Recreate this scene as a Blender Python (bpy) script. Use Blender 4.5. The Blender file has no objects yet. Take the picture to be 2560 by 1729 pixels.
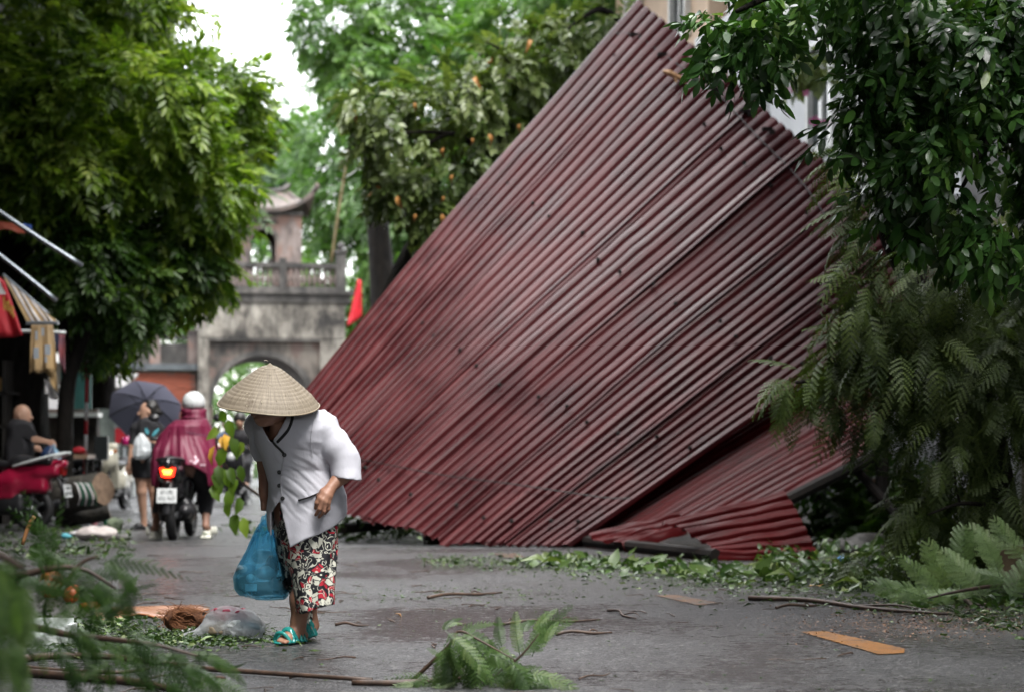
import bpy, math, random
import numpy as np
from mathutils import Vector, Matrix, Euler
from mathutils.bvhtree import BVHTree

random.seed(11)
rng = np.random.default_rng(11)
S = bpy.context.scene
COL = S.collection
R = math.radians

# ------------------------------------------------------------------ camera
FPX, HOR, CH = 5200.0, 1150.0, 0.78          # focal length and horizon row in photo pixels, eye height in metres
cam_d = bpy.data.cameras.new("camera")
cam = bpy.data.objects.new("camera", cam_d); COL.objects.link(cam)
cam.location = (0, 0, CH); cam.rotation_euler = (R(90), 0, 0)
cam_d.sensor_width = 36.0; cam_d.lens = FPX / 2560 * 36.0
cam_d.shift_y = (HOR - 864.5) / 2560
cam_d.clip_start = 0.1; cam_d.clip_end = 900
cam_d.dof.use_dof = True; cam_d.dof.focus_distance = 8.85
cam_d.dof.aperture_fstop = 3.2
S.camera = cam

# ------------------------------------------------------------------ sky, sun, exposure
w = bpy.data.worlds.new("World"); S.world = w; w.use_nodes = True
nt = w.node_tree; nt.nodes.clear()
sky = nt.nodes.new("ShaderNodeTexSky"); sky.sky_type = 'NISHITA'; sky.sun_disc = False
sky.sun_elevation = R(62); sky.sun_rotation = R(-25)
sky.air_density = 1.0; sky.dust_density = 1.5; sky.ozone_density = 1.0
hs = nt.nodes.new("ShaderNodeHueSaturation"); hs.inputs['Saturation'].default_value = 0.16
bg = nt.nodes.new("ShaderNodeBackground"); bg.inputs['Strength'].default_value = 0.15
wo = nt.nodes.new("ShaderNodeOutputWorld")
nt.links.new(sky.outputs[0], hs.inputs['Color']); nt.links.new(hs.outputs[0], bg.inputs['Color'])
nt.links.new(bg.outputs[0], wo.inputs['Surface'])
sun_d = bpy.data.lights.new("sun", 'SUN'); sun_d.energy = 1.5; sun_d.angle = R(30); sun_d.color = (1, .97, .93)
sun = bpy.data.objects.new("sun", sun_d); COL.objects.link(sun)
sun.rotation_euler = (R(28), 0, R(25)); sun.location = (0, 0, 30)
S.view_settings.view_transform = 'Standard'; S.view_settings.look = 'None'
S.view_settings.exposure = 2.45; S.view_settings.gamma = 1.0; S.view_settings.use_curve_mapping = False
S.render.engine = 'CYCLES'
S.cycles.use_denoising = True
S.cycles.max_bounces = 8; S.cycles.diffuse_bounces = 3; S.cycles.glossy_bounces = 3
S.cycles.transmission_bounces = 6; S.cycles.transparent_max_bounces = 12
S.cycles.caustics_reflective = False; S.cycles.caustics_refractive = False

# ------------------------------------------------------------------ placing
def P(px, py, D):
    return np.array([(px - 1280) * D / FPX, D, CH - (py - HOR) * D / FPX])
def G(px, py, z=0.0):
    return P(px, py, (CH - z) * FPX / (py - HOR))
ROAD = R(10.03)                                # the street runs this far left of the camera's axis
RC = G(2132, 1606)                             # a point on its centre line
def RD(lat, along, z=0.0):                     # street coordinates -> world
    c, s = math.cos(ROAD), math.sin(ROAD)
    return np.array([RC[0] + lat * c - along * s, RC[1] + lat * s + along * c, z])

# ------------------------------------------------------------------ objects
def thing(name, label, cat, loc=(0, 0, 0), rotz=0, group=None, rot=None):
    o = bpy.data.objects.new(name, None); COL.objects.link(o)
    o.location = [float(v) for v in loc]; o.rotation_euler = rot if rot else (0, 0, rotz)
    o.empty_display_size = .1
    tag(o, label, cat, group); return o
def tag(o, label=None, cat=None, group=None, kind=None):
    if label: o['label'] = label
    if cat: o['category'] = cat
    if group: o['group'] = group
    if kind: o['kind'] = kind
    return o
def to_mesh(name, V, Fc):
    me = bpy.data.meshes.new(name)
    V = np.asarray(V, dtype=np.float32)
    if isinstance(Fc, np.ndarray):
        k = Fc.shape[1]; m = len(Fc)
        me.vertices.add(len(V)); me.vertices.foreach_set('co', V.ravel())
        me.loops.add(m * k); me.loops.foreach_set('vertex_index', Fc.astype(np.int32).ravel())
        me.polygons.add(m); me.polygons.foreach_set('loop_start', np.arange(m, dtype=np.int32) * k)
        me.update(calc_edges=True)
    else:
        me.from_pydata([tuple(v) for v in V.tolist()], [], [tuple(int(i) for i in f) for f in Fc])
        me.update()
    return me
def link(name, me, parent=None, world=False):
    o = bpy.data.objects.new(name, me); COL.objects.link(o)
    if parent is not None:
        o.parent = parent
        if world:                              # vertices are in world coordinates
            q = parent; mw = Matrix()
            while q is not None:
                mw = (q.matrix_parent_inverse @ Matrix.LocRotScale(q.location, q.rotation_euler, q.scale)) @ mw if q.parent else Matrix.LocRotScale(q.location, q.rotation_euler, q.scale) @ mw
                q = q.parent
            o.matrix_parent_inverse = mw.inverted()
    return o
def mk(name, V, Fc, mat, parent=None, world=False, smooth=True, tint=None, mats=None, midx=None):
    me = to_mesh(name, V, Fc)
    if mat is not None: me.materials.append(mat)
    for m_ in mats or (): me.materials.append(m_)
    if midx is not None: me.polygons.foreach_set('material_index', np.asarray(midx, dtype=np.int32))
    if smooth: me.polygons.foreach_set('use_smooth', np.ones(len(me.polygons), dtype=bool))
    if tint is not None:
        a = me.attributes.new('tint', 'FLOAT', 'POINT'); a.data.foreach_set('value', np.asarray(tint, dtype=np.float32))
    return link(name, me, parent, world)
def dup(root):
    c = root.copy(); COL.objects.link(c)
    for ch in list(root.children):
        d = ch.copy(); COL.objects.link(d); d.parent = c
        for g in list(ch.children):
            e = g.copy(); COL.objects.link(e); e.parent = d
    return c

def norm(a):
    a = np.asarray(a, float); return a / np.maximum(np.linalg.norm(a, axis=-1, keepdims=True), 1e-9)
def rotz(a):
    c, s = math.cos(a), math.sin(a); return np.array([[c, -s, 0], [s, c, 0], [0, 0, 1]])
def smooth_path(pts, n=6):
    pts = np.asarray(pts, float)
    out = []
    Q = np.vstack([2 * pts[0] - pts[1], pts, 2 * pts[-1] - pts[-2]])
    for i in range(1, len(Q) - 2):
        for t in np.linspace(0, 1, n, endpoint=False):
            a, b, c, d = Q[i - 1], Q[i], Q[i + 1], Q[i + 2]
            out.append(.5 * ((2 * b) + (-a + c) * t + (2 * a - 5 * b + 4 * c - d) * t * t + (-a + 3 * b - 3 * c + d) * t ** 3))
    out.append(pts[-1]); return np.array(out)

class MB:
    """collects shapes into one mesh"""
    def __init__(self): self.V = []; self.F = []
    def add(self, V, Fc):
        b = len(self.V); self.V += [tuple(map(float, v)) for v in V]; self.F += [tuple(int(i) + b for i in f) for f in Fc]; return self
    def box(self, c, size, rot=None, taper=1.0):
        x, y, z = [s / 2 for s in size]
        V = np.array([(-x, -y, -z), (x, -y, -z), (x, y, -z), (-x, y, -z), (-x * taper, -y * taper, z), (x * taper, -y * taper, z), (x * taper, y * taper, z), (-x * taper, y * taper, z)])
        if rot is not None: V = V @ np.asarray(rot).T
        return self.add(V + np.asarray(c), [(3, 2, 1, 0), (4, 5, 6, 7), (0, 1, 5, 4), (1, 2, 6, 5), (2, 3, 7, 6), (3, 0, 4, 7)])
    def tube(self, pts, r, n=8, caps=True, flat=1.0):
        pts = np.asarray(pts, float); m = len(pts)
        r = np.full(m, r) if np.isscalar(r) else np.interp(np.linspace(0, 1, m), np.linspace(0, 1, len(r)), r)
        T = np.gradient(pts, axis=0); T = norm(T)
        u = np.cross(T[0], (0, 0, 1) if abs(T[0][2]) < .9 else (1, 0, 0)); u /= np.linalg.norm(u)
        V = []
        for i in range(m):
            u = u - T[i] * np.dot(u, T[i]); u /= max(np.linalg.norm(u), 1e-9); v = np.cross(T[i], u)
            for k in range(n):
                a = 2 * math.pi * k / n
                V.append(pts[i] + r[i] * (math.cos(a) * u + flat * math.sin(a) * v))
        Fc = [(i * n + k, i * n + (k + 1) % n, (i + 1) * n + (k + 1) % n, (i + 1) * n + k) for i in range(m - 1) for k in range(n)]
        if caps: Fc += [tuple(range(n - 1, -1, -1)), tuple((m - 1) * n + k for k in range(n))]
        return self.add(V, Fc)
    def lathe(self, prof, n=24, c=(0, 0, 0), rot=None, close=True):
        V = []; m = len(prof)
        for (r, z) in prof:
            for k in range(n):
                a = 2 * math.pi * k / n; V.append((r * math.cos(a), r * math.sin(a), z))
        V = np.array(V)
        if rot is not None: V = V @ np.asarray(rot).T
        Fc = [(i * n + k, i * n + (k + 1) % n, (i + 1) * n + (k + 1) % n, (i + 1) * n + k) for i in range(m - 1) for k in range(n)]
        if close: Fc += [tuple(range(n - 1, -1, -1)), tuple((m - 1) * n + k for k in range(n))]
        return self.add(V + np.asarray(c), Fc)
    def prism(self, poly, y0, y1):
        """polygon in x,z pushed from y0 to y1"""
        n = len(poly)
        V = [(x, y0, z) for x, z in poly] + [(x, y1, z) for x, z in poly]
        return self.add(V, [tuple(range(n)), tuple(range(2 * n - 1, n - 1, -1))] + [(i, i + n, (i + 1) % n + n, (i + 1) % n) for i in range(n)])
    def sheet(self, A, B, C, D, nu=8, nv=8, wob=0.0, freq=8.0, seed=0.0, th=.004):
        """cloth-like quad A-B (top), D-C (bottom) with folds, thin but two sided"""
        A, B, C, D = [np.asarray(q, float) for q in (A, B, C, D)]
        nrm = norm(np.cross(B - A, D - A)); g = []
        for j in range(nv + 1):
            for i in range(nu + 1):
                u, v = i / nu, j / nv
                p = (A * (1 - u) + B * u) * (1 - v) + (D * (1 - u) + C * u) * v
                g.append(p + nrm * wob * v ** .6 * (math.sin(u * freq + seed + 2 * v) + .5 * math.sin(u * freq * 2.3 + seed * 2 - v * 3)))
        g = np.array(g); n = len(g); k = nu + 1
        Fc = [(j * k + i, j * k + i + 1, (j + 1) * k + i + 1, (j + 1) * k + i) for j in range(nv) for i in range(nu)]
        V = np.vstack([g, g + nrm * th]); F2 = [tuple(q + n for q in reversed(f)) for f in Fc]
        rim = [(i, i + 1) for i in range(nu)] + [(i * k + nu, (i + 1) * k + nu) for i in range(nv)] + [(nv * k + i + 1, nv * k + i) for i in range(nu)] + [((i + 1) * k, i * k) for i in range(nv)]
        return self.add(V, Fc + F2 + [(b, a, a + n, b + n) for a, b in rim])
    def build(self, name, mat, parent=None, world=False, smooth=False):
        return mk(name, np.array(self.V), self.F, mat, parent, world, smooth)

# ------------------------------------------------------------------ distance fields for bodies, cloth, bags and fairings
def vnoise(p, f=1.0, seed=0.0):
    """cheap smooth noise, roughly -1..1, p (...,3)"""
    x, y, z = p[..., 0] * f + seed * 3.1, p[..., 1] * f - seed * 1.7, p[..., 2] * f + seed * .9
    return (np.sin(1.7 * x + 1.3 * np.sin(1.1 * y + .7 * z)) + np.sin(1.9 * y + 1.2 * np.sin(1.3 * z - .8 * x + 2)) + np.sin(2.1 * z + 1.1 * np.sin(.9 * x + 1.4 * y + 4))) / 3
class SDF:
    def __init__(self, lo, hi, h):
        self.h = h; self.lo = np.asarray(lo, float); n = np.ceil((np.asarray(hi) - self.lo) / h).astype(int) + 1
        self.ax = [(self.lo[i] + h * np.arange(n[i])).astype(np.float32) for i in range(3)]
        self.f = np.full(n, 1.0, np.float32)
    def win(self, lo, hi):
        sl = []
        for i in range(3):
            a = int(np.clip((lo[i] - self.lo[i]) / self.h, 0, len(self.ax[i]))); b = int(np.clip((hi[i] - self.lo[i]) / self.h + 2, 0, len(self.ax[i])))
            sl.append(slice(a, b))
        return tuple(sl)
    def pts(self, sl):
        X, Y, Z = np.meshgrid(self.ax[0][sl[0]], self.ax[1][sl[1]], self.ax[2][sl[2]], indexing='ij'); return X, Y, Z
    def put(self, sl, d, k):
        a = self.f[sl]
        if k > 0:
            hh = np.clip(.5 + .5 * (d - a) / k, 0, 1); self.f[sl] = d * (1 - hh) + a * hh - k * hh * (1 - hh)
            # d where hh=0
        else: self.f[sl] = np.minimum(a, d)
    def cut(self, sl, d): self.f[sl] = np.maximum(self.f[sl], -d)
    def cap_d(self, a, b, ra, rb, sl):
        X, Y, Z = self.pts(sl); a = np.asarray(a, float); ab = np.asarray(b, float) - a; L = max(float(ab @ ab), 1e-9)
        t = np.clip(((X - a[0]) * ab[0] + (Y - a[1]) * ab[1] + (Z - a[2]) * ab[2]) / L, 0, 1)
        return np.sqrt((X - a[0] - t * ab[0]) ** 2 + (Y - a[1] - t * ab[1]) ** 2 + (Z - a[2] - t * ab[2]) ** 2) - (ra + (rb - ra) * t)
    def cap(self, a, b, ra, rb=None, k=.01, cut=False):
        rb = ra if rb is None else rb; m = max(ra, rb) + k + 3 * self.h
        sl = self.win(np.minimum(a, b) - m, np.maximum(a, b) + m); d = self.cap_d(a, b, ra, rb, sl)
        self.cut(sl, d) if cut else self.put(sl, d, k); return self
    def chain(self, pts, rs, k=.01):
        for i in range(len(pts) - 1): self.cap(pts[i], pts[i + 1], rs[i], rs[i + 1], k)
        return self
    def ell(self, c, r, k=.01, rot=None, cut=False):
        c = np.asarray(c, float); r = np.asarray(r, float); m = r.max() + k + 3 * self.h
        sl = self.win(c - m, c + m); X, Y, Z = self.pts(sl); p = [X - c[0], Y - c[1], Z - c[2]]
        if rot is not None:
            q = np.asarray(rot).T; p = [q[i, 0] * p[0] + q[i, 1] * p[1] + q[i, 2] * p[2] for i in range(3)]
        k0 = np.sqrt((p[0] / r[0]) ** 2 + (p[1] / r[1]) ** 2 + (p[2] / r[2]) ** 2)
        k1 = np.sqrt((p[0] / r[0] ** 2) ** 2 + (p[1] / r[1] ** 2) ** 2 + (p[2] / r[2] ** 2) ** 2)
        d = k0 * (k0 - 1) / np.maximum(k1, 1e-6)
        self.cut(sl, d) if cut else self.put(sl, d, k); return self
    def loft_d(self, st, sl, fold=None, pw=2.0):
        """stations (z, cx, cy, ax, ay): an upright tube of ellipses"""
        st = np.array(sorted(st, key=lambda q: q[0])); X, Y, Z = self.pts(sl); z = self.ax[2][sl[2]]
        cx, cy, a, b = [np.interp(z, st[:, 0], st[:, i])[None, None, :] for i in (1, 2, 3, 4)]
        q = (np.abs((X - cx) / a) ** pw + np.abs((Y - cy) / b) ** pw) ** (1 / pw)
        d = (q - 1) * np.minimum(a, b) * (.6 + .4 * np.maximum(a, b) / np.minimum(a, b))
        if fold is not None: d = d + fold(X, Y, Z)
        d = np.maximum(d, np.maximum(st[0, 0] - Z, Z - st[-1, 0])); return d
    def loft(self, st, k=.01, fold=None, pw=2.0):
        st = np.array(sorted(st, key=lambda q: q[0])); m = 3 * self.h + k + .03
        lo = np.array([(st[:, 1] - st[:, 3]).min(), (st[:, 2] - st[:, 4]).min(), st[0, 0]]) - m; hi = np.array([(st[:, 1] + st[:, 3]).max(), (st[:, 2] + st[:, 4]).max(), st[-1, 0]]) + m
        sl = self.win(lo, hi); self.put(sl, self.loft_d(st, sl, fold, pw), k); return self
    def box(self, c, r, k=.01, rnd=.02, rot=None):
        c = np.asarray(c, float); r = np.asarray(r, float); m = np.linalg.norm(r) + k + 3 * self.h
        sl = self.win(c - m, c + m); X, Y, Z = self.pts(sl); p = [X - c[0], Y - c[1], Z - c[2]]
        if rot is not None:
            q = np.asarray(rot).T; p = [q[i, 0] * p[0] + q[i, 1] * p[1] + q[i, 2] * p[2] for i in range(3)]
        q = [np.abs(p[i]) - r[i] + rnd for i in range(3)]
        d = np.sqrt(sum(np.maximum(v, 0) ** 2 for v in q)) + np.minimum(np.maximum(q[0], np.maximum(q[1], q[2])), 0) - rnd
        self.put(sl, d, k); return self
    def shell(self, t):
        self.f = np.maximum(self.f, -(self.f + t)); return self
    def displace(self, fn):
        X, Y, Z = self.pts((slice(None),) * 3); self.f = self.f + fn(X, Y, Z).astype(np.float32); return self
    def keep(self, fn):
        X, Y, Z = self.pts((slice(None),) * 3); self.f = np.maximum(self.f, fn(X, Y, Z).astype(np.float32)); return self
    def mesh(self):
        f = np.pad(self.f, 1, constant_values=1.0); lo = self.lo - self.h; h = self.h
        s = f < 0; c = [(0, 0, 0), (1, 0, 0), (0, 1, 0), (1, 1, 0), (0, 0, 1), (1, 0, 1), (0, 1, 1), (1, 1, 1)]
        nn = [n - 1 for n in f.shape]
        cnt = np.zeros(nn, np.int8)
        for (i, j, k) in c: cnt += s[i:i + nn[0], j:j + nn[1], k:k + nn[2]]
        act = (cnt > 0) & (cnt < 8); idx = np.argwhere(act); n = len(idx)
        val = np.array([f[idx[:, 0] + i, idx[:, 1] + j, idx[:, 2] + k] for (i, j, k) in c])
        acc = np.zeros((n, 3)); num = np.zeros(n)
        C = np.array(c, float)
        for a in range(8):
            for b in range(a + 1, 8):
                if np.abs(C[a] - C[b]).sum() == 1:
                    m = (val[a] < 0) != (val[b] < 0); t = val[a][m] / (val[a][m] - val[b][m])
                    acc[m] += C[a] + t[:, None] * (C[b] - C[a]); num[m] += 1
        V = lo + h * (idx + acc / num[:, None])
        vid = np.full(nn, -1, np.int64); vid[act] = np.arange(n); Fs = []
        for ax in range(3):
            s0 = [slice(None)] * 3; s1 = [slice(None)] * 3; s0[ax] = slice(0, -1); s1[ax] = slice(1, None)
            e = np.argwhere(s[tuple(s0)] != s[tuple(s1)]); u, v = (ax + 1) % 3, (ax + 2) % 3
            ok = (e[:, u] > 0) & (e[:, v] > 0) & (e[:, u] < nn[u]) & (e[:, v] < nn[v]); e = e[ok]
            flip = s[tuple(e.T)]
            q = []
            for du, dv in ((-1, -1), (0, -1), (0, 0), (-1, 0)):
                g = e.copy(); g[:, u] += du; g[:, v] += dv; q.append(vid[g[:, 0], g[:, 1], g[:, 2]])
            q = np.stack(q, 1); q[~flip] = q[~flip][:, ::-1]; Fs.append(q)
        return V, np.vstack(Fs)
    def build(self, name, mat, parent=None, world=False, relax=1):
        V, Fc = self.mesh()
        for _ in range(relax):
            acc = np.zeros_like(V); num = np.zeros(len(V))
            for i in range(4):
                a, b = Fc[:, i], Fc[:, (i + 1) % 4]
                np.add.at(acc, a, V[b]); np.add.at(num, a, 1); np.add.at(acc, b, V[a]); np.add.at(num, b, 1)
            V = V * .5 + .5 * acc / np.maximum(num, 1)[:, None]
        return mk(name, V, Fc, mat, parent, world)

# ------------------------------------------------------------------ materials
def nodes(name):
    m = bpy.data.materials.new(name); m.use_nodes = True; t = m.node_tree; b = t.nodes['Principled BSDF']
    return m, t, b
def N(t, typ, **kw):
    n = t.nodes.new(typ)
    for k, v in kw.items():
        if k.startswith('i_'): n.inputs[k[2:].replace('_', ' ')].default_value = v
        else: setattr(n, k, v)
    return n
def ramp(t, stops, src, interp='LINEAR'):
    r = t.nodes.new('ShaderNodeValToRGB'); cr = r.color_ramp; cr.interpolation = interp
    while len(cr.elements) < len(stops): cr.elements.new(.5)
    for e, (p, c) in zip(cr.elements, stops): e.position = p; e.color = (*c[:3], 1) if len(c) >= 3 else (c[0], c[0], c[0], 1)
    t.links.new(src, r.inputs[0]); return r.outputs[0]
def coords(t, scale=(1, 1, 1)):
    tc = N(t, 'ShaderNodeTexCoord'); mp = N(t, 'ShaderNodeMapping'); mp.inputs['Scale'].default_value = scale
    t.links.new(tc.outputs['Object'], mp.inputs[0]); return mp.outputs[0]
def noise_tex(t, vec, scale, detail=4, rough=.55, dist=0):
    n = N(t, 'ShaderNodeTexNoise'); n.inputs['Scale'].default_value = scale; n.inputs['Detail'].default_value = detail
    n.inputs['Roughness'].default_value = rough; n.inputs['Distortion'].default_value = dist
    t.links.new(vec, n.inputs['Vector']); return n.outputs['Fac']
def bump(t, b, src, strength=.3, dist=.01):
    bp = N(t, 'ShaderNodeBump'); bp.inputs['Strength'].default_value = strength; bp.inputs['Distance'].default_value = dist
    t.links.new(src, bp.inputs['Height']); t.links.new(bp.outputs[0], b.inputs['Normal']); return bp
def cloth(name, col, col2, trans=.5):
    m = mat(name, col, .6, col2, 5); t = m.node_tree; b = t.nodes['Principled BSDF']; tl = N(t, 'ShaderNodeBsdfTranslucent'); tl.inputs[0].default_value = (*[c * 1.3 for c in col], 1); mx = N(t, 'ShaderNodeMixShader'); mx.inputs[0].default_value = trans
    t.links.new(b.outputs[0], mx.inputs[1]); t.links.new(tl.outputs[0], mx.inputs[2]); t.links.new(mx.outputs[0], t.nodes['Material Output'].inputs[0]); return m
def mat(name, col, rough=.5, col2=None, scale=6, metal=0.0, bs=0.0, bscale=60, bdist=.004, coat=0.0, spec=.5, stretch=(1, 1, 1), lo=.35, hi=.65, rv=0.0):
    m, t, b = nodes(name)
    b.inputs['Base Color'].default_value = (*col, 1); b.inputs['Roughness'].default_value = rough; b.inputs['Metallic'].default_value = metal
    b.inputs['Coat Weight'].default_value = coat; b.inputs['Specular IOR Level'].default_value = spec
    v = coords(t, stretch)
    if col2 is None: col2 = tuple(c * .72 for c in col)
    n = noise_tex(t, v, scale, 6, .6)
    t.links.new(ramp(t, [(lo, col), (hi, col2)], n), b.inputs['Base Color'])
    if rv:
        n2 = noise_tex(t, v, scale * 1.7, 5)
        t.links.new(ramp(t, [(.3, (max(rough - rv, .05),)), (.7, (rough + rv,))], n2), b.inputs['Roughness'])
    if bs: bump(t, b, noise_tex(t, v, bscale, 5, .6), bs, bdist)
    return m
def leafmat(name, cols, rough=.38, trans=.28, spec=.5):
    m, t, b = nodes(name)
    at = N(t, 'ShaderNodeAttribute'); at.attribute_name = 'tint'
    c = ramp(t, [(i / (len(cols) - 1), q) for i, q in enumerate(cols)], at.outputs['Fac'])
    t.links.new(c, b.inputs['Base Color']); b.inputs['Roughness'].default_value = rough; b.inputs['Specular IOR Level'].default_value = spec
    tr = N(t, 'ShaderNodeBsdfTranslucent'); mx = N(t, 'ShaderNodeMixShader'); mx.inputs[0].default_value = trans
    g = N(t, 'ShaderNodeMixRGB', blend_type='MULTIPLY'); g.inputs[0].default_value = 1; g.inputs[2].default_value = (1.5, 1.7, .6, 1)
    t.links.new(c, g.inputs[1]); t.links.new(g.outputs[0], tr.inputs[0])
    out = t.nodes['Material Output']
    t.links.new(b.outputs[0], mx.inputs[1]); t.links.new(tr.outputs[0], mx.inputs[2]); t.links.new(mx.outputs[0], out.inputs[0])
    return m
# ================================================================== THE SETTING
def street_strip(name, l0, l1, a0, a1, z, m, parent=None, nz=1, thick=0.0):
    n = 60; V = []; F = []
    for i in range(n + 1):
        a = a0 + (a1 - a0) * i / n; V += [RD(l0, a, z), RD(l1, a, z)]
        if i: b = 2 * i; F.append((b - 2, b - 1, b + 1, b))
    if thick:
        k = len(V); V += [v - (0, 0, thick) for v in V]
        for i in range(1, n + 1):
            b = 2 * i; F += [(b - 2, b, b + k, b - 2 + k), (b + 1, b - 1, b - 1 + k, b + 1 + k)]
        F.append((0, k, k + 1, 1)); F.append((2 * n, 2 * n + 1, 2 * n + 1 + k, 2 * n + k))
    return mk(name, np.array(V), F, m, parent, smooth=False)

def asphalt():
    m, t, b = nodes('wet asphalt'); v = coords(t)
    big = noise_tex(t, v, .55, 5, .6, .4); mid = noise_tex(t, v, 15, 10, .82); vs = coords(t, (1, .35, 1)); fine = noise_tex(t, vs, 95, 3, .7)
    rm_ = N(t, 'ShaderNodeMath', operation='MULTIPLY_ADD'); t.links.new(big, rm_.inputs[0]); rm_.inputs[1].default_value = .6; rh_ = N(t, 'ShaderNodeMath', operation='MULTIPLY'); t.links.new(mid, rh_.inputs[0]); rh_.inputs[1].default_value = .4; t.links.new(rh_.outputs[0], rm_.inputs[2]); rmix = rm_.outputs[0]
    mx = N(t, 'ShaderNodeMixRGB', blend_type='MIX'); mx.inputs[0].default_value = .5
    c1 = ramp(t, [(.38, (.040, .041, .045)), (.50, (.115, .117, .124)), (.62, (.24, .24, .245))], mid)  # pale mottles also put the wet road's glitter into the colour
    c2 = ramp(t, [(.35, (.034, .029, .031)), (.5, (.066, .067, .072)), (.68, (.105, .105, .110))], big)
    t.links.new(c1, mx.inputs[1]); t.links.new(c2, mx.inputs[2])
    vg = N(t, 'ShaderNodeTexVoronoi'); vg.inputs['Scale'].default_value = 75; t.links.new(v, vg.inputs['Vector']); sg = N(t, 'ShaderNodeSeparateColor'); t.links.new(vg.outputs['Color'], sg.inputs[0])
    gr = N(t, 'ShaderNodeMixRGB', blend_type='MULTIPLY'); gr.inputs[0].default_value = .8; t.links.new(mx.outputs[0], gr.inputs[1]); t.links.new(ramp(t, [(0, (.45, .45, .46)), (.55, (.95, .95, .95)), (.86, (1.15, 1.13, 1.1)), (.97, (2.6, 2.5, 2.35))], sg.outputs[0]), gr.inputs[2]); mx = gr
    st = N(t, 'ShaderNodeMixRGB', blend_type='MIX'); sp = noise_tex(t, coords(t, (1, 1, 1)), 33, 2, .5)
    t.links.new(ramp(t, [(.70, (0,)), (.75, (1,))], sp), st.inputs[0]); t.links.new(mx.outputs[0], st.inputs[1]); st.inputs[2].default_value = (.085, .07, .05, 1)
    t.links.new(st.outputs[0], b.inputs['Base Color'])
    t.links.new(ramp(t, [(.40, (.14,)), (.50, (.34,)), (.60, (.52,))], rmix), b.inputs['Roughness'])
    b.inputs['Specular IOR Level'].default_value = .6
    ad = N(t, 'ShaderNodeMath', operation='ADD'); ml = N(t, 'ShaderNodeMath', operation='MULTIPLY'); ml.inputs[1].default_value = .5
    vo = N(t, 'ShaderNodeTexVoronoi'); vo.inputs['Scale'].default_value = 70; t.links.new(v, vo.inputs['Vector'])
    t.links.new(mid, ml.inputs[0]); t.links.new(fine, ad.inputs[0]); t.links.new(ml.outputs[0], ad.inputs[1])
    a2 = N(t, 'ShaderNodeMath', operation='ADD'); t.links.new(ad.outputs[0], a2.inputs[0]); t.links.new(vo.outputs['Distance'], a2.inputs[1])
    bump(t, b, a2.outputs[0], 1.0, .034); return m
M_asph = asphalt()
M_pave = mat('wet pavement', (.11, .10, .095), .42, (.06, .055, .05), 3, bs=.4, bscale=40, rv=.15)
M_kerb = mat('kerb stone', (.17, .165, .155), .5, (.09, .085, .08), 5, bs=.4, bscale=50)
M_soil = mat('earth', (.075, .06, .045), .8, (.04, .035, .03), 2, bs=.5, bscale=20)
g = MB(); g.add([(-420, -60, -.02), (420, -60, -.02), (420, 700, -.02), (-420, 700, -.02)], [(0, 1, 2, 3)])
tag(g.build('ground', M_soil), kind='structure')
road = street_strip('road', -5.3, 4.2, -14, 300, 0, M_asph); tag(road, kind='structure')
tag(street_strip('pavement', -13, -5.45, -14, 300, .12, M_pave), kind='structure')
tag(street_strip('pavement', 4.35, 12, -14, 300, .12, M_pave), kind='structure')
for l0, l1 in ((-5.47, -5.28), (4.18, 4.37)):
    kroot = None
    V = street_strip('kerb', l0, l1, -14, 120, .135, M_kerb, thick=.15); tag(V, kind='structure')

def worn(name, col, thr):
    m, t, b = nodes(name); v = coords(t); n = noise_tex(t, v, 5.5, 12, .85); n2 = noise_tex(t, v, 80, 3, .7)
    t.links.new(ramp(t, [(thr - .10, (.045, .043, .042)), (thr, tuple(c * .75 for c in col)), (.75, col)], n), b.inputs['Base Color'])
    b.inputs['Roughness'].default_value = .4; bump(t, b, n2, .9, .02); return m
M_yellow = worn('worn yellow road paint', (.33, .125, .006), .50)
M_yold = worn('rubbed yellow road paint', (.20, .085, .022), .55)
M_white = worn('worn white road paint', (.24, .24, .24), .60)
def on_road(name, pxs, m, z=.004):
    c_ = [G(*p) + (0, 0, z) for p in pxs]; V = []
    for i in range(len(c_)):
        a, e = c_[i], c_[(i + 1) % len(c_)]; n_ = max(2, int(np.linalg.norm(e - a) / .02))
        for k in range(n_): V.append(a + (e - a) * k / n_ + np.array([random.gauss(0, .003), random.gauss(0, .006), 0]))
    return mk(name, np.array(V), [tuple(range(len(V)))], m, road, smooth=False)
on_road('yellow_dash', [(2003, 1580), (2062, 1578), (2262, 1622), (2258, 1634), (2196, 1636)], M_yellow)
on_road('yellow_dash', [(1634, 1488), (1690, 1487), (1800, 1508), (1745, 1513)], M_yold)
on_road('yellow_dash', [(1232, 1383), (1285, 1383), (1318, 1393), (1262, 1394)], M_yold)
for k in range(5):
    a = 24 + k * 5.6; q = [RD(-.06, a, .004), RD(.06, a, .004), RD(.06, a + 2, .004), RD(-.06, a + 2, .004)]
    mk('yellow_dash', np.array(q), [(0, 1, 2, 3)], M_yold, road, smooth=False)
V = []; F = []
for i in range(60):
    a = 2 + i * .6; wv = .012 * math.sin(i * .7); V += [RD(-3.18 + wv, a, .004), RD(-3.145 + wv, a, .004)]
    if i: F.append((2 * i - 2, 2 * i - 1, 2 * i + 1, 2 * i))
mk('edge_line', np.array(V), F, M_white, road, smooth=False)

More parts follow.
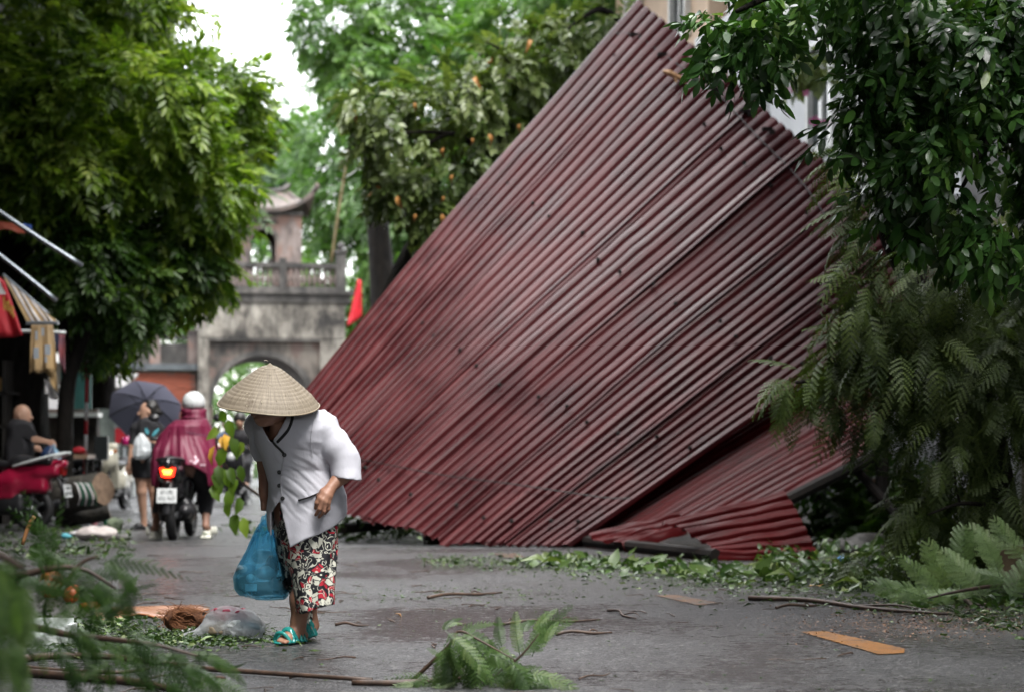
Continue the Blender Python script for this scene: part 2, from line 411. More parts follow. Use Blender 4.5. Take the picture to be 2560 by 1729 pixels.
# ------------------------------------------------------------------ the old city gate
def stained(name, base, light, dark, thr=.5, extra=None, f=.9):
    m, t, b = nodes(name); v = coords(t, (1, 1, .75)); n = noise_tex(t, v, f, 8, .68, .5); n2 = noise_tex(t, coords(t, (1.6, 1.6, .45)), 2.1, 6, .65)
    c1 = ramp(t, [(thr - .12, dark), (thr - .02, base), (thr + .10, light)], n)
    mx = N(t, 'ShaderNodeMixRGB', blend_type='MULTIPLY'); mx.inputs[0].default_value = .8
    t.links.new(c1, mx.inputs[1]); t.links.new(ramp(t, [(.36, (.25, .25, .25)), (.55, (1, 1, 1))], n2), mx.inputs[2])
    out = mx.outputs[0]
    if extra:
        m3 = N(t, 'ShaderNodeMixRGB'); n3 = noise_tex(t, coords(t), 1.3, 5, .6)
        t.links.new(ramp(t, [(.50, (0,)), (.60, (1,))], n3), m3.inputs[0]); t.links.new(out, m3.inputs[1]); m3.inputs[2].default_value = (*extra, 1); out = m3.outputs[0]
    t.links.new(out, b.inputs['Base Color']); b.inputs['Roughness'].default_value = .75
    bump(t, b, noise_tex(t, coords(t), 9, 6, .6), .5, .03); return m
M_plaster = stained('stained lime plaster', (.15, .135, .115), (.32, .30, .26), (.026, .024, .022), .52)
M_plaster_low = stained('bare reddish plaster', (.10, .085, .073), (.19, .165, .14), (.04, .037, .034), .5, (.15, .10, .085))
M_tower = stained('brick red tower plaster', (.16, .125, .112), (.22, .18, .165), (.06, .052, .05), .49, (.20, .12, .095))
M_black_st = stained('blackened stone', (.06, .056, .052), (.13, .12, .11), (.028, .027, .026), .5)
M_slate = mat('wet slate coping', (.11, .125, .135), .3, (.05, .055, .06), 3)
M_rooftile = mat('old roof tiles', (.12, .085, .07), .6, (.05, .045, .04), 5, bs=.6, bscale=25, bdist=.03)
M_brick = mat('red brick', (.34, .075, .03), .75, (.15, .045, .028), 9, bs=.3, bscale=60)
M_brick2 = mat('dull brick', (.26, .085, .05), .75, (.12, .06, .045), 9, bs=.3, bscale=60)
M_mortar = mat('mortar', (.15, .105, .085), .85, (.08, .06, .05), 6)
DG = 60.0; gs = FPX / DG; gy = HOR + CH * gs
def gx(px): return (px - 655) / gs
def gz(py): return (gy - py) / gs
gl = P(655, gy, DG)
gate = thing('city_gate', 'weathered stone city gate with arched passage and small roofed tower', 'gate', gl, ROAD)
def arch_wall(mb, x0, x1, z0, z1, cx, hw, spring, rise, y0, y1, n=20):
    """wall with an arched opening, solid between y0 and y1"""
    mb.prism([(x0, z0), (cx - hw, z0), (cx - hw, z1), (x0, z1)], y0, y1)
    mb.prism([(cx + hw, z0), (x1, z0), (x1, z1), (cx + hw, z1)], y0, y1)
    for i in range(n):
        a, b = math.pi * (1 - i / n), math.pi * (1 - (i + 1) / n)
        xa, za, xb, zb = cx + hw * math.cos(a), spring + rise * math.sin(a), cx + hw * math.cos(b), spring + rise * math.sin(b)
        mb.prism([(xa, za), (xb, zb), (xb, z1), (xa, z1)], y0, y1)
def ring(mb, cx, spring, r0, r1, y0, y1, n=24, foot=0.0, sq=1.0):
    for i in range(n):
        a, b = math.pi * (1 - i / n), math.pi * (1 - (i + 1) / n)
        mb.prism([(cx + r0 * math.cos(a), spring + sq * r0 * math.sin(a)), (cx + r0 * math.cos(b), spring + sq * r0 * math.sin(b)), (cx + r1 * math.cos(b), spring + sq * r1 * math.sin(b)), (cx + r1 * math.cos(a), spring + sq * r1 * math.sin(a))], y0, y1)
    if foot:
        for s in (-1, 1): mb.box((cx + s * (r0 + r1) / 2, (y0 + y1) / 2, spring - foot / 2), (r1 - r0, y1 - y0, foot))
b = MB(); arch_wall(b, gx(497), gx(862), 0, gz(757), 0, 1.41, 2.38, 1.40, 0, 3.8); b.build('gate_wall', M_plaster_low, gate)
b = MB(); b.box(((gx(497) + gx(862)) / 2, -.07, (gz(845) + gz(757)) / 2), (gx(862) - gx(497), .13, gz(757) - gz(845))); b.build('wall_band', M_plaster, gate)
for a, c in ((497, 524), (800, 862)):
    b = MB(); b.box(((gx(a) + gx(c)) / 2, -.06, gz(845) / 2), (gx(c) - gx(a), .115, gz(845))); b.build('pilaster', M_plaster, gate)
b = MB(); b.box((gx(662), -.10, gz(850)), (gx(800) - gx(524), .14, .07)); b.build('moulding', M_black_st, gate)
b = MB(); ring(b, 0, 2.38, 1.41, 1.58, -.05, .02, foot=.0); b.build('arch_ring', M_black_st, gate)
b = MB(); b.box((gx(679.5), 1.85, gz(746)), (4.5, 4.1, .24)); b.box((gx(679.5), 1.85, gz(731)), (4.7, 4.3, .1)); b.build('cornice', M_black_st, gate)
b = MB(); b.box((gx(690), -.15, gz(723)), (3.9, .16, .14)); b.box((gx(690), -.15, gz(664)), (4.05, .24, .13)); b.build('balustrade_rail', M_black_st, gate)
for px in (540, 706, 851, 497):
    b = MB(); hgt = .92 if px in (540, 706) else 1.1
    b.box((gx(px), -.15, gz(726) + hgt / 2), (.2 if hgt < 1 else .28, .26, hgt))
    if hgt > 1: b.box((gx(px), -.15, gz(726) + hgt + .04), (.36, .34, .08)); b.lathe([(.02, 0), (.11, .06), (.12, .14), (.06, .22), (.01, .25)], 10, (gx(px), -.15, gz(726) + hgt + .08))
    b.build('balustrade_post', M_black_st, gate)
bal = MB(); bal.lathe([(.035, 0), (.035, .06), (.075, .18), (.05, .3), (.03, .4), (.06, .47), (.06, .52)], 8); bm = None
for px in [x for x in range(552, 700, 13)] + [x for x in range(720, 838, 13)]:
    if bm is None: bm = bal.build('baluster', M_tower, gate, smooth=True); o = bm
    else: o = bm.copy(); COL.objects.link(o)
    o.location = (gx(px), -.15, gz(716))
tw0, tw1 = gx(566), gx(760); tc = gx(663)
b = MB(); arch_wall(b, tw0, tw1, gz(731) + .05, gz(520), tc, .36, gz(596), .37, .9, 1.25)
b.box((tw0 + .15, 2.1, gz(626)), (.30, 1.7, gz(520) - gz(731) - .06)); b.box((tw1 - .15, 2.1, gz(626)), (.30, 1.7, gz(520) - gz(731) - .06))
arch_wall(b, tw0, tw1, gz(731) + .05, gz(520), tc, .36, gz(596), .37, 2.95, 3.25); b.build('tower', M_tower, gate)
b = MB(); ring(b, tc, gz(596), .36, .46, .85, .91, foot=.75); b.build('tower_arch_ring', M_plaster_low, gate)
b = MB(); b.box((tc, .87, gz(546)), (.80, .10, .06)); b.box(((tw0 + tw1) / 2, .88, gz(524)), (tw1 - tw0 + .06, .14, .1)); b.build('tower_moulding', M_black_st, gate)
# swept roof with upturned corners
V = []; nx_, ny_ = 24, 14; hx, hy, rx_ = 1.38, 1.45, .75; rcx, rcy = (tw0 + tw1) / 2, 2.05
F = []
for lev in range(7):
    t_ = lev / 6
    for k in range(48):
        a = k / 48 * 4; side = int(a); q = a - side
        c4 = [(-1, -1), (1, -1), (1, 1), (-1, 1)]; p0, p1 = c4[side], c4[(side + 1) % 4]
        ux, uy = p0[0] + (p1[0] - p0[0]) * q, p0[1] + (p1[1] - p0[1]) * q
        corner = abs(2 * q - 1) ** 3
        x = ux * (hx * (1 - t_) + rx_ * t_) * (1 + .07 * corner * (1 - t_)); y = uy * (hy * (1 - t_) + .05 * t_)
        z = gz(512) + .62 * (t_ ** 1.5) + .52 * corner * (1 - t_) ** 2.2
        V.append((rcx + x, rcy + y, z))
for lev in range(6):
    for k in range(48): F.append((lev * 48 + k, lev * 48 + (k + 1) % 48, (lev + 1) * 48 + (k + 1) % 48, (lev + 1) * 48 + k))
nV = len(V); V += [(x, y, z - .12) for x, y, z in V[:48]]
for k in range(48): F.append((k, nV + k, nV + (k + 1) % 48, (k + 1) % 48))
F.append(tuple(nV + k for k in range(48))); F.append(tuple(6 * 48 + k for k in range(47, -1, -1)))
mk('tower_roof', np.array(V), F, M_rooftile, gate, smooth=False)
b = MB(); b.tube(smooth_path([(rcx - .85, rcy, gz(512) + .86), (rcx - .5, rcy, gz(512) + .68), (rcx + .5, rcy, gz(512) + .68), (rcx + .85, rcy, gz(512) + .86)]), .07, 8); b.build('roof_ridge', M_black_st, gate)
for sx in (-1, 1):
    b = MB(); b.tube(smooth_path([(rcx + sx * .8, rcy - .06, gz(512) + .62), (rcx + sx * 1.15, rcy - .85, gz(512) + .26), (rcx + sx * 1.5, rcy - 1.45, gz(512) + .56), (rcx + sx * 1.53, rcy - 1.52, gz(512) + .74)]), [.06, .07, .09, .05], 8); b.build('hip_ridge', M_rooftile, gate)
# left wing with its patch of bare bricks
x0, x1 = gx(262), gx(497) - .02
b = MB(); b.box(((x0 + x1) / 2, 1.3, gz(925) / 2), (x1 - x0, 2.0, gz(925))); wing = b.build('wing_wall', M_plaster_low, gate)
b = MB(); b.box(((x0 + x1) / 2, .24, gz(917)), (x1 - x0 + .1, .34, .17)); b.build('wing_coping', M_slate, gate)
b = MB(); b.box(((x0 + x1) / 2, 1.3, gz(906)), (x1 - x0, 1.9, .12)); b.box(((x0 + x1) / 2, .5, gz(880)), (x1 - x0, .14, .5)); b.box(((x0 + x1) / 2, .5, gz(843)), (x1 - x0, .22, .10)); b.build('wing_parapet', M_black_st, gate)
for px in (485, 392, 300):
    b = MB(); b.box((gx(px), .42, gz(870)), (.3, .3, .9)); b.box((gx(px), .42, gz(829)), (.36, .36, .07)); b.build('wing_post', M_tower, gate)
bx = MB(); bx.box((0, 0, 0), (.205, .06, .058)); proto = None; cnt = 0
b = MB(); b.box(((gx(302) + gx(492)) / 2, .285, (gz(1045) + gz(930)) / 2), (gx(492) - gx(302), .03, gz(930) - gz(1045))); mort = b.build('brick_patch', M_mortar, gate)
proto2 = None
z = gz(1040); row = 0
while z < gz(934):
    x = gx(306) + (row % 2) * .11
    while x < gx(488):
        edge = vnoise(np.array([[x, z, 0.0]]), 2.2, 4)[0]
        if edge > -.42 and cnt < 290:
            if proto is None:
                proto = bx.build('brick', M_brick, mort); o = proto
            else:
                o = proto.copy()
                if edge < .16:
                    if proto2 is None: me2 = proto.data.copy(); me2.materials.clear(); me2.materials.append(M_brick2); proto2 = me2
                    o.data = proto2
                COL.objects.link(o)
            o.location = (x + random.uniform(-.006, .006), .265 + random.uniform(-.02, .012), z); o.rotation_euler = (0, random.uniform(-.03, .03), 0); cnt += 1
        x += .222
    z += .071; row += 1
b = MB(); b.box((gx(1000), 1.5, gz(880) / 2), (3.1, 2.2, gz(880))); b.build('wing_wall', M_plaster_low, gate)
b = MB(); b.box((gx(918), .3, gz(850)), (.36, .36, .7)); b.box((gx(918), .3, gz(820)), (.44, .44, .08)); b.build('wing_post', M_black_st, gate)

# ------------------------------------------------------------------ houses along both pavements
M_whitewall = mat('pale grey render', (.62, .63, .64), .7, (.50, .51, .52), 1.2)
M_cream = mat('cream render', (.62, .46, .33), .7, (.52, .38, .27), 1.5)
M_glass_d = mat('dark window glass', (.03, .04, .045), .08, (.05, .06, .06), 2)
M_frame = mat('white window frame', (.66, .66, .64), .5)
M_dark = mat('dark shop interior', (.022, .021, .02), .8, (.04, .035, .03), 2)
M_shutter = mat('steel shutter', (.10, .10, .10), .45, (.06, .06, .065), 4)
M_oldwall = mat('old ochre render', (.20, .17, .12), .8, (.10, .085, .065), 1.5)
def house(label, side, lat, a0, a1, hgt, m, floors, win_w=1.0, win_h=1.4, dpt=7):
    t = thing('house', label, 'house', RD(lat, (a0 + a1) / 2), ROAD + (R(-90) if side > 0 else R(90)))
    # local: x along the street, y into the house, z up
    L = a1 - a0; fl = hgt / floors; n = max(1, int(L / 2.4))
    b = MB(); b.box((0, .2 + dpt / 2, hgt / 2 + 1.55), (L, dpt, hgt - 3.1)); b.box((0, dpt / 2 + 1.2, 1.55), (L, dpt - 2, 3.1))
    for x in np.linspace(-L / 2 + .15, L / 2 - .15, n + 1): b.box((x, .75, 1.55), (.28, 1.1, 3.1))
    b.build('house_wall', m, t)
    b = MB(); b.box((0, .0, hgt + .08), (L + .1, dpt + .6, .2)); b.build('roof_slab', m, t)
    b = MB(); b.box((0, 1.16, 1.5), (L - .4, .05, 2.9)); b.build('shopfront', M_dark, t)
    for f in range(1, floors):
        for i in range(n):
            x = -L / 2 + L * (i + .5) / n; zc = f * fl + fl * .5 + .3
            fr = MB()
            for sx in (-1, 1): fr.box((x + sx * win_w / 2, .17, zc), (.10, .14, win_h + .1))
            for sz in (-1, 1): fr.box((x, .17, zc + sz * win_h / 2), (win_w - .1, .14, .10))
            fr.box((x, .18, zc), (.05, .08, win_h - .1)); fo = fr.build('window', M_frame, t)
            pn = MB(); pn.box((x, .185, zc), (win_w, .012, win_h)); pn.build('pane', M_glass_d, fo)
        s = MB(); s.box((0, .02, f * fl + .12), (L, .7, .12)); s.build('balcony_slab', m, t)
    return t
house('pale grey rendered house seen between the glossy leaves above the red roof', 1, 5.6, 13.0, 22.2, 10.5, M_whitewall, 3)
house('cream rendered house just past the peak of the red roof', 1, 5.4, 22.6, 29.0, 9.6, M_cream, 3)
house('unseen dun terrace of shop houses on the left pavement beside the viewer', -1, -6.6, -30.0, 9.6, 9.5, M_oldwall, 3)  # unseen stretch of street, added to darken reflections and dim ambient light
house('mostly unseen brown terrace of shop houses on the right pavement beside the viewer', 1, 6.2, -30.0, 12.8, 9.5, M_oldwall, 3)  # mostly out of view, added to block low light from behind
house('ochre shop house with dark shopfront behind the awnings', -1, -6.4, 10.0, 22.0, 8.4, M_oldwall, 2)
house('grey shop house behind the thick dark tree trunk', -1, -6.3, 22.4, 40.0, 7.6, M_whitewall, 2)
# ================================================================== FOLIAGE
def leaf_lo():
    V = np.array([(0, 0, 0), (.45, .5, .07), (1, 0, -.05), (.45, -.5, .07)]); return V, np.array([(0, 2, 1), (0, 3, 2)])
def leaf_hi(curl=.18):
    V = np.array([(0, 0, 0), (.33, 0, .02), (.7, 0, -.02 - curl * .3), (1, 0, -.06 - curl), (.22, .40, .10), (.62, .40, .04), (.22, -.40, .10), (.62, -.40, .04)])
    F = [(0, 1, 4), (1, 2, 5), (1, 5, 4), (2, 3, 5), (0, 6, 1), (1, 7, 2), (1, 6, 7), (2, 7, 3)]; return V, np.array(F)
def leaf_fine(curl=.18):
    t = [0, .28, .55, .8, 1]; sp = [(x, 0, .02 - curl * x * x) for x in t]; e = [(.14, .27), (.38, .47), (.64, .42), (.86, .2)]
    V = sp + [(x, y, .09 * (1 - x) - curl * x * x) for x, y in e] + [(x, -y, .09 * (1 - x) - curl * x * x) for x, y in e]; F = []
    for o, fl in ((5, 0), (9, 1)):
        for q in ((0, 1, o), (1, o + 1, o), (1, 2, o + 1), (2, o + 2, o + 1), (2, 3, o + 2), (3, o + 3, o + 2), (3, 4, o + 3)): F.append(q if not fl else (q[0], q[2], q[1]))
    return np.array(V), np.array(F)
def frames(X, up):
    X = norm(X); Y = norm(np.cross(up, X)); Z = np.cross(X, Y); return X, Y, Z
def scatter(tv, tf, pos, X, Y, Z, sc):
    sc = np.asarray(sc)[:, None] if np.asarray(sc).ndim == 1 else np.asarray(sc)
    V = pos[:, None, :] + (tv[None, :, 0, None] * X[:, None, :] * sc[:, None, :1] + tv[None, :, 1, None] * Y[:, None, :] * sc[:, None, -1:] + tv[None, :, 2, None] * Z[:, None, :] * sc[:, None, :1])
    n = len(pos); F = (tf[None] + (np.arange(n) * len(tv))[:, None, None]).reshape(-1, tf.shape[1]); return V.reshape(-1, 3), F
def merge(parts):
    V = []; F = []; T = []; b = 0
    for v, f, t in parts: V.append(v); F.append(f + b); T.append(np.broadcast_to(t, len(v))); b += len(v)
    return np.vstack(V), np.vstack(F), np.concatenate(T)
def spray(kind, seed, n=7, ll=.36, lw=.15, hi=False):
    """a leafy twig of unit length along +X; returns verts, tris, tint offset"""
    r = np.random.default_rng(seed); lv, lf = leaf_fine() if hi else leaf_lo(); parts = []
    for i in range(n):
        t = (i + .6) / n; drp = -.22 * t * t
        for s in (-1, 1):
            if kind == 'broad' and r.random() < .12: continue
            ang = s * (math.radians(62) - .45 * t + r.normal(0, .13)); p = np.array([[t * .8, 0, drp]])
            d = np.array([[math.cos(ang), math.sin(ang), r.normal(-.22, .22)]]); up = np.array([[r.normal(0, .3), r.normal(0, .3), 1]])
            X, Y, Z = frames(d, up); l = ll * (1 - .45 * abs(t - .45)) * r.uniform(.8, 1.15)
            v, f = scatter(lv, lf, p, X, Y, Z, np.array([[l, lw * r.uniform(.85, 1.15) * (2 if hi else 1) * (.5 if hi else 1)]])); parts.append((v, f, r.normal(0, .10)))
    X, Y, Z = frames(np.array([[1, 0, -.4]]), np.array([[0, 0, 1.0]])); v, f = scatter(lv, lf, np.array([[.8, 0, -.2]]), X, Y, Z, np.array([[ll * .9, lw]])); parts.append((v, f, 0.0))
    return merge(parts)
def stemtri(p0, p1, r):
    d = norm(p1 - p0); a = norm(np.cross(d, (.3, .2, 1))); V = np.array([p0 + a * r, p0 - a * r, p1 + a * r * .5, p1 - a * r * .5]); return V, np.array([(0, 1, 2), (1, 3, 2)])
def frond(seed, n=9, m=6, droop=.25, pl=.30):
    """feathery twice-divided leaf of unit length along +X"""
    r = np.random.default_rng(seed); parts = []; side = r.normal(0, .10)
    cur = lambda t: np.array([t, side * t * t, -droop * t * t])
    for i in range(n):
        t0, t1 = i / n, (i + 1) / n; v, f = stemtri(cur(t0), cur(t1), .010 * (1.3 - t0)); parts.append((v, f, -.35))
        t = .12 + .88 * i / (n - 1); c = cur(t); tg = norm(cur(min(t + .05, 1.05)) - cur(t - .05))
        L = pl * (math.sin(math.pi * (.16 + .74 * t)) ** .7) * r.uniform(.88, 1.08)
        for s in (-1, 1):
            a = math.radians(66 - 30 * t); sd = norm(np.cross((0, 0, 1), tg)) * s; d0 = norm(math.cos(a) * tg + math.sin(a) * sd + np.array([0, 0, r.normal(-.05, .10)]))
            tnt = r.normal(0, .07); pts = [c + d0 * L * q + np.array([0, 0, -.22 * L * q * q]) for q in np.linspace(0, 1, m + 1)]
            wd = norm(np.cross((0, 0, 1), d0))
            for k in range(m):
                q = pts[k]; lw = L * (.155 if m < 9 else .20) * (1 - .5 * (k / m) ** 2); st = (pts[k + 1] - pts[k]) * .42; fw = (pts[k + 1] - pts[k]) * .5
                V = []; F = []
                for s2 in (-1, 1):
                    b = len(V); tip = q + fw + wd * s2 * lw + np.array([0, 0, .02 * L]); V += [q, q + st * 1.9, tip + st * .9, tip]; F += [(b, b + 1, b + 2), (b, b + 2, b + 3)]
                parts.append((np.array(V), np.array(F), tnt))
    return merge(parts)
M_bark = mat('wet dark bark', (.014, .0115, .0095), .8, (.006, .0055, .005), 8, bs=.9, bscale=24, bdist=.03, stretch=(1, 1, .35), rv=.2)
M_bark.node_tree.nodes['Principled BSDF'].inputs['Specular IOR Level'].default_value = .12
M_twig = mat('brown twig', (.085, .05, .033), .55, (.04, .026, .02), 20, bs=.4, bscale=80)
M_lv_left = leafmat('lime green foliage', [(.024, .052, .008), (.095, .165, .018), (.23, .31, .05), (.42, .47, .12)], .40, .42)
M_lv_dark = leafmat('deep green foliage', [(.012, .034, .008), (.028, .068, .012), (.06, .12, .020), (.11, .18, .032)], .45, .32)
M_lv_mid = leafmat('fresh green foliage', [(.025, .065, .017), (.055, .125, .025), (.095, .18, .04), (.16, .24, .07)], .45, .32)
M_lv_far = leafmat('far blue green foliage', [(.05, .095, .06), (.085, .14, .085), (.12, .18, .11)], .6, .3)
M_lv_broad = leafmat('olive broad leaves', [(.035, .06, .014), (.075, .115, .028), (.14, .18, .06), (.22, .26, .11)], .38, .25)
M_lv_orange = mat('withered orange leaf', (.46, .22, .05), .5, (.34, .16, .05), 14)
M_lv_gloss = leafmat('glossy leaflets', [(.012, .038, .010), (.030, .080, .017), (.065, .145, .027), (.19, .28, .07)], .30, .16, .45)
M_lv_feather = leafmat('dark feathery leaves', [(.016, .030, .009), (.036, .058, .015), (.070, .100, .027), (.14, .18, .055)], .55, .25, .3)
M_lv_fern = leafmat('pale feathery leaves', [(.055, .11, .035), (.13, .21, .075), (.22, .32, .13), (.32, .41, .20)], .42, .3)
M_lv_near = leafmat('green feathery leaves', [(.020, .055, .010), (.04, .10, .016), (.07, .15, .026), (.16, .24, .06)], .45, .3)

def blob(px, py, D, rx, ry, dep=None):
    a, c = rx * D / FPX, ry * D / FPX; return P(px, py, D), np.array([a, dep if dep else (a + c) / 2, c])
def blob_points(blobs, n, r, clump=.0, cf=1.6, seed=0):
    vol = np.array([np.prod(b[1]) ** (2 / 3) for b in blobs]); k = (vol / vol.sum() * n).astype(int) + 1; pos = []; out = []
    for (c, rad), m in zip(blobs, k):
        d = norm(r.normal(size=(m, 3))); q = r.uniform(.25, 1.0, m) ** .45; p = c + d * rad * q[:, None]
        if clump:
            keep = vnoise(p, cf, seed) > -clump * 1.0; p = p[keep]; d = d[keep]
        pos.append(p); out.append(norm(d / rad))
    return np.vstack(pos), np.vstack(out)
def crown(name, blobs, n, temps, size, mt, parent, seed=0, droop=.5, clump=.35, cf=1.5, tb=.42, tv=.17, rand=.5, up=.0):
    r = np.random.default_rng(seed + 100); pos, out = blob_points(blobs, n, r, clump, cf, seed); parts = []
    pick = r.integers(0, len(temps), len(pos))
    cl = vnoise(pos, cf * 1.3, seed + 5) * .16
    for i, (tv_, tf, tt) in enumerate(temps):
        m = pick == i; k = m.sum()
        if not k: continue
        X, Y, Z = frames(out[m] * .8 + r.normal(0, rand, (k, 3)) + np.array([0, 0, -droop]), np.array([0, 0, 1.0]) + r.normal(0, .35, (k, 3)) + up * out[m])
        s = size * r.uniform(.7, 1.25, k); v, f = scatter(tv_, tf, pos[m], X, Y, Z, s)
        base = np.clip(tb + cl[m] + r.normal(0, tv, k), 0, 1); parts.append((v, f, (base[:, None] + tt[None]).ravel()))
    V, F, T = merge(parts); return mk(name, V, F, mt, parent, True, smooth=False, tint=np.clip(T, 0, 1))
SP_P = [spray('pinnate', 1, 6, .40, .13), spray('pinnate', 2, 7, .36, .12), spray('pinnate', 3, 5, .44, .15)]
SP_B = [spray('broad', 4, 4, .42, .22), spray('broad', 5, 5, .40, .2)]
def tree(name, label, base, limbs, blobs, n, temps, size, mt, group=None, cat='tree', bark=None, loc=None, **kw):
    t = thing(name, label, cat, loc if loc is not None else base, 0, group)
    b = MB()
    for pts, rr in limbs: b.tube(smooth_path(pts, 5), rr, 9)
    if limbs: b.build('trunk', bark or M_bark, t, True, True)
    crown('crown', blobs, n, temps, size, mt, t, **kw); return t
def gp(px, D, z=0.0): p = P(px, 1150, D); p[2] = z; return p

# ---- left pavement: the large tree with the thick black trunk
D1 = 26.0
bl = [blob(*b) for b in [(110, 130, D1, 230, 190), (350, 60, D1, 130, 130), (290, 270, D1 - 1, 240, 170), (510, 225, D1 + 1, 130, 105), (590, 300, D1 + 2, 85, 95), (510, 420, D1 + 1, 105, 115),
    (400, 480, D1, 220, 160), (170, 420, D1 - 1, 150, 150), (495, 560, D1 + 2, 65, 85), (300, 620, D1, 190, 150), (480, 650, D1 + 1, 90, 85), (385, 720, D1, 110, 80), (270, 790, D1 + 1, 95, 90), (530, 690, D1 + 2, 35, 40), (-40, 300, D1 - 1, 150, 250)]]
tree('street_tree', 'large lime green street tree with thick black trunk behind the red banner', gp(45, D1),
     [([gp(35, D1, -.1), gp(45, D1, 1.2), P(45, 820, D1), P(25, 560, D1), P(10, 330, D1)], [.46, .38, .34, .27, .2]),
      ([P(30, 620, D1), P(110, 420, D1), P(240, 250, D1), P(330, 120, D1)], [.2, .15, .1, .05]),
      ([P(40, 760, D1), P(200, 640, D1), P(420, 560, D1), P(560, 500, D1 + 1)], [.16, .12, .08, .04]),
      ([P(330, 600, D1), P(400, 740, D1), P(470, 690, D1)], [.05, .05, .03])],
     bl, 5200, SP_P, .42, M_lv_left, seed=1, droop=.55, clump=.42, cf=1.7, tb=.40)
tree('street_tree', 'slim dark leaning tree between the striped pole and the black trunk', gp(165, 25),
     [([gp(160, 25, -.1), P(165, 1000, 25), P(195, 880, 25), P(240, 760, 25), P(300, 660, 25)], [.11, .10, .08, .07, .05]), ([P(170, 960, 25), P(158, 820, 25), P(150, 700, 25)], [.07, .06, .05])],
     [blob(*b) for b in [(300, 720, 25.5, 130, 110), (210, 640, 25, 110, 110), (300, 850, 26, 80, 50), (420, 640, 26, 120, 90)]], 1100, SP_P, .36, M_lv_dark, seed=2, clump=.4)
bl = [blob(*b) for b in [(130, 300, 40, 330, 330), (430, 420, 42, 220, 260), (390, 620, 44, 170, 140), (180, 640, 40, 260, 220), (500, 330, 46, 100, 130)]]
tree('street_tree', 'dark leafy tree standing behind the lime green one on the left', gp(250, 42), [([gp(250, 42, 0), P(260, 900, 42), P(300, 500, 42)], [.3, .25, .15])], bl, 2600, SP_P, .6, M_lv_dark, seed=3, clump=.35, cf=1.0)
tree('street_tree', 'small bright green tree left of the gate behind the striped pole', gp(235, 50), [([gp(235, 50, 0), P(235, 1050, 50)], [.1, .08])], [blob(*b) for b in [(235, 985, 50, 55, 55), (205, 930, 50, 40, 45), (245, 1060, 50, 50, 30)]], 420, SP_P, .40, M_lv_left, seed=4, clump=.3, tb=.6)
# ---- trees beyond the gate and along the right side
bl = [blob(*b) for b in [(830, 60, 52, 105, 90), (905, 190, 52, 95, 110), (1040, 90, 54, 170, 150), (830, 180, 54, 70, 60), (1180, 240, 52, 190, 190), (1350, 90, 50, 190, 150)]]
tree('street_tree', 'tall fresh green tree right of the white gap of sky', gp(950, 53), [([gp(960, 53, 0), P(960, 800, 53), P(930, 400, 53), P(900, 150, 53)], [.4, .35, .25, .12])], bl, 3300, SP_P, .62, M_lv_mid, seed=5, clump=.42, cf=.9, tb=.45)
bl = [blob(*b) for b in [(815, 350, 68, 85, 85), (850, 480, 68, 105, 130), (900, 650, 68, 120, 150), (1000, 470, 66, 150, 150), (880, 850, 68, 110, 130), (760, 430, 70, 45, 80), (1010, 700, 66, 150, 170), (1150, 560, 66, 170, 200)]]
tree('street_tree', 'bright green tree standing right of the gate tower', gp(930, 70), [([gp(930, 70, 0), P(930, 900, 70), P(890, 500, 70)], [.35, .3, .15])], bl, 3000, SP_P, .75, M_lv_mid, seed=6, clump=.38, cf=.8, tb=.42)
bl = [blob(*b) for b in [(700, 400, 120, 65, 90), (640, 480, 120, 90, 90), (745, 330, 120, 50, 80), (700, 560, 120, 130, 120), (560, 560, 120, 100, 130)]]
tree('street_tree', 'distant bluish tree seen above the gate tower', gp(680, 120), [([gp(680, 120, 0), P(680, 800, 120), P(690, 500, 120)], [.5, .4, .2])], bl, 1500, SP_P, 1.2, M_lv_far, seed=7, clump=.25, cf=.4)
bl = [blob(*b) for b in [(600, 1000, 90, 130, 120), (720, 1060, 90, 130, 130), (640, 1150, 95, 160, 60), (500, 900, 95, 150, 150), (330, 800, 95, 200, 200), (780, 800, 95, 130, 180), (640, 640, 100, 110, 120)]]
tree('street_tree', 'fresh green tree seen through the gate arch', gp(655, 92), [([gp(760, 92, 0), P(760, 800, 92)], [.3, .2])], bl, 2300, SP_P, .9, M_lv_mid, seed=8, clump=.3, cf=.6, tb=.5)
bl = [blob(*b) for b in [(1500, 60, 40, 170, 130), (1650, 120, 38, 110, 130), (1350, 330, 40, 220, 200), (1560, -60, 40, 300, 90)]]
tree('street_tree', 'pale green tree rising behind the peak of the red roof', gp(1480, 40), [([gp(1480, 40, 0), P(1480, 600, 40), P(1500, 150, 40)], [.3, .25, .12])], bl, 2000, SP_P, .5, M_lv_mid, seed=9, clump=.4, cf=1.1, tb=.5)
for i, (lat, al, lab) in enumerate(((-5.2, -8, 'unseen leafy street tree on the left pavement behind the viewer'), (5.4, -14, 'unseen leafy street tree on the right pavement behind the viewer'), (-5.4, -22, 'unseen leafy street tree further back on the left behind the viewer'), (5.3, -2, 'unseen leafy street tree on the right pavement beside the viewer'))):  # unseen trees, added so their canopies cut sky light and reflections
    c = RD(lat, al); tree('street_tree', lab, c, [([c, c + (0, 0, 3), c + (.3, .2, 6)], [.3, .24, .15])], [(c + (0, 0, 7.2), np.array([3.6, 3.6, 2.2])), (c + (-.25 * lat, 0, 6.6), np.array([3.0, 3.0, 1.6]))], 900, SP_P, .8, M_lv_dark, seed=60 + i, clump=.3, cf=.6)
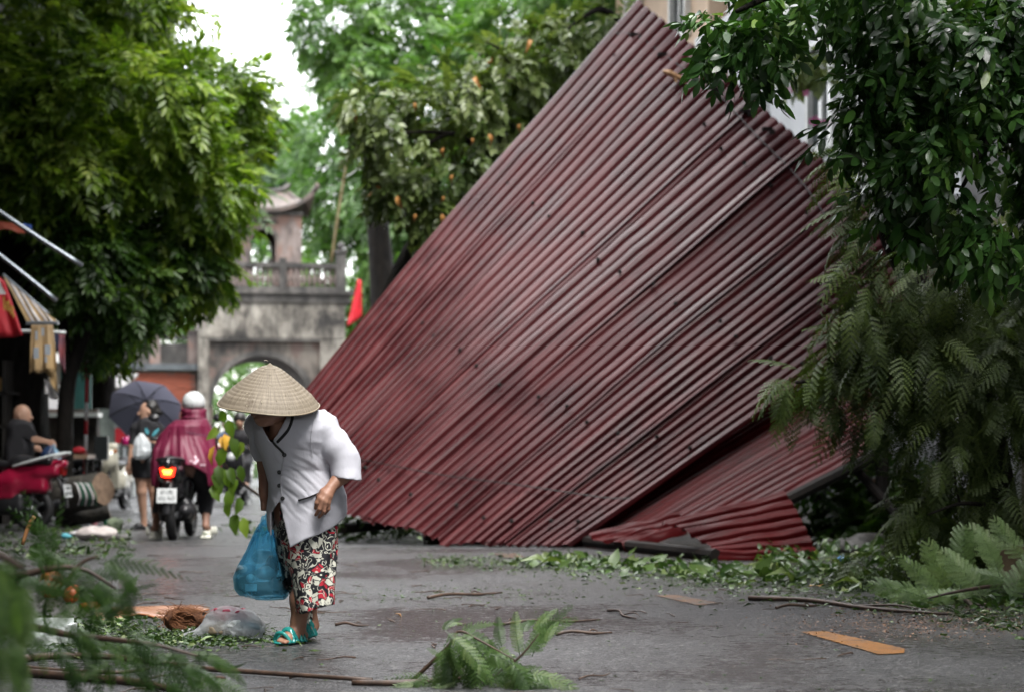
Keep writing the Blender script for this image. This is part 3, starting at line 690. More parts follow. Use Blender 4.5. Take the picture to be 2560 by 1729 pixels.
# ---- broad leaved tree knocked over behind the red roof: its nearest leaves are parts
bl = [blob(*b) for b in [(925, 265, 24.4, 75, 60), (1000, 340, 24.6, 115, 95), (1120, 260, 24.8, 135, 90), (1250, 205, 25.2, 130, 95), (1370, 120, 25.4, 120, 75), (1010, 470, 24.8, 90, 75), (1120, 420, 25.0, 130, 100), (1210, 340, 25.2, 120, 90), (1090, 540, 24.8, 75, 50), (1480, 60, 25.6, 90, 60)]]
bt = thing('fallen_tree', 'broad leaved tree with orange withered leaves knocked over behind the red roof', 'tree', gp(1010, 26))
b = MB()
b.tube(smooth_path([gp(960, 26.1, -.05), P(975, 900, 26.1), P(1010, 720, 26.1), P(1090, 560, 25.9), P(1220, 400, 25.7), P(1420, 180, 25.7), P(1560, 70, 25.7)]), [.30, .27, .24, .19, .12, .08, .04], 10)
b.tube(smooth_path([P(1300, 390, 25.3), P(1210, 375, 25.0), P(1130, 335, 24.7), P(1060, 365, 24.5)]), [.06, .045, .035, .015], 7)
b.tube(smooth_path([P(1130, 335, 24.7), P(1060, 330, 24.5), P(960, 335, 24.3)]), [.03, .02, .01], 6)
b.tube(smooth_path([P(1330, 285, 25.3), P(1230, 285, 24.9), P(1160, 290, 24.7)]), [.04, .03, .012], 6)
b.tube(smooth_path([P(1390, 215, 25.5), P(1300, 200, 25.1), P(1255, 130, 24.9), P(1215, 105, 24.8)]), [.045, .03, .02, .01], 6)
b.tube(smooth_path([P(1560, 55, 25.5), P(1500, 25, 25.3), P(1450, 50, 25.1), P(1400, 90, 25.0)]), [.05, .04, .025, .012], 6)
b.build('trunk', M_bark, bt, True, True)
crown('foliage', bl, 1500, SP_B, .30, M_lv_broad, bt, seed=12, droop=.75, clump=.5, cf=2.0, tb=.42)['kind'] = 'stuff'
r = np.random.default_rng(5); pos, out = blob_points(bl, 300, r, .5, 2.0, 12); lv, lf = leaf_hi()
pr = [mk('leaf', lv * (1, .55, 1), lf, M_lv_broad, bt, True, False, np.full(8, t_)) for t_ in (.35, .6, .8)]; me_or = to_mesh('leaf', leaf_hi(.5)[0] * (1, .48, 1.6), lf); me_or.materials.append(M_lv_orange)
fr_pos = pos - out * 0 + np.array([0, -.25, 0])
for i in range(min(len(pos), 190)):
    o = pr[i] if i < 3 else pr[i % 3].copy()
    if i >= 3: COL.objects.link(o)
    if i % 23 == 4: o.data = me_or
    X, Y, Z = frames(out[i:i + 1] * .5 + r.normal(0, .5, (1, 3)) + (0, 0, -.8), np.array([[0, -.7, .6]]) + r.normal(0, .4, (1, 3)))
    o.matrix_basis = Matrix.Translation(Vector(fr_pos[i])) @ Matrix(np.stack([X[0], Y[0], Z[0]], 1).tolist()).to_4x4() @ Matrix.Scale(.13 * r.uniform(.8, 1.25), 4)
for (px, py) in [(1035, 272), (1132, 452), (992, 505), (1040, 550), (1110, 385), (1298, 325), (1105, 550), (1220, 350), (1108, 505), (1180, 360)]:
    o = pr[0].copy(); o.data = me_or; COL.objects.link(o)
    X, Y, Z = frames(np.array([[r.normal(0, .4), -.1, -1]]), np.array([[0.1, -1, .2]]) + r.normal(0, .3, (1, 3)))
    o.matrix_basis = Matrix.Translation(Vector(P(px, py - 15, 24.0))) @ Matrix(np.stack([X[0], Y[0], Z[0]], 1).tolist()).to_4x4() @ Matrix.Scale(.125 * r.uniform(.6, 1.2), 4)

# ---- right: wet glossy leaves overhead
DR = 9.4
bl = [blob(*b) for b in [(1855, 30, DR, 85, 70, .25), (1800, 105, DR, 38, 55, .15), (1905, 110, DR, 50, 70, .2), (2040, -40, DR, 140, 50, .4), (2250, 50, DR, 130, 80, .5), (2210, 240, DR, 100, 80, .4), (2140, 310, DR, 50, 50, .3), (2390, 190, DR, 170, 140, .5), (2500, 360, DR, 120, 150, .5), (2330, 370, DR, 150, 120, .5), (2400, 530, DR, 110, 95, .4), (2260, 470, DR, 80, 70, .35), (2530, 60, DR, 110, 110, .5), (2500, 590, DR, 90, 60, .4), (2700, 300, DR, 150, 350, .8), (2300, -150, DR, 500, 120, 1.2)]]
rt = thing('street_tree', 'tree with wet glossy dark leaflets hanging over the right side of the street', 'tree', gp(2950, 10.5))
b = MB()
b.tube(smooth_path([gp(2980, 10.5, -.05), P(2960, 700, 10.4), P(2900, 200, 10.2), P(2780, -150, 10)]), [.22, .19, .16, .11], 10)
b.tube(smooth_path([P(2900, 250, 10.2), P(2640, 130, 9.8), P(2420, 120, 9.6), P(2240, 170, 9.5)]), [.08, .05, .03, .01], 7)
b.tube(smooth_path([P(2780, -120, 10), P(2400, -120, 9.7), P(2050, -60, 9.5), P(1840, 30, 9.4)]), [.07, .05, .03, .01], 7)
b.tube(smooth_path([P(2640, 140, 9.8), P(2500, 300, 9.6), P(2400, 480, 9.5)]), [.04, .025, .008], 7)
b.tube(smooth_path([P(2500, 160, 9.7), P(2350, 330, 9.5), P(2260, 450, 9.4)]), [.03, .02, .006], 7)
b.build('trunk', M_bark, rt, True, True)
SP_G = [spray('broad', 21, 6, .40, .155, True), spray('broad', 22, 5, .44, .165, True), spray('broad', 23, 7, .36, .145, True)]
crown('foliage', bl, 2500, SP_G, .205, M_lv_gloss, rt, seed=21, droop=.8, clump=.26, cf=3.4, tb=.38, tv=.16)['kind'] = 'stuff'
r = np.random.default_rng(8); pos, out = blob_points(bl[:14], 520, r, .26, 3.4, 21)
px_ = 1280 + pos[:, 0] * FPX / pos[:, 1]; py_ = HOR - (pos[:, 2] - CH) * FPX / pos[:, 1]; ok = (px_ < 2555) & (py_ > 5); pos, out = pos[ok], out[ok]
lv, lf = leaf_fine(.12); order = np.argsort(pos[:, 1]); pos, out = pos[order], out[order]
pr = [mk('leaf', lv * (1, .40, 1), lf, M_lv_gloss, rt, True, True, np.full(13, t_)) for t_ in (.3, .55, .98)]
for i in range(min(len(pos), 290)):
    k = i if i < 3 else (2 if i % 11 == 0 else i % 2); o = pr[k] if i < 3 else pr[k].copy()
    if i >= 3: COL.objects.link(o)
    X, Y, Z = frames(out[i:i + 1] * .6 + r.normal(0, .5, (1, 3)) + (0, 0, -.75), np.array([[0, -.5, .8]]) + r.normal(0, .5, (1, 3)))
    o.matrix_basis = Matrix.Translation(Vector(pos[i] + (0, -.08, 0))) @ Matrix(np.stack([X[0], Y[0], Z[0]], 1).tolist()).to_4x4() @ Matrix.Scale(.088 * r.uniform(.8, 1.25), 4)
lv, lf = leaf_hi()
# ---- right: dark feathery tree that came down beside the roof
FR = [frond(31, 9, 6, .35), frond(32, 8, 6, .5), frond(33, 10, 6, .25), frond(34, 9, 6, .7)]
DF = 12.6
bl = [blob(*b) for b in [(2150, 420, DF, 45, 80, .3), (2165, 560, DF, 50, 70, .3), (2150, 690, DF, 60, 70, .35), (2130, 790, DF, 60, 60, .3), (2170, 880, DF, 80, 70, .4), (2010, 960, DF, 75, 36, .2), (2060, 900, DF, 50, 35, .2), (2150, 1010, DF, 60, 60, .3), (2290, 680, DF, 120, 130, .6), (2430, 700, DF, 150, 170, .6), (2290, 900, DF, 110, 130, .5), (2450, 950, DF, 140, 180, .6), (2350, 1130, DF, 90, 120, .5), (2480, 1200, DF, 110, 140, .5), (2300, 1280, DF, 55, 70, .3), (2410, 1340, DF, 120, 55, .4), (2580, 900, DF, 70, 450, .8), (2200, 1400, DF, 80, 22, .3)]]
ft = thing('fallen_tree', 'dark feathery leaved tree brought down beside the right end of the red roof', 'tree', gp(2480, 13.2))
b = MB()
b.tube(smooth_path([gp(2520, 13.4, .05), P(2440, 1000, 13.3), P(2340, 800, 13.2), P(2230, 600, 13), P(2160, 400, 12.8)]), [.16, .13, .10, .07, .03], 9)
b.tube(smooth_path([P(2400, 920, 13.2), P(2250, 900, 13), P(2100, 940, 12.7), P(1990, 955, 12.5)]), [.05, .04, .025, .01], 7)
b.tube(smooth_path([P(2440, 1010, 13.2), P(2350, 1180, 13), P(2290, 1280, 12.8)]), [.05, .04, .02], 7)
b.tube(smooth_path([P(2445, 1000, 13.2), P(2500, 760, 13), P(2470, 560, 12.8)]), [.06, .04, .02], 7)
b.tube(smooth_path([P(2460, 1260, 12.2), P(2400, 1258, 12.1), P(2320, 1285, 12.0)]), [.016, .012, .005], 6)
b.tube(smooth_path([P(2400, 1258, 12.1), P(2388, 1200, 12.1), P(2382, 1080, 12.2)]), [.008, .006, .003], 6)
b.build('trunk', M_bark, ft, True, True)
crown('foliage', bl, 1750, FR, .25, M_lv_feather, ft, seed=31, droop=.75, clump=.35, cf=2.2, tb=.36, tv=.15, rand=.4)['kind'] = 'stuff'
def frond_objs(parent, temps, mt, pos, dirs, ups, sizes, name='frond', tints=(.3, .5, .7)):
    pr = []
    for i, (v, f, t_) in enumerate(temps): pr.append(mk(name, v, f, mt, parent, True, False, np.clip(t_ + tints[i % len(tints)], 0, 1)))
    r = np.random.default_rng(len(pos))
    for i in range(len(pos)):
        o = pr[i] if i < len(pr) else pr[i % len(pr)].copy()
        if i >= len(pr): COL.objects.link(o)
        X, Y, Z = frames(np.asarray(dirs[i], float)[None], np.asarray(ups[i], float)[None])
        o.matrix_basis = Matrix.Translation(Vector(pos[i])) @ Matrix(np.stack([X[0], Y[0], Z[0]], 1).tolist()).to_4x4() @ Matrix.Scale(float(sizes[i]), 4)
r = np.random.default_rng(9); pos, out = blob_points(bl[:15], 150, r, .35, 2.2, 31); pos = pos + (0, -.2, 0)
frond_objs(ft, FR, M_lv_feather, pos, out * .7 + r.normal(0, .4, pos.shape) + (0, -.1, -.6), np.tile((0., -.6, .8), (len(pos), 1)) + r.normal(0, .3, pos.shape), .25 * r.uniform(.8, 1.2, len(pos)), tints=(.45, .6, .5, .7))
# ---- flowering shrub on the balcony side, behind the roof
fl = tree('flowering_shrub', 'bushy shrub with pink flowers behind the right edge of the red roof', gp(2050, 24), [([gp(2050, 24, .1), P(2050, 700, 24), P(2040, 400, 24)], [.09, .07, .04])],
     [blob(*b) for b in [(2030, 290, 24, 70, 70), (1970, 220, 24, 50, 60), (2080, 360, 24, 60, 60), (1930, 290, 24, 40, 60), (2000, 160, 25, 70, 40)]], 420, SP_B, .28, M_lv_broad, cat='shrub', seed=41, tb=.62)
M_pink = mat('pink petals', (.62, .10, .30), .5, (.55, .2, .36), 20)
for i in range(9):
    px, py = [(2035, 302), (2052, 310), (2040, 315), (2060, 300), (1985, 225), (2010, 235), (2030, 298)][i % 7]; b = MB(); c = P(px + random.uniform(-10, 10), py + random.uniform(-7, 7), 23.4)
    for k in range(5):
        a = k * 1.256; b.add([c, c + .035 * np.array([math.cos(a - .4), -.3, math.sin(a - .4)]), c + .045 * np.array([math.cos(a), -.1, math.sin(a)]), c + .035 * np.array([math.cos(a + .4), -.3, math.sin(a + .4)])], [(0, 1, 2, 3)])
    b.build('flower', M_pink, fl, True)
# ================================================================== THE COLLAPSED ROOF
def red_paint(name, c0, c1, c2, sp=.30):
    m, t, b = nodes(name); a1 = N(t, 'ShaderNodeAttribute'); a1.attribute_name = 'across'; a2 = N(t, 'ShaderNodeAttribute'); a2.attribute_name = 'along'
    cb = N(t, 'ShaderNodeCombineXYZ'); t.links.new(a1.outputs['Fac'], cb.inputs[0]); t.links.new(a2.outputs['Fac'], cb.inputs[1]); v = cb.outputs[0]
    mp = N(t, 'ShaderNodeMapping'); mp.inputs['Scale'].default_value = (26, 2.2, 1); t.links.new(v, mp.inputs[0])
    n = noise_tex(t, mp.outputs[0], 1.0, 7, .65); oc = coords(t); n2 = noise_tex(t, oc, 1.7, 6, .6); n3 = noise_tex(t, oc, 26, 4, .7)
    col = ramp(t, [(.30, c1), (.48, c0), (.64, c2)], n)
    mx = N(t, 'ShaderNodeMixRGB', blend_type='MULTIPLY'); mx.inputs[0].default_value = .75; t.links.new(col, mx.inputs[1]); t.links.new(ramp(t, [(.34, (.42, .42, .46)), (.55, (1, 1, 1))], n2), mx.inputs[2])
    m2 = N(t, 'ShaderNodeMixRGB'); t.links.new(ramp(t, [(.66, (0,)), (.74, (.55,))], n3), m2.inputs[0]); t.links.new(mx.outputs[0], m2.inputs[1]); m2.inputs[2].default_value = (.07, .055, .055, 1)
    t.links.new(m2.outputs[0], b.inputs['Base Color']); t.links.new(ramp(t, [(.3, (.26,)), (.7, (.46,))], n2), b.inputs['Roughness'])
    b.inputs['Specular IOR Level'].default_value = sp
    bump(t, b, noise_tex(t, oc, 60, 4, .6), .12, .004); return m
M_red = red_paint('weathered maroon roof paint', (.060, .008, .010), (.034, .007, .008), (.090, .020, .022))
M_red_shade = red_paint('fresher red roof paint with shade', (.060, .004, .005), (.036, .003, .0035), (.080, .008, .009), .07)  # the main sheet's shade is put into this darker red
M_iron = mat('blackened iron', (.010, .0095, .009), .65, (.018, .014, .012), 9, bs=.3, bscale=60, spec=.15)
rl = G(1250, 1368)
roof = thing('collapsed_roof', 'huge maroon corrugated metal roof lying tilted across the right half of the street', 'roof', rl)
def curve(pts):
    p = np.array(pts, float); return lambda v: np.stack([np.interp(v, p[:, 0], p[:, 1]), np.interp(v, p[:, 0], p[:, 2])], -1)
def leanD(py, D0, k): return (D0 + k * CH) / (1 + k * (py - HOR) / FPX)
E1 = curve([(0, 675, 1121), (.1, 712, 1163), (.2, 757, 1202), (.33, 815, 1246), (.465, 872, 1284), (.575, 985, 1323), (.68, 1092, 1353), (.74, 1150, 1363), (.80, 1210, 1367), (1, 1425, 1367)])
T1 = curve([(0, 1598, 18), (.23, 1780, 166), (.38, 1900, 272), (.54, 2030, 386), (.74, 2190, 510), (1, 2400, 690)])
d1 = lambda v: np.interp(v, [0, .2, .465, .75, 1], [20.6, 20.1, 19.3, 18.75, 18.55])
def surf(E, T, d0, k, v, u, bow=0.0):
    e, t_ = E(v), T(v); im = e + (t_ - e) * u[..., None]; im[..., 0] += bow * 4 * u * (1 - u) * (1 - v) ; im[..., 1] += bow * 4 * u * (1 - u) * (1 - v)
    D = leanD(im[..., 1], d0(v), k(v) if callable(k) else k); return np.stack([(im[..., 0] - 1280) * D / FPX, D, CH - (im[..., 1] - HOR) * D / FPX], -1)
def corrugated(name, E, T, d0, k, v0, v1, ridges, ph, m, nu=34, amp=.024, off=0.0, seed=0, dent=.022, jag=.0, bow=0.0, per=14, lip=0.0):
    nv = max(6, int(ridges * per)) + 1; vv, uu = np.meshgrid(np.linspace(v0, v1, nv), np.linspace(0, 1, nu), indexing='ij')
    rj = np.random.default_rng(seed); j0 = np.interp(vv[:, 0], np.linspace(v0, v1, 7), rj.normal(0, 1, 7)) * jag
    u2 = uu.copy(); u2 = uu * (1 - j0[:, None]) + j0[:, None]
    B = surf(E, T, d0, k, vv, u2, bow); e = 1e-3
    n = norm(np.cross(surf(E, T, d0, k, vv + e, u2, bow) - B, surf(E, T, d0, k, vv, u2 + e, bow) - B)); n = np.where((n[..., 1:2] > 0), -n, n)
    t_ = (vv - v0) / (v1 - v0) * ridges + ph; prof = 1 - np.abs(np.cos(math.pi * t_)) ** 9 * .92 - .14 * (np.sin(math.pi * t_) < .55) * 0; prof = prof - .10 * (2 * np.abs((t_ % 1) - .5)) ** 2
    q = np.stack([vv * 5, u2 * 3, 0 * vv], -1); low = vnoise(q, 2.0, 3.0) * dent + vnoise(q * (3.5, 1.2, 1), 2.3, 6.0) * dent * .35 + vnoise(q, 3.0, seed) * dent * .2
    rn = np.random.default_rng(int(seed) + 50).normal(0, 1, 60); low = low + .0055 * rn[np.clip((t_ - .0).astype(int), 0, 59)] * (np.sin(math.pi * (t_ % 1))) + .010 * np.exp(-((u2 - .55 - .12 * np.sin(vv * 9 + seed)) / .012) ** 2) * (np.sin(vv * 23 + seed) > .55)
    edge = lip * np.exp(-((vv - v1) / (.10 * (v1 - v0))) ** 2) * (.4 + .6 * np.sin(math.pi * u2 * 1.3 + seed)) 
    V = (B + n * (amp * prof + low + off + edge)[..., None]).reshape(-1, 3)
    i, j = np.meshgrid(np.arange(nv - 1), np.arange(nu - 1), indexing='ij'); a = (i * nu + j).ravel(); F = np.stack([a, a + nu, a + nu + 1, a + 1], 1)
    o = mk(name, V, F, m, roof, True)
    for an, val in (('across', vv), ('along', u2)):
        at = o.data.attributes.new(an, 'FLOAT', 'POINT'); at.data.foreach_set('value', val.ravel().astype(np.float32) + seed * .37)
    return o
NR = 43; cuts = [0, 5, 10.5, 16, 23, 29, 36, 43]
for s in range(7):
    a, c = max(cuts[s] - 1.5, 0) / NR, (cuts[s + 1] + .5) / NR
    corrugated('corrugated_sheet', E1, T1, d1, .45, a, min(c, 1), (min(c, 1) - a) * NR, a * NR, M_red, off=.014 * (6 - s), seed=s + 1, bow=-10, lip=[.02, .04, .02, .055, .02, .035, .02][s], jag=.006, amp=.044)
E2 = curve([(0, 1345, 1364), (.25, 1425, 1371), (.4, 1500, 1357), (.5, 1562, 1344), (.62, 1640, 1318), (.75, 1730, 1300), (.87, 1830, 1276), (1, 1955, 1240)])
T2 = curve([(0, 2400, 720), (.25, 2340, 810), (.6, 2260, 965), (1, 2150, 1138)])
d2 = lambda v: np.interp(v, [0, .25, 1], [18.85, 18.78, 17.5])
k2 = lambda v: np.interp(v, [0, .25, 1], [.47, .45, .10])
corrugated('corrugated_sheet', E2, T2, d2, k2, 0, 1, 17, .2, M_red_shade, off=-.05, seed=9, jag=.012, dent=.010, amp=.04)
E3 = curve([(0, 1655, 1318), (.35, 1712, 1342), (.7, 1772, 1385), (1, 1797, 1399)])
T3 = curve([(0, 1960, 1236), (.3, 1990, 1282), (.7, 2020, 1345), (1, 2046, 1403)])
d3 = lambda v: np.interp(v, [0, 1], [16.55, 16.08])
corrugated('corrugated_sheet', E3, T3, d3, .1, 0, 1, 7, .1, M_red_shade, off=.03, seed=12, jag=.03, dent=.012, amp=.04, nu=26)
E4 = curve([(0, 1470, 1340), (1, 1560, 1372)]); T4 = curve([(0, 1700, 1290), (1, 1715, 1322)])
corrugated('corrugated_sheet', E4, T4, lambda v: 17.9 - .25 * v, .12, 0, 1, 3, .1, M_red_shade, off=.02, seed=14, jag=.05, dent=.02, amp=.035, nu=20)
# what held the roof up
def beam(p, q, r, m=M_iron, name='roof_beam'):
    b = MB(); b.tube([p, (np.array(p) + q) / 2, q], r, 8); return b.build(name, m, roof, True)
beam(P(1958, 1254, 17.2), P(2180, 1142, 17.6), .055)
beam(P(2130, 1160, 17.9), P(2270, 1318, 17.3), .04)
beam(G(1470, 1372) + (0, .3, .06), G(1800, 1408) + (0, .35, .05), .05)
beam(P(1060, 1345, 19.5), G(1480, 1366) + (0, .6, .05), .07)  # added beam, a dark filler for the shade under the eave
beam(P(2205, 1120, 18.3), G(2205, 1375) + (0, 0, .0), .06)
beam(P(860, 1320, 19.6), P(1080, 1300, 20.4), .05)
beam(P(1500, 400, 22.6), P(2250, 900, 21.4), .05); beam(P(1100, 900, 22.2), P(1900, 1250, 20.6), .05)
M_wire = mat('thin dark wire', (.025, .022, .022), .5)
def on_roof(px, py, lift=.05): return P(px, py, leanD(py, np.interp(px, [700, 1300, 2100], [20.0, 19.0, 18.6]), .45) - lift)
def snap(px, py, lift):
    """nearest point of the main sheet surface under a photo position"""
    best = None
    for v in np.linspace(0, 1, 60):
        e, t_ = E1(v), T1(v); d = t_ - e; u = np.clip(((px - e[0]) * d[0] + (py - e[1]) * d[1]) / (d @ d), 0, 1); q = e + d * u; r_ = np.hypot(*(q - (px, py)))
        if best is None or r_ < best[0]: best = (r_, v, u)
    return surf(E1, T1, d1, .45, np.array([best[1]]), np.array([best[2]]), -10)[0] + np.array([0, -.8, .5]) * lift
for pts in ([(890, 1160), (1000, 1185), (1120, 1205), (1300, 1232), (1500, 1259), (1580, 1268)], [(1515, 98), (1590, 112), (1660, 160), (1740, 215), (1800, 262), (1880, 350), (1990, 462), (2060, 560)]):
    b = MB(); b.tube(smooth_path([snap(px, py, .13) for px, py in pts], 4), .006, 5); b.build('wire', M_wire, roof, True)
scr = MB(); scr.lathe([(.02, 0), (.02, .012), (.01, .014), (.008, .035)], 8); sp = None
for u in (.07, .34, .62, .90):
    for v in np.linspace(.06, .97, 12):
        v = v + random.uniform(-.02, .02); p = surf(E1, T1, d1, .45, np.array([v]), np.array([u + random.uniform(-.012, .012)]), -10)[0] + np.array([0, -.89, .45]) * .11
        if sp is None: sp = scr.build('screw', M_iron, roof, True); o = sp
        else: o = sp.copy(); COL.objects.link(o)
        o.matrix_basis = Matrix.Translation(Vector(p)) @ Matrix.Rotation(R(62), 4, 'X')
for (px, py) in [(1592, 114), (1655, 158), (1727, 200), (1793, 250), (1862, 302), (1918, 348)]:
    c = snap(px, py, .14); b = MB(); b.box(c, (.10, .05, .035), rotz(.3)); b.box(c + (.05, 0, -.03), (.05, .04, .05)); b.build('clip', M_iron, roof, True)
# things lying on the roof
M_wood = mat('split raw wood', (.50, .30, .15), .6, (.34, .18, .08), 18, bs=.4, bscale=50)
c = snap(1682, 228, .24)
wd = thing('wood_chunk', 'split piece of pale wood lying near the top of the red roof', 'wood', c)
b = MB(); b.tube([(-.11, 0, .05), (-.05, -.02, .03), (.06, 0, -.02), (.12, .01, -.07)], [.03, .055, .05, .02], 7, flat=.6); b.tube([(0, -.02, .02), (.03, -.04, -.08)], [.03, .01], 6); b.build('splinter', M_wood, wd)
# ================================================================== PEOPLE
M_skin = mat('old tanned skin', (.30, .155, .10), .5, (.235, .115, .075), 14, bs=.18, bscale=90, bdist=.002)
M_skin2 = mat('light skin', (.50, .30, .21), .5, (.44, .25, .17), 10)
M_skin3 = mat('sunburnt skin', (.30, .16, .11), .55, (.25, .13, .09), 10)
M_blouse = mat('thin white cotton', (.50, .50, .55), .8, (.45, .45, .50), 3, bs=.35, bscale=34, bdist=.006, stretch=(1, 1, .55))
M_blackc = mat('black piping', (.012, .012, .014), .6)
M_btn = mat('black button', (.012, .012, .013), .3)
M_black_cotton = mat('black cotton', (.014, .014, .017), .8, (.024, .024, .028), 6)
M_hair = mat('black hair', (.010, .009, .009), .45, (.02, .017, .015), 40, stretch=(1, 1, .2))

def pattern():
    m, t, b = nodes('red white and black print'); v = coords(t)
    wn = N(t, 'ShaderNodeTexNoise'); wn.inputs['Scale'].default_value = 12; wn.inputs['Detail'].default_value = 1.5; t.links.new(v, wn.inputs['Vector'])
    mixv = N(t, 'ShaderNodeMixRGB', blend_type='ADD'); mixv.inputs[0].default_value = .06; t.links.new(v, mixv.inputs[1]); t.links.new(wn.outputs['Color'], mixv.inputs[2])
    K = (.007, .007, .012); C = (.56, .56, .48); Rd = (.40, .010, .028)
    def vor(sc, feat):
        q = N(t, 'ShaderNodeTexVoronoi', feature=feat); q.inputs['Scale'].default_value = sc; t.links.new(mixv.outputs[0], q.inputs['Vector']); return q
    v1 = vor(36, 'F1'); e1 = vor(36, 'DISTANCE_TO_EDGE'); sc1 = N(t, 'ShaderNodeSeparateColor'); t.links.new(v1.outputs['Color'], sc1.inputs[0])
    fill = ramp(t, [(0, K), (.30, C), (.60, Rd), (.84, K)], sc1.outputs[0], 'CONSTANT')
    core = ramp(t, [(0, C), (.35, K), (.6, Rd), (.8, C)], sc1.outputs[1], 'CONSTANT')
    m1 = N(t, 'ShaderNodeMixRGB'); t.links.new(ramp(t, [(0, (1,)), (.17, (0,)), (.30, (0,))], v1.outputs['Distance'], 'CONSTANT'), m1.inputs[0]); t.links.new(fill, m1.inputs[1]); t.links.new(core, m1.inputs[2])
    m2 = N(t, 'ShaderNodeMixRGB'); t.links.new(ramp(t, [(0, (1,)), (.055, (0,))], e1.outputs['Distance'], 'CONSTANT'), m2.inputs[0]); t.links.new(m1.outputs[0], m2.inputs[1]); m2.inputs[2].default_value = (*K, 1)
    n = noise_tex(t, mixv.outputs[0], 24, 1.0, .4, .8); sel = N(t, 'ShaderNodeMixRGB'); t.links.new(ramp(t, [(0, (0,)), (.40, (1,)), (.435, (0,)), (.60, (1,)), (.64, (0,))], n, 'CONSTANT'), sel.inputs[0]); t.links.new(m2.outputs[0], sel.inputs[1]); sel.inputs[2].default_value = (*C, 1)
    t.links.new(sel.outputs[0], b.inputs['Base Color']); b.inputs['Roughness'].default_value = .75; return m
M_print = pattern()
def straw():
    m, t, b = nodes('dry palm leaf'); tc = N(t, 'ShaderNodeTexCoord'); sx = N(t, 'ShaderNodeSeparateXYZ'); t.links.new(tc.outputs['Object'], sx.inputs[0])
    at = N(t, 'ShaderNodeMath', operation='ARCTAN2'); t.links.new(sx.outputs[1], at.inputs[0]); t.links.new(sx.outputs[0], at.inputs[1])
    cb = N(t, 'ShaderNodeCombineXYZ'); ml = N(t, 'ShaderNodeMath', operation='MULTIPLY'); ml.inputs[1].default_value = 26; t.links.new(at.outputs[0], ml.inputs[0]); t.links.new(ml.outputs[0], cb.inputs[0])
    m2 = N(t, 'ShaderNodeMath', operation='MULTIPLY'); m2.inputs[1].default_value = 9; t.links.new(sx.outputs[2], m2.inputs[0]); t.links.new(m2.outputs[0], cb.inputs[2])
    n = noise_tex(t, cb.outputs[0], 1.4, 5, .7); o = noise_tex(t, tc.outputs['Object'], 13, 5, .65)
    mx = N(t, 'ShaderNodeMixRGB', blend_type='MULTIPLY'); mx.inputs[0].default_value = .85
    t.links.new(ramp(t, [(.28, (.10, .08, .058)), (.5, (.20, .165, .12)), (.72, (.30, .255, .19))], n), mx.inputs[1]); t.links.new(ramp(t, [(.30, (.35, .27, .22)), (.40, (1, 1, 1))], o), mx.inputs[2])
    t.links.new(mx.outputs[0], b.inputs['Base Color']); b.inputs['Roughness'].default_value = .6; bump(t, b, n, .55, .004); return m
M_straw = straw()
M_teal = mat('teal jelly plastic', (.02, .24, .21), .22, (.015, .18, .17), 8, coat=.4)

WR = G(500 + 470 / 1.962, 850 + 1485 / 1.962); WD = WR[1]
def W(cx, cy, y=0.0): return P(500 + cx / 1.962, 850 + cy / 1.962, WD + y) - WR
woman = thing('person', 'bent old woman in white blouse and printed trousers walking with a blue bag', 'person', WR)
def wx(cx): return W(cx, 700)[0]
def wz(cy, y=0.0): return W(470, cy, y)[2]
wl = 1 / (1.962 * FPX / WD)                    # one unit of the close-up in metres
# --- body
s = SDF((-.34, -.38, -.01), (.30, .34, 1.30), .0045)
s.chain([W(505, 840, .03), W(480, 640, .0), W(450, 500, -.08), W(430, 430, -.13)], [.125, .115, .11, .075], .03)
s.cap(W(330, 430, -.05), W(545, 440, -.11), .05, .055, .03)
s.cap(W(425, 440, -.14), W(368, 360, -.20), .048, .042, .03)
s.ell(W(350, 290, -.235), (.074, .088, .10), .02, rotz(.5)); s.ell(W(318, 356, -.265), (.052, .055, .052), .03); s.ell(W(306, 398, -.28), (.024, .026, .018), .02)
s.cap(W(272, 325, -.30), W(263, 358, -.315), .008, .013, .012); s.ell(W(270, 362, -.305), (.017, .013, .009), .008)
s.ell(W(285, 384, -.305), (.019, .012, .0055), .005); s.ell(W(289, 392, -.30), (.016, .011, .006), .005); s.ell(W(345, 345, -.30), (.035, .022, .03), .02)
s.ell(W(285, 332, -.315), (.014, .01, .008), .006, cut=True); s.ell(W(322, 330, -.325), (.014, .01, .008), .006, cut=True)
s.ell(W(405, 330, -.22), (.010, .02, .03), .006)
s.chain([W(575, 430, -.08), W(722, 605, -.08), W(698, 660, -.12), W(640, 722, -.165)], [.048, .038, .036, .0225], .012)
for pts, rs in (([(642, 718, -0.162), (608, 748, -0.190), (588, 772, -0.202), (572, 797, -0.202), (565, 823, -0.192)], [.019, .015, .0115, .0088, .0068]),
                ([(644, 722, -0.165), (618, 756, -0.195), (602, 783, -0.208), (586, 826, -0.208), (567, 856, -0.192)], [.019, .015, .0118, .009, .0068]),
                ([(647, 724, -0.163), (627, 762, -0.193), (616, 792, -0.203), (609, 838, -0.200), (584, 867, -0.182)], [.018, .0145, .0112, .0086, .0065]),
                ([(650, 724, -0.158), (636, 766, -0.184), (630, 796, -0.190), (630, 828, -0.185), (613, 850, -0.172)], [.016, .013, .010, .0076, .006]),
                ([(632, 722, -0.170), (602, 738, -0.178), (582, 762, -0.172), (570, 790, -0.162)], [.017, .0125, .0095, .0072])):
    s.chain([W(*p) for p in pts], rs, .005)
s.chain([W(292, 425, .0), W(322, 620, .06), W(318, 735, .05), W(316, 770, .045)], [.044, .034, .025, .021], .012)
s.ell(W(319, 797, .04), (.020, .027, .034), .008)
for k in range(4): s.chain([W(322 + k, 792 + k * 8, .022), W(309, 800 + k * 8, .010), W(307, 806 + k * 7, .03), W(318, 808 + k * 7, .044)], [.0085, .0085, .008, .007], .003)
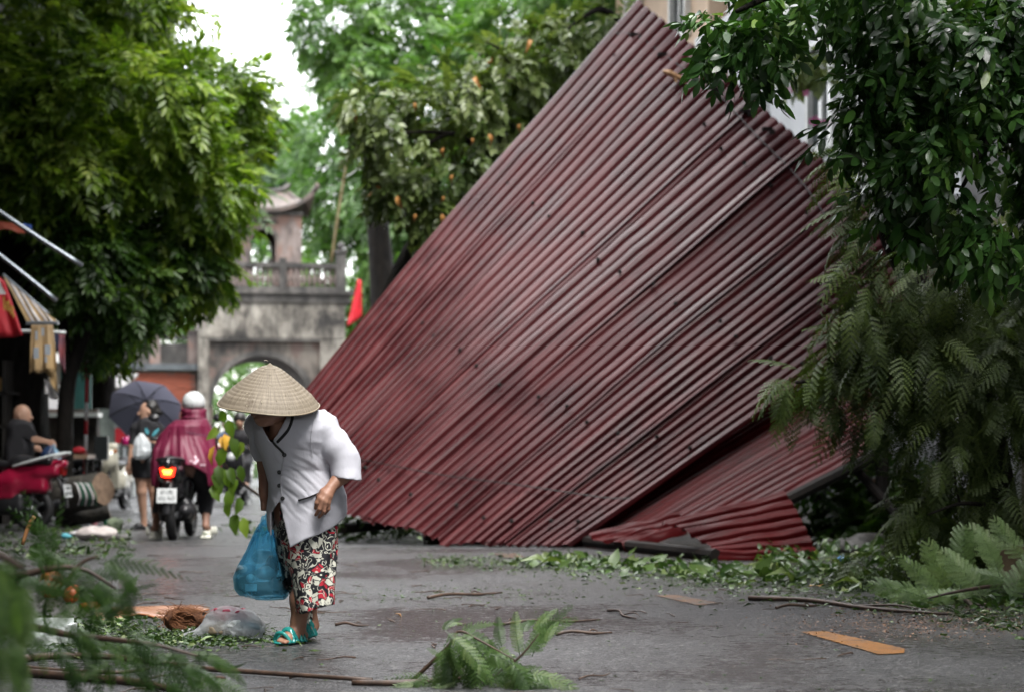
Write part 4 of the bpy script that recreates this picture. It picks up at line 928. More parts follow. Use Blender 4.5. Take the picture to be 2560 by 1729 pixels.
s.chain([W(330, 780, .03), W(334, 805, .015), W(324, 822, .012)], [.010, .009, .007], .004)
s.chain([W(545, 900, .02), W(535, 1130, -.04), W(500, 1270, -.02), W(482, 1385, -.01), W(483, 1420, .0)], [.085, .055, .050, .031, .031], .02)
s.chain([W(500, 1448, .035), W(470, 1440, -.02), W(430, 1462, -.075), W(400, 1472, -.10)], [.027, .031, .026, .018], .02)
for k in range(5):
    a = np.array([413 + k * 7.5, 1466 + k * 1.5, -.085 - k * .004]); e = np.array([386 + k * 8, 1474 + k * 2.0, -.125 + k * .0015 - .006 * k]); s.cap(W(*a), W(*e), .0115 - .001 * k, .0095 - .0007 * k, .004)
s.chain([W(455, 900, .08), W(475, 1140, .15), W(520, 1290, .20), W(545, 1360, .22)], [.08, .054, .045, .029], .02)
s.chain([W(556, 1398, .23), W(535, 1420, .19), W(505, 1446, .12), W(488, 1456, .09)], [.027, .028, .024, .016], .02)
s.keep(lambda X, Y, Z: .002 - Z)
body = s.build('body', M_skin, woman)
# --- trousers
def fold1(X, Y, Z): return .006 * np.sin(X * 85 + 6 * np.sin(Z * 7) + Y * 40) * np.clip((.75 - Z) * 2.2, .2, 1) + .004 * vnoise(np.stack([X, Y, Z * .5], -1), 22, 2)
s = SDF((-.20, -.25, .05), (.26, .36, .66), .005)
def st(cy, l, r_, y, b): z = wz(cy, y); return (z, W((l + r_) / 2, cy, y)[0], y, (r_ - l) / 2 * wl, b)
s.loft([st(800, 372, 640, .02, .13), st(900, 385, 680, .0, .13), st(1000, 392, 676, -.01, .115), st(1100, 424, 667, -.02, .105), st(1200, 456, 663, -.03, .10), st(1290, 470, 659, -.04, .098), st(1345, 474, 657, -.04, .095)], .03, fold1)
s.loft([st(840, 362, 470, .10, .10), st(950, 363, 465, .10, .10), st(1080, 382, 490, .12, .09), st(1220, 428, 532, .16, .08), st(1300, 444, 552, .18, .075), st(1392, 500, 556, .21, .05)], .006, fold1)
hx = lambda X: np.interp(X, [wx(440), wx(457), wx(512), wx(600), wx(657), wx(670)], [wz(1326), wz(1326), wz(1334), wz(1301), wz(1291), wz(1291)])
s.keep(lambda X, Y, Z: np.where(Y < .085, hx(X) - Z, -1))
s.shell(.010); s.build('trousers', M_print, woman)
# --- blouse
s = SDF((-.26, -.30, .36), (.32, .25, 1.10), .0047)
def fold2(X, Y, Z):
    p = np.stack([X, Y, Z], -1)
    a_ = np.stack([(X * .70 + Z * .95) * 3.4, (X * .95 - Z * .70) * .7, Y * 1.2], -1); diag = (1 - 2 * np.abs(vnoise(a_, 13, 1) - .35 * vnoise(a_, 31, 4))) * .0040 * np.clip(vnoise(p, 7, 12) * 1.3 + .25, 0, 1) * np.clip(1.25 - abs(Z - .66) * 3.2, .15, 1)
    hem = np.sin(np.arctan2(Y, X) * 7 + 1.5 * vnoise(p, 5, 3)) * .008 * np.clip((.68 - Z) * 4, 0, 1)
    return diag + hem + .004 * vnoise(p, 17, 5)
s.loft([st(330, 330, 560, -.13, .06), st(352, 300, 592, -.13, .085), st(390, 272, 618, -.12, .12), st(440, 266, 640, -.10, .145), st(500, 276, 650, -.08, .15), st(560, 295, 640, -.06, .145), st(640, 322, 665, -.03, .14), st(700, 334, 700, -.02, .145), st(760, 336, 720, -.01, .152), st(840, 331, 721, .0, .155), st(900, 333, 700, .0, .155), st(960, 340, 672, .0, .155), st(1030, 350, 660, .0, .15)], .02, fold2)
def sl_fold(X, Y, Z): p = np.stack([X, Y, Z], -1); a_ = np.stack([(X * .85 - Z * .9) * 3.6, (X * .9 + Z * .8) * .8, Y * 1.4], -1); return (1 - 2 * np.abs(vnoise(a_, 13, 8) - .35 * vnoise(a_, 29, 3))) * .0042 * np.clip(vnoise(p, 9, 5) * 1.3 + .35, 0, 1) + .004 * vnoise(p, 20, 9)
sv = SDF((-.26, -.30, .36), (.32, .25, 1.10), .0047)
sv.chain([W(548, 412, -.11), W(592, 432, -.11), W(655, 515, -.11), W(708, 578, -.105), W(716, 632, -.11), W(720, 690, -.12), W(721, 720, -.125)], [.068, .073, .066, .060, .058, .060, .062], .02)
sv.chain([W(318, 380, -.04), W(284, 415, .0), W(300, 520, .035), W(322, 596, .05)], [.055, .052, .042, .040], .03)
sv.displace(sl_fold)
hemd = lambda X, Z: ((Z - wz(685)) * .985 + (X - wx(785)) * .14)
X, Y, Z = sv.pts((slice(None),) * 3)
cutl = np.where(X > wx(560), -hemd(X, Z), -(Z - wz(592)))
sv.f = np.maximum(sv.f, cutl.astype(np.float32))
kk = .007; a_, d_ = s.f, sv.f; hh = np.clip(.5 + .5 * (d_ - a_) / kk, 0, 1); s.f = d_ * (1 - hh) + a_ * hh - kk * hh * (1 - hh)
core = s.f.copy()
hemx = lambda X: np.interp(X, [wx(325), wx(357), wx(403), wx(456), wx(500), wx(545), wx(600), wx(655), wx(695), wx(722)], [wz(900), wz(962), wz(985), wz(1012), wz(988), wz(966), wz(945), wz(918), wz(886), wz(856)])
hemb = lambda X: np.interp(X, [wx(325), wx(650), wx(722)], [wz(930), wz(900), wz(780)])
torso_low = Z < wz(750)
hz = np.where(Y < 0, hemx(X), hemb(X)); s.f = np.maximum(s.f, np.where(torso_low, hz - Z, -1).astype(np.float32))
s.f = np.maximum(s.f, -(core + .011))
# front opening below the last button, and the V of the neck
cyv = (wz(785) - Z) / wl; xr = wx(407) + np.clip(cyv, 0, 300) * (50 / 225) * wl; xl = wx(405) - 47 * np.clip(cyv / 60, 0, 1) * wl
op = (Y < .02) & (cyv > 0) & (X < xr) & (X > xl); dd = np.minimum(np.minimum(xr - X, X - xl), cyv * wl); s.f = np.where(op, np.maximum(s.f, dd), s.f).astype(np.float32)
cyn = (wz(503) - Z) / wl; nl = wx(374) + np.interp(-cyn, [0, 48, 83, 180], [0, 0, 0, 0]) - np.interp(-cyn, [0, 48, 83, 180], [0, 29, 46, 52]) * wl; nr = wx(376) + np.interp(-cyn, [0, 43, 103, 153, 190], [0, 34, 69, 79, 80]) * wl
vn = (Y < -.11) & (cyn < 0) & (X > nl) & (X < nr); s.f = np.where(vn, np.maximum(s.f, np.minimum(np.minimum(X - nl, nr - X), .02)), s.f).astype(np.float32)
blouse = s.build('blouse', M_blouse, woman)
V_ = [v.co.copy() for v in blouse.data.vertices]; bvh = BVHTree.FromPolygons(V_, [tuple(p.vertices) for p in blouse.data.polygons])
def front(cx, cy, lift=.003):
    a = W(cx, cy, -.33); c0 = Vector(tuple(P(500 + cx / 1.962, 850 + cy / 1.962, WD - .33) - WR)); d = (c0 + Vector(tuple(WR)) - Vector((0, 0, CH))).normalized()
    h = bvh.ray_cast(c0, d, .6)[0]
    return np.array(h) - np.array(d) * lift if h is not None else W(cx, cy, -.15)
def ribbon(pts, wd, name, m):
    pts = smooth_path(pts, 6); Pn = [front(*p, .004) for p in pts]; ys = np.array([p[1] for p in Pn])
    for _ in range(3): ys[1:-1] = np.minimum(ys[1:-1], .25 * ys[:-2] + .5 * ys[1:-1] + .25 * ys[2:])
    Pn = [np.array([p[0], y, p[2]]) for p, y in zip(Pn, ys)]
    b = MB(); b.tube(Pn, wd, 6, flat=.5); b.build(name, m, blouse)
ribbon([(312, 408), (324, 434), (337, 464), (366, 508), (390, 532), (412, 555)], .0062, 'piping', M_blackc)
ribbon([(457, 345), (450, 395), (432, 438), (408, 468), (378, 500)], .0062, 'piping', M_blackc)
ribbon([(483, 783), (530, 770), (592, 744)], .0075, 'pocket_trim', M_blackc)
ribbon([(412, 560), (400, 640), (396, 700), (404, 772)], .0015, 'placket_seam', mat('grey seam cotton', (.45, .45, .49), .8))  # seams a touch greyer than the blouse cotton
ribbon([(556, 395), (545, 470), (548, 540), (552, 575)], .0016, 'armhole_seam', bpy.data.materials['grey seam cotton'])
bt_ = MB(); bt_.lathe([(.0085, -.002), (.0095, 0), (.0085, .003), (.004, .002)], 14, rot=np.array([[1, 0, 0], [0, 0, -1], [0, 1, 0]])); bp = None
for c in ((414, 561), (389, 646), (389, 711), (405, 774)):
    if bp is None: bp = bt_.build('button', M_btn, blouse, False, True); o = bp
    else: o = bp.copy(); COL.objects.link(o)
    o.location = Vector(tuple(front(*c, .004)))
# --- conical hat: the photo's leaf hat with sewn rings, tipped forward
hat_c = W(337, 300, -.20); rimr = 243 * wl
th = R(12.5); rl_ = R(3.4); Mx = np.array([[1, 0, 0], [0, math.cos(th), -math.sin(th)], [0, math.sin(th), math.cos(th)]]); My = np.array([[math.cos(rl_), 0, math.sin(rl_)], [0, 1, 0], [-math.sin(rl_), 0, math.cos(rl_)]])
HR = My @ Mx; hh_ = 203 * wl
prof = []
for i in range(121):
    q = i / 120; rr = rimr * q; z = hh_ * (1 - q) - .010 * (1 - q) ** 10 * 3 + .006 * math.sin(math.pi * q) - .012 * max(0, q - .86) / .14
    z += .0016 * (abs(math.sin(q * 15 * math.pi)) - .5); prof.append((max(rr, .003), z))
prof += [(rimr + .002, -.014), (rimr - .003, -.016)] + [(rimr * q - .003, hh_ * (1 - q) - .010) for q in np.linspace(.97, .02, 20)]
b = MB(); b.lathe(prof[::-1], 72); Vh = np.array(b.V); ang = np.arctan2(Vh[:, 1], Vh[:, 0]); rr_ = np.hypot(Vh[:, 0], Vh[:, 1])
Vh[:, 2] += .004 * np.sin(ang * 3 + 1) * (rr_ / rimr) ** 2 + .0012 * np.sin(ang * 41 + rr_ * 300) * (rr_ / rimr)
hat = mk('conical_hat', Vh, b.F, M_straw, woman); hat.location = Vector(tuple(hat_c)); hat.rotation_euler = Matrix(HR.tolist()).to_euler()
b = MB(); b.tube([(rimr * math.cos(a), rimr * math.sin(a), -.013 + .004 * math.sin(a * 3 + 1)) for a in np.linspace(0, 2 * math.pi, 73)], .0035, 6, caps=False); b.build('rim_hoop', mat('bamboo hoop', (.30, .25, .17), .5, (.2, .16, .11), 30), hat, smooth=True)
M_str = mat('loose straw', (.50, .44, .33), .6)
for k in range(16):
    a = random.uniform(-2.9, -.2); q = random.choice([.06, .2, .3, .35, .5, .6, .7, .8, .9, .95]) + random.uniform(-.02, .02); q = max(q, .01); L = random.uniform(.006, .018)
    p0 = np.array([rimr * q * math.cos(a), rimr * q * math.sin(a), hh_ * (1 - q) + .003]); d = norm(np.array([math.cos(a + random.uniform(-.5, .5)), math.sin(a), random.uniform(-.7, .5)]))
    b = MB(); b.tube([p0, p0 + d * L * .5 + (0, 0, .003), p0 + d * L], .0011, 4); b.build('loose_straw', M_str, hat)
# --- sandals
for (toe, heel, flip) in (((372, 1486, -.135), (522, 1462, .055), 0), ((480, 1466, .06), (545, 1448, .25), 1)):
    a, e = W(*toe), W(*heel); d = norm((e - a) * (1, 1, 0)); pz = np.array([0, 0, 1.0]); sd = np.cross(pz, d)
    rotm = np.stack([d, sd, pz], 1); c = (a + e) / 2; L = np.linalg.norm((e - a)[:2]) / 2
    s = SDF(np.minimum(a, e) - .09, np.maximum(a, e) + (.09, .09, .14), .004); zb = .012 if not flip else .018
    cc = np.array([c[0], c[1], zb])
    s.ell(cc - d * L * .40, (L * .62, .047, .011), .01, rotm); s.ell(cc + d * L * .45, (L * .58, .038, .012), .01, rotm)
    for k in range(5):
        t0 = -.62 + k * .24; h_ = .040 + .011 * k
        p1 = c + d * L * t0 + sd * .042; p2 = c + d * L * (t0 + .14 * (1 if k % 2 else -1)) + (0, 0, h_) ; p3 = c + d * L * (t0 + .05) - sd * .042
        p1[2] = zb + .004; p3[2] = zb + .004; p2[2] = zb + h_
        s.chain(list(smooth_path([p1, p1 * .4 + p2 * .6 + (0, 0, .012), p2 * .6 + p3 * .4 + (0, 0, .012), p3], 3)), [.0075] * 10, .006)
    s.keep(lambda X, Y, Z: .001 - Z); s.build('sandal', M_teal, woman)

# --- the bag in her hand
def film(name, col, tr, rough=.2, trans=.3, bsc=30, bstr=.6):
    m, t, b = nodes(name); b.inputs['Base Color'].default_value = (*col, 1); b.inputs['Roughness'].default_value = rough; b.inputs['Specular IOR Level'].default_value = .7
    bump(t, b, noise_tex(t, coords(t), bsc, 5, .6, .6), bstr, .012)
    tl = N(t, 'ShaderNodeBsdfTranslucent'); tl.inputs[0].default_value = (*col, 1); m1 = N(t, 'ShaderNodeMixShader'); m1.inputs[0].default_value = trans; t.links.new(b.outputs[0], m1.inputs[1]); t.links.new(tl.outputs[0], m1.inputs[2])
    tp = N(t, 'ShaderNodeBsdfTransparent'); tp.inputs[0].default_value = (*[c ** .35 for c in col], 1); lw = N(t, 'ShaderNodeLayerWeight'); lw.inputs[0].default_value = .25
    fac = N(t, 'ShaderNodeMath', operation='MULTIPLY_ADD'); t.links.new(lw.outputs['Facing'], fac.inputs[0]); fac.inputs[1].default_value = -tr * .6; fac.inputs[2].default_value = tr
    m2 = N(t, 'ShaderNodeMixShader'); t.links.new(fac.outputs[0], m2.inputs[0]); t.links.new(m1.outputs[0], m2.inputs[1]); t.links.new(tp.outputs[0], m2.inputs[2]); t.links.new(m2.outputs[0], t.nodes['Material Output'].inputs[0]); return m
M_bluefilm = film('thin blue plastic film', (.26, .66, .86), .78, .12, .5)
bag = thing('plastic_bag', 'sagging see-through blue plastic bag of rubbish carried by the old woman', 'bag', WR + W(300, 1265, .10))
s = SDF(W(130, 1300, .0) - (.03, .14, .05), W(480, 800, .12) + (.03, .20, .03), .0055)
def foldb(X, Y, Z): p = np.stack([X, Y, Z], -1); return .006 * vnoise(p, 26, 3) + .007 * np.sin(np.arctan2(Y - .10, X - wx(310)) * 9 + Z * 6) * np.clip((Z - .26) * 5, 0, 1)
s.loft([st(845, 318, 330, .06, .012), st(880, 300, 345, .07, .02), st(940, 270, 365, .09, .045), st(1000, 240, 385, .10, .07), st(1080, 200, 410, .10, .10), st(1160, 157, 432, .10, .115), st(1215, 168, 440, .10, .115), st(1250, 196, 438, .10, .10), st(1270, 270, 420, .10, .06)], .02, foldb)
s.shell(.009); mk('film', s.mesh()[0] + WR, s.mesh()[1], M_bluefilm, bag, True)
M_trash = [mat('white wrapper', (.72, .74, .74), .4), mat('dark bottle plastic', (.02, .03, .035), .25), mat('green carton', (.10, .16, .13), .5), mat('pale blue wrapper', (.30, .46, .55), .4), mat('brown card', (.10, .07, .05), .7), mat('silver wrapper', (.45, .47, .48), .3, metal=.6)]
def lump(name, label, cat, c, r, m, seed, h=.007, amp=.012, f=22, group=None):
    t = thing(name, label, cat, c, 0, group); r = np.asarray(r); q = SDF(-r - .03, r + .03, h); q.ell((0, 0, 0), r, .0)
    q.displace(lambda X, Y, Z: amp * vnoise(np.stack([X, Y, Z], -1), f, seed) + amp * .5 * vnoise(np.stack([X, Y, Z], -1), f * 2.3, seed + 1))
    q.build('crumple', m, t, relax=0); return t
for (cx, cy, y, r_, k, lab, nm) in ((300, 1055, .08, (.040, .04, .03), 0, 'crumpled white wrapper at the top of the blue bag', 'wrapper'), (360, 1100, .09, (.03, .05, .045), 1, 'dark bottle standing in the blue bag', 'bottle'), (230, 1120, .07, (.045, .05, .03), 3, 'pale blue crumpled wrapper at the left of the blue bag', 'wrapper'),
        (320, 1140, .06, (.05, .05, .03), 5, 'silver crumpled wrapper in the middle of the blue bag', 'wrapper'), (215, 1200, .10, (.03, .06, .035), 2, 'green crushed carton at the bottom left of the blue bag', 'carton'), (300, 1215, .10, (.06, .07, .03), 4, 'brown card at the bottom of the blue bag', 'card'), (385, 1200, .10, (.045, .07, .05), 1, 'dark crushed bottle at the bottom right of the blue bag', 'bottle'),
        (250, 1165, .03, (.02, .02, .02), 0, 'small white scrap pressed to the front of the blue bag', 'scrap')):
    lump(nm, lab, nm, WR + W(cx, cy, y), r_, M_trash[k], cx * .1, group='rubbish in the blue bag')
t = thing('carton', 'small pale carton lying flat at the front of the blue bag', 'carton', WR + W(250, 1212, .045), group='rubbish in the blue bag'); b = MB(); b.box((0, 0, 0), (.05, .02, .03), rotz(.2)); b.build('box', M_trash[0], t)
# ================================================================== MOTORBIKES
M_rubber = mat('tyre rubber', (.012, .012, .013), .55, (.022, .022, .023), 20, bs=.4, bscale=90)
M_blackpl = mat('black plastic', (.014, .014, .016), .4, (.02, .02, .022), 8)
M_blackgl = mat('glossy black paint', (.010, .010, .012), .15, (.014, .014, .016), 6, coat=.6)
M_redgl = mat('cherry red paint', (.34, .010, .045), .2, (.28, .008, .035), 5, coat=.6)
M_creamgl = mat('cream scooter paint', (.68, .66, .55), .2, (.62, .60, .49), 5, coat=.6)
M_chrome = mat('dull chrome', (.55, .56, .57), .25, metal=1.0)
M_alu = mat('grey alloy', (.30, .31, .32), .4, metal=.8)
M_seat = mat('black vinyl seat', (.016, .016, .018), .35, (.024, .024, .026), 20)
M_plate = mat('white plate', (.72, .74, .74), .35, (.66, .68, .68), 10)
M_plate_ink = mat('plate ink', (.20, .22, .22), .5)
M_whitepl = mat('white plastic', (.70, .74, .73), .3, (.62, .66, .65), 8)
def glow(name, col, st):
    m, t, b = nodes(name); b.inputs['Base Color'].default_value = (*col, 1); b.inputs['Emission Color'].default_value = (*col, 1); b.inputs['Emission Strength'].default_value = st; b.inputs['Roughness'].default_value = .2; return m
M_tail_on = glow('lit tail lamp', (1.0, .02, .006), 1.5); M_tail_core = glow('lit bulb', (1.0, .36, .03), 2.2)
M_tail = mat('red lamp lens', (.30, .012, .012), .15); M_lens = mat('clear lamp lens', (.55, .57, .58), .08)
def wheel(t, y, r=.245, wdt=.095):
    m = MB(); RR = r - wdt / 2 * .9; n, k = 28, 10
    V = [((wdt / 2) * math.sin(b_) , y + (RR + wdt / 2 * math.cos(b_)) * math.cos(a), r + (RR + wdt / 2 * math.cos(b_)) * math.sin(a)) for a in np.linspace(0, 2 * math.pi, n, False) for b_ in np.linspace(0, 2 * math.pi, k, False)]
    m.add(V, [(i * k + j, ((i + 1) % n) * k + j, ((i + 1) % n) * k + (j + 1) % k, i * k + (j + 1) % k) for i in range(n) for j in range(k)]); ty = m.build('tyre', M_rubber, t, smooth=True)
    q = MB(); rot = np.array([[0, 0, 1], [0, 1, 0], [-1, 0, 0.]])
    q.lathe([(RR - wdt * .36, -.03), (RR - wdt * .30, -.035), (RR - wdt * .30, .035), (RR - wdt * .36, .03)], 28, (0, y, r), rot, False); q.lathe([(.035, -.045), (.035, .045)], 12, (0, y, r), rot)
    for a in np.linspace(0, 2 * math.pi, 6)[:5]: q.tube([(0, y + .03 * math.cos(a), r + .03 * math.sin(a)), (0, y + (RR - .03) * math.cos(a + .15), r + (RR - .03) * math.sin(a + .15))], [.02, .014], 6)
    q.build('rim', M_alu, ty, smooth=True)
def scooter(name, label, loc, rz, paint, lit=False, rail=None, front=None, seat=True, plate=True, group=None, tilt=0.0, long=1.0):
    t = thing(name, label, 'motorbike', loc, 0, group, (0, tilt, rz)); wb = 1.24
    wheel(t, 0); wheel(t, wb)
    s = SDF((-.24, -.42, .18), (.24, .95, .92), .012)
    s.chain([np.array([0, .52, .46]), np.array([0, .20, .56]), np.array([0, -.12, .66]), np.array([0, -.36, .745])], [.13, .15, .115, .055], .06); s.box((0, -.20, .66), (.105, .14, .065), .06, .055); s.box((0, .34, .46), (.16, .22, .15), .06, .08); s.box((0, .05, .50), (.12, .26, .09), .05, .07)
    s.ell((0, 0, .16), (.10, .31, .31), .02, cut=True); s.build('body_panel', paint, t)
    s = SDF((-.2, -.2, .1), (.24, .7, .5), .014); s.box((.0, .30, .30), (.15, .24, .12), .03, .05); s.ell((.15, .12, .27), (.06, .14, .10), .03); s.ell((-.11, .2, .28), (.06, .16, .10), .03); s.build('engine', M_blackpl, t)
    s = SDF((-.2, -.35, .62), (.2, .85, .92), .011); s.box((0, -.02, .765), (.115, .24, .05), .04, .045); s.box((0, .42, .735), (.11, .28, .045), .05, .045); s.ell((0, .12, .80), (.10, .10, .04), .05); s.build('seat', M_seat, t)
    m = MB(); m.box((0, .62, .30), (.26, .48, .05)); m.box((0, .55, .25), (.20, .7, .06)); m.build('floorboard', M_blackpl, t)
    s = SDF((-.30, .75, .22), (.30, 1.35, 1.08), .013)
    s.box((0, 1.0, .62), (.19, .035, .30), .03, .03, np.array(Euler((R(-16), 0, 0)).to_matrix())); s.ell((0, 1.06, .78), (.17, .11, .17), .04); s.box((0, .99, .99), (.17, .09, .06), .05, .05); s.build('front_shield', front or paint, t)
    s = SDF((-.12, wb - .32, .3), (.12, wb + .34, .62), .012); s.ell((0, wb, .29), (.085, .30, .25), .0); s.ell((0, wb, .25), (.2, .275, .255), 0, cut=True); s.keep(lambda X, Y, Z: .33 - Z); s.build('front_fender', front or paint, t)
    m = MB()
    for sx in (-.075, .075): m.tube([(sx, wb, .245), (sx * .9, wb - .12, .62)], .022, 8)
    m.build('fork', M_blackpl, t, smooth=True)
    m = MB(); m.tube(smooth_path([(-.33, .86, 1.0), (-.15, .95, 1.0), (.15, .95, 1.0), (.33, .86, 1.0)]), .014, 8); hb = m.build('handlebar', M_blackpl, t, smooth=True)
    for sx in (-1, 1):
        g_ = MB(); g_.tube([(sx * .23, .905, 1.0), (sx * .36, .845, 1.0)], .02, 8); g_.build('grip', M_rubber, hb, smooth=True)
        g_ = MB(); g_.tube(smooth_path([(sx * .20, .93, 1.02), (sx * .25, .95, 1.12), (sx * .31, .93, 1.19)]), .006, 6); g_.lathe([(.0, -.012), (.05, -.010), (.052, .004), (.0, .010)], 14, (sx * .33, .93, 1.22), np.array([[1.15, 0, 0], [0, 0, 1], [0, -.8, 0.]])); g_.build('mirror', M_blackpl, hb, smooth=True)
    m = MB(); m.lathe([(.001, .02), (.045, .014), (.072, 0), (.075, -.03)], 20, (0, 1.165, .84), np.array([[1, 0, 0], [0, 0, 1], [0, 1.0, 0.]])); m.build('headlight', M_lens, t, smooth=True)
    for sx in (-1, 1):
        m = MB(); m.lathe([(.001, .012), (.022, .008), (.03, -.02)], 12, (sx * .15, 1.11, .92), np.array([[1, 0, 0], [0, 0, 1], [0, 1, 0.]])); m.build('indicator', mat('orange lens', (.60, .18, .02), .2) if 'orange lens' not in bpy.data.materials else bpy.data.materials['orange lens'], t, smooth=True)
    m = MB(); m.prism([(-.075, .71), (.075, .71), (.055, .625), (.0, .615), (-.055, .625)], -.375, -.345); tl_ = m.build('taillight', M_tail_on if lit else M_tail, t)
    if lit:
        m = MB(); m.prism([(-.045, .69), (.045, .69), (.03, .648), (-.03, .648)], -.381, -.3755); m.build('bulb', M_tail_core, tl_)
    m = MB(); m.tube(smooth_path([(0, -.30, .60), (0, -.36, .48), (0, -.385, .34), (0, -.40, .26)]), [.05, .06, .05, .04], 8, flat=.5); m.box((0, -.375, .565), (.05, .05, .04)); m.build('mudguard', M_blackpl, t, smooth=True)
    if plate:
        m = MB(); m.box((0, -.415, .445), (.19, .006, .14), np.array(Euler((R(-8), 0, 0)).to_matrix())); pl = m.build('number_plate', M_plate, t)
        # two rows of characters as in the photo: too blurred to read, so only their strokes
        for row, (zz, xs) in enumerate(((.478, (-.05, -.028, .005, .03, .05)), (.418, (-.068, -.044, -.02, .018, .042, .066)))):
            for i, x in enumerate(xs):
                c = MB(); y = -.4215 + (zz - .445) * .14
                for dx in (-.006, .006): c.box((x + dx, y, zz), (.0035, .003, .038))
                c.box((x, y, zz + .018 * (1 if i % 2 else -1)), (.012, .003, .004))
                if i % 3 == 0: c.box((x, y, zz), (.012, .003, .004))
                c.build('plate_mark', M_plate_ink, pl)
    m = MB(); m.tube([(.13, .10, .24), (.15, -.25, .30)], [.045, .055], 10); m.build('exhaust', M_blackpl, t, smooth=True)
    if rail is not None:
        m = MB()
        for sx in (-1, 1): m.tube(smooth_path([(sx * .12, .18, .715), (sx * .15, .0, .76), (sx * .14, -.30, .835), (sx * .06, -.40, .86), (0, -.41, .86)]), [.022, .028, .03, .028, .025], 8, flat=.6)
        m.box((0, -.2, .80), (.2, .04, .02)); m.build('grab_rail', rail, t, smooth=True)
    else:
        m = MB(); m.tube(smooth_path([(-.11, .05, .76), (-.12, -.22, .79), (0, -.33, .80), (.12, -.22, .79), (.11, .05, .76)]), .014, 8); m.build('grab_rail', M_blackpl, t, smooth=True)
    m = MB(); m.tube([(-.12, .45, .28), (-.24, .48, .03)], .012, 6); m.build('side_stand', M_alu, t, smooth=True)
    return t
# the rider's scooter, the parked ones
RB = G(432.6, 1349.5)
scooter('scooter', 'black scooter with lit red tail lamp ridden by the person in the magenta poncho', RB, R(1), M_blackgl, lit=True)
scooter('scooter', 'cherry red scooter with white grab rail parked at the left edge of the street', G(82, 1326), R(78), M_redgl, rail=M_whitepl)
scooter('scooter', 'cream scooter facing the street behind the logs, left of the woman with the umbrella', G(309, 1272), R(176), M_creamgl, plate=False)
scooter('scooter', 'dark scooter parked between the red scooter and the logs', G(178, 1296), R(108), M_blackgl, plate=False)
scooter('scooter', 'black scooter at the left edge nearest the tree trunk, mostly out of frame', G(-12, 1306), R(95), M_blackgl, rail=M_whitepl)

# ------------------------------------------------------------------ people further up the street
M_poncho = mat('magenta rain poncho', (.15, .007, .038), .55, (.115, .005, .029), 4, bs=.35, bscale=24, coat=.0)
M_poncho_print = mat('pale poncho print', (.62, .42, .48), .5)
M_helmet = mat('white helmet', (.70, .73, .73), .18, coat=.5)
M_croc = mat('white clog', (.66, .66, .58), .4)
class Body:
    """a posed figure: joints as photo positions with a depth offset, in metres around its root"""
    def __init__(self, root, h=.009): self.root = np.asarray(root); self.D = self.root[1]; self.h = h
    def J(self, px, py, dy=0.0): return P(px, py, self.D + dy) - self.root
    def sdf(self, pts, m=.2): p = np.array(pts); return SDF(p.min(0) - m, p.max(0) + m, self.h)
def hand(s, wrist, tip_dir, r=.018, curl=(0, 0, -.3), side=(0, 1, 0)):
    d = norm(np.asarray(tip_dir, float)); sd = norm(np.cross(d, np.asarray(side, float))); pc = wrist + d * .045
    s.cap(wrist, pc, r * 1.15, r * 1.2, .01)
    for k, (o, L) in enumerate(((-.027, .060), (-.009, .070), (.009, .066), (.026, .052))):
        a = pc + sd * o * .9 + d * .02; m_ = a + d * L * .5 + np.asarray(curl) * L * .25; e = m_ + norm(d + np.asarray(curl) * 1.4) * L * .5; s.chain([pc + sd * o * .5, a, m_, e], [.013, .0095, .009, .0078], .004)
    s.chain([wrist + d * .01 - sd * .015, pc - sd * .035, pc - sd * .042 + d * .035], [.013, .0105, .009], .005)
def head(s, c, face, r=.1, chin=True):
    f = norm(np.asarray(face, float)); a = math.atan2(f[1], f[0]); M_ = rotz(a)
    s.ell(c, (r * .98, r * .78, r * 1.12), .02, M_); s.ell(c + f * r * .30 + (0, 0, -r * .55), (r * .62, r * .55, r * .62), .03, M_)
    s.cap(c + f * r * .92 + (0, 0, r * .02), c + f * r * 1.12 + (0, 0, -r * .28), .010, .016, .012); s.ell(c + f * r * .84 + (0, 0, -r * .58), (.012, .024, .008), .006, M_)
    sd = np.array([-f[1], f[0], 0])
    for q in (-1, 1):
        s.ell(c + sd * q * r * .76 - f * .005 + (0, 0, -r * .1), (.022, .012, .032), .006, M_); s.ell(c + f * r * .90 + sd * q * r * .36 + (0, 0, r * .05), (.012, .014, .009), .006, M_, cut=True)
# rider
rd = Body(RB); q = lambda x, y, dy=0.0: rd.J(360 + x / 3.927, 960 + y / 3.927, dy)
rider = thing('person', 'person in a magenta rain poncho and white helmet on the black scooter', 'person', G(440, 1349))
rider.location = [float(v) for v in RB]
s = rd.sdf([q(60, 150), q(700, 1490, .6)]); head(s, q(487, 195, .45), (0, 1, 0), .105)
s.cap(q(487, 300, .42), q(470, 420, .40), .055, .06, .03); s.chain([q(455, 460, .38), q(440, 600, .32), q(430, 780, .25)], [.11, .13, .15], .04)
for (sh, el, wr) in ((q(330, 420, .4), q(210, 600, .5), q(170, 640, .85)), (q(580, 420, .4), q(680, 600, .5), q(650, 640, .85))): s.chain([sh, el, wr], [.055, .042, .03], .02); hand(s, wr, (0, 1, -.1), .02, (0, .2, -.8), (0, 0, 1))
for (hp, kn, an, toe) in ((q(340, 820, .25), q(190, 1000, .55), q(112, 1400, .30), q(88, 1452, .42)), (q(520, 820, .25), q(610, 1010, .55), q(606, 1390, .30), q(640, 1450, .42))):
    s.chain([hp, kn, an], [.09, .062, .034], .02); s.chain([an, an * .4 + toe * .6, toe], [.034, .034, .026], .015)
s.build('body', M_skin3, rider)
s = rd.sdf([q(60, 800), q(700, 1300, .6)])
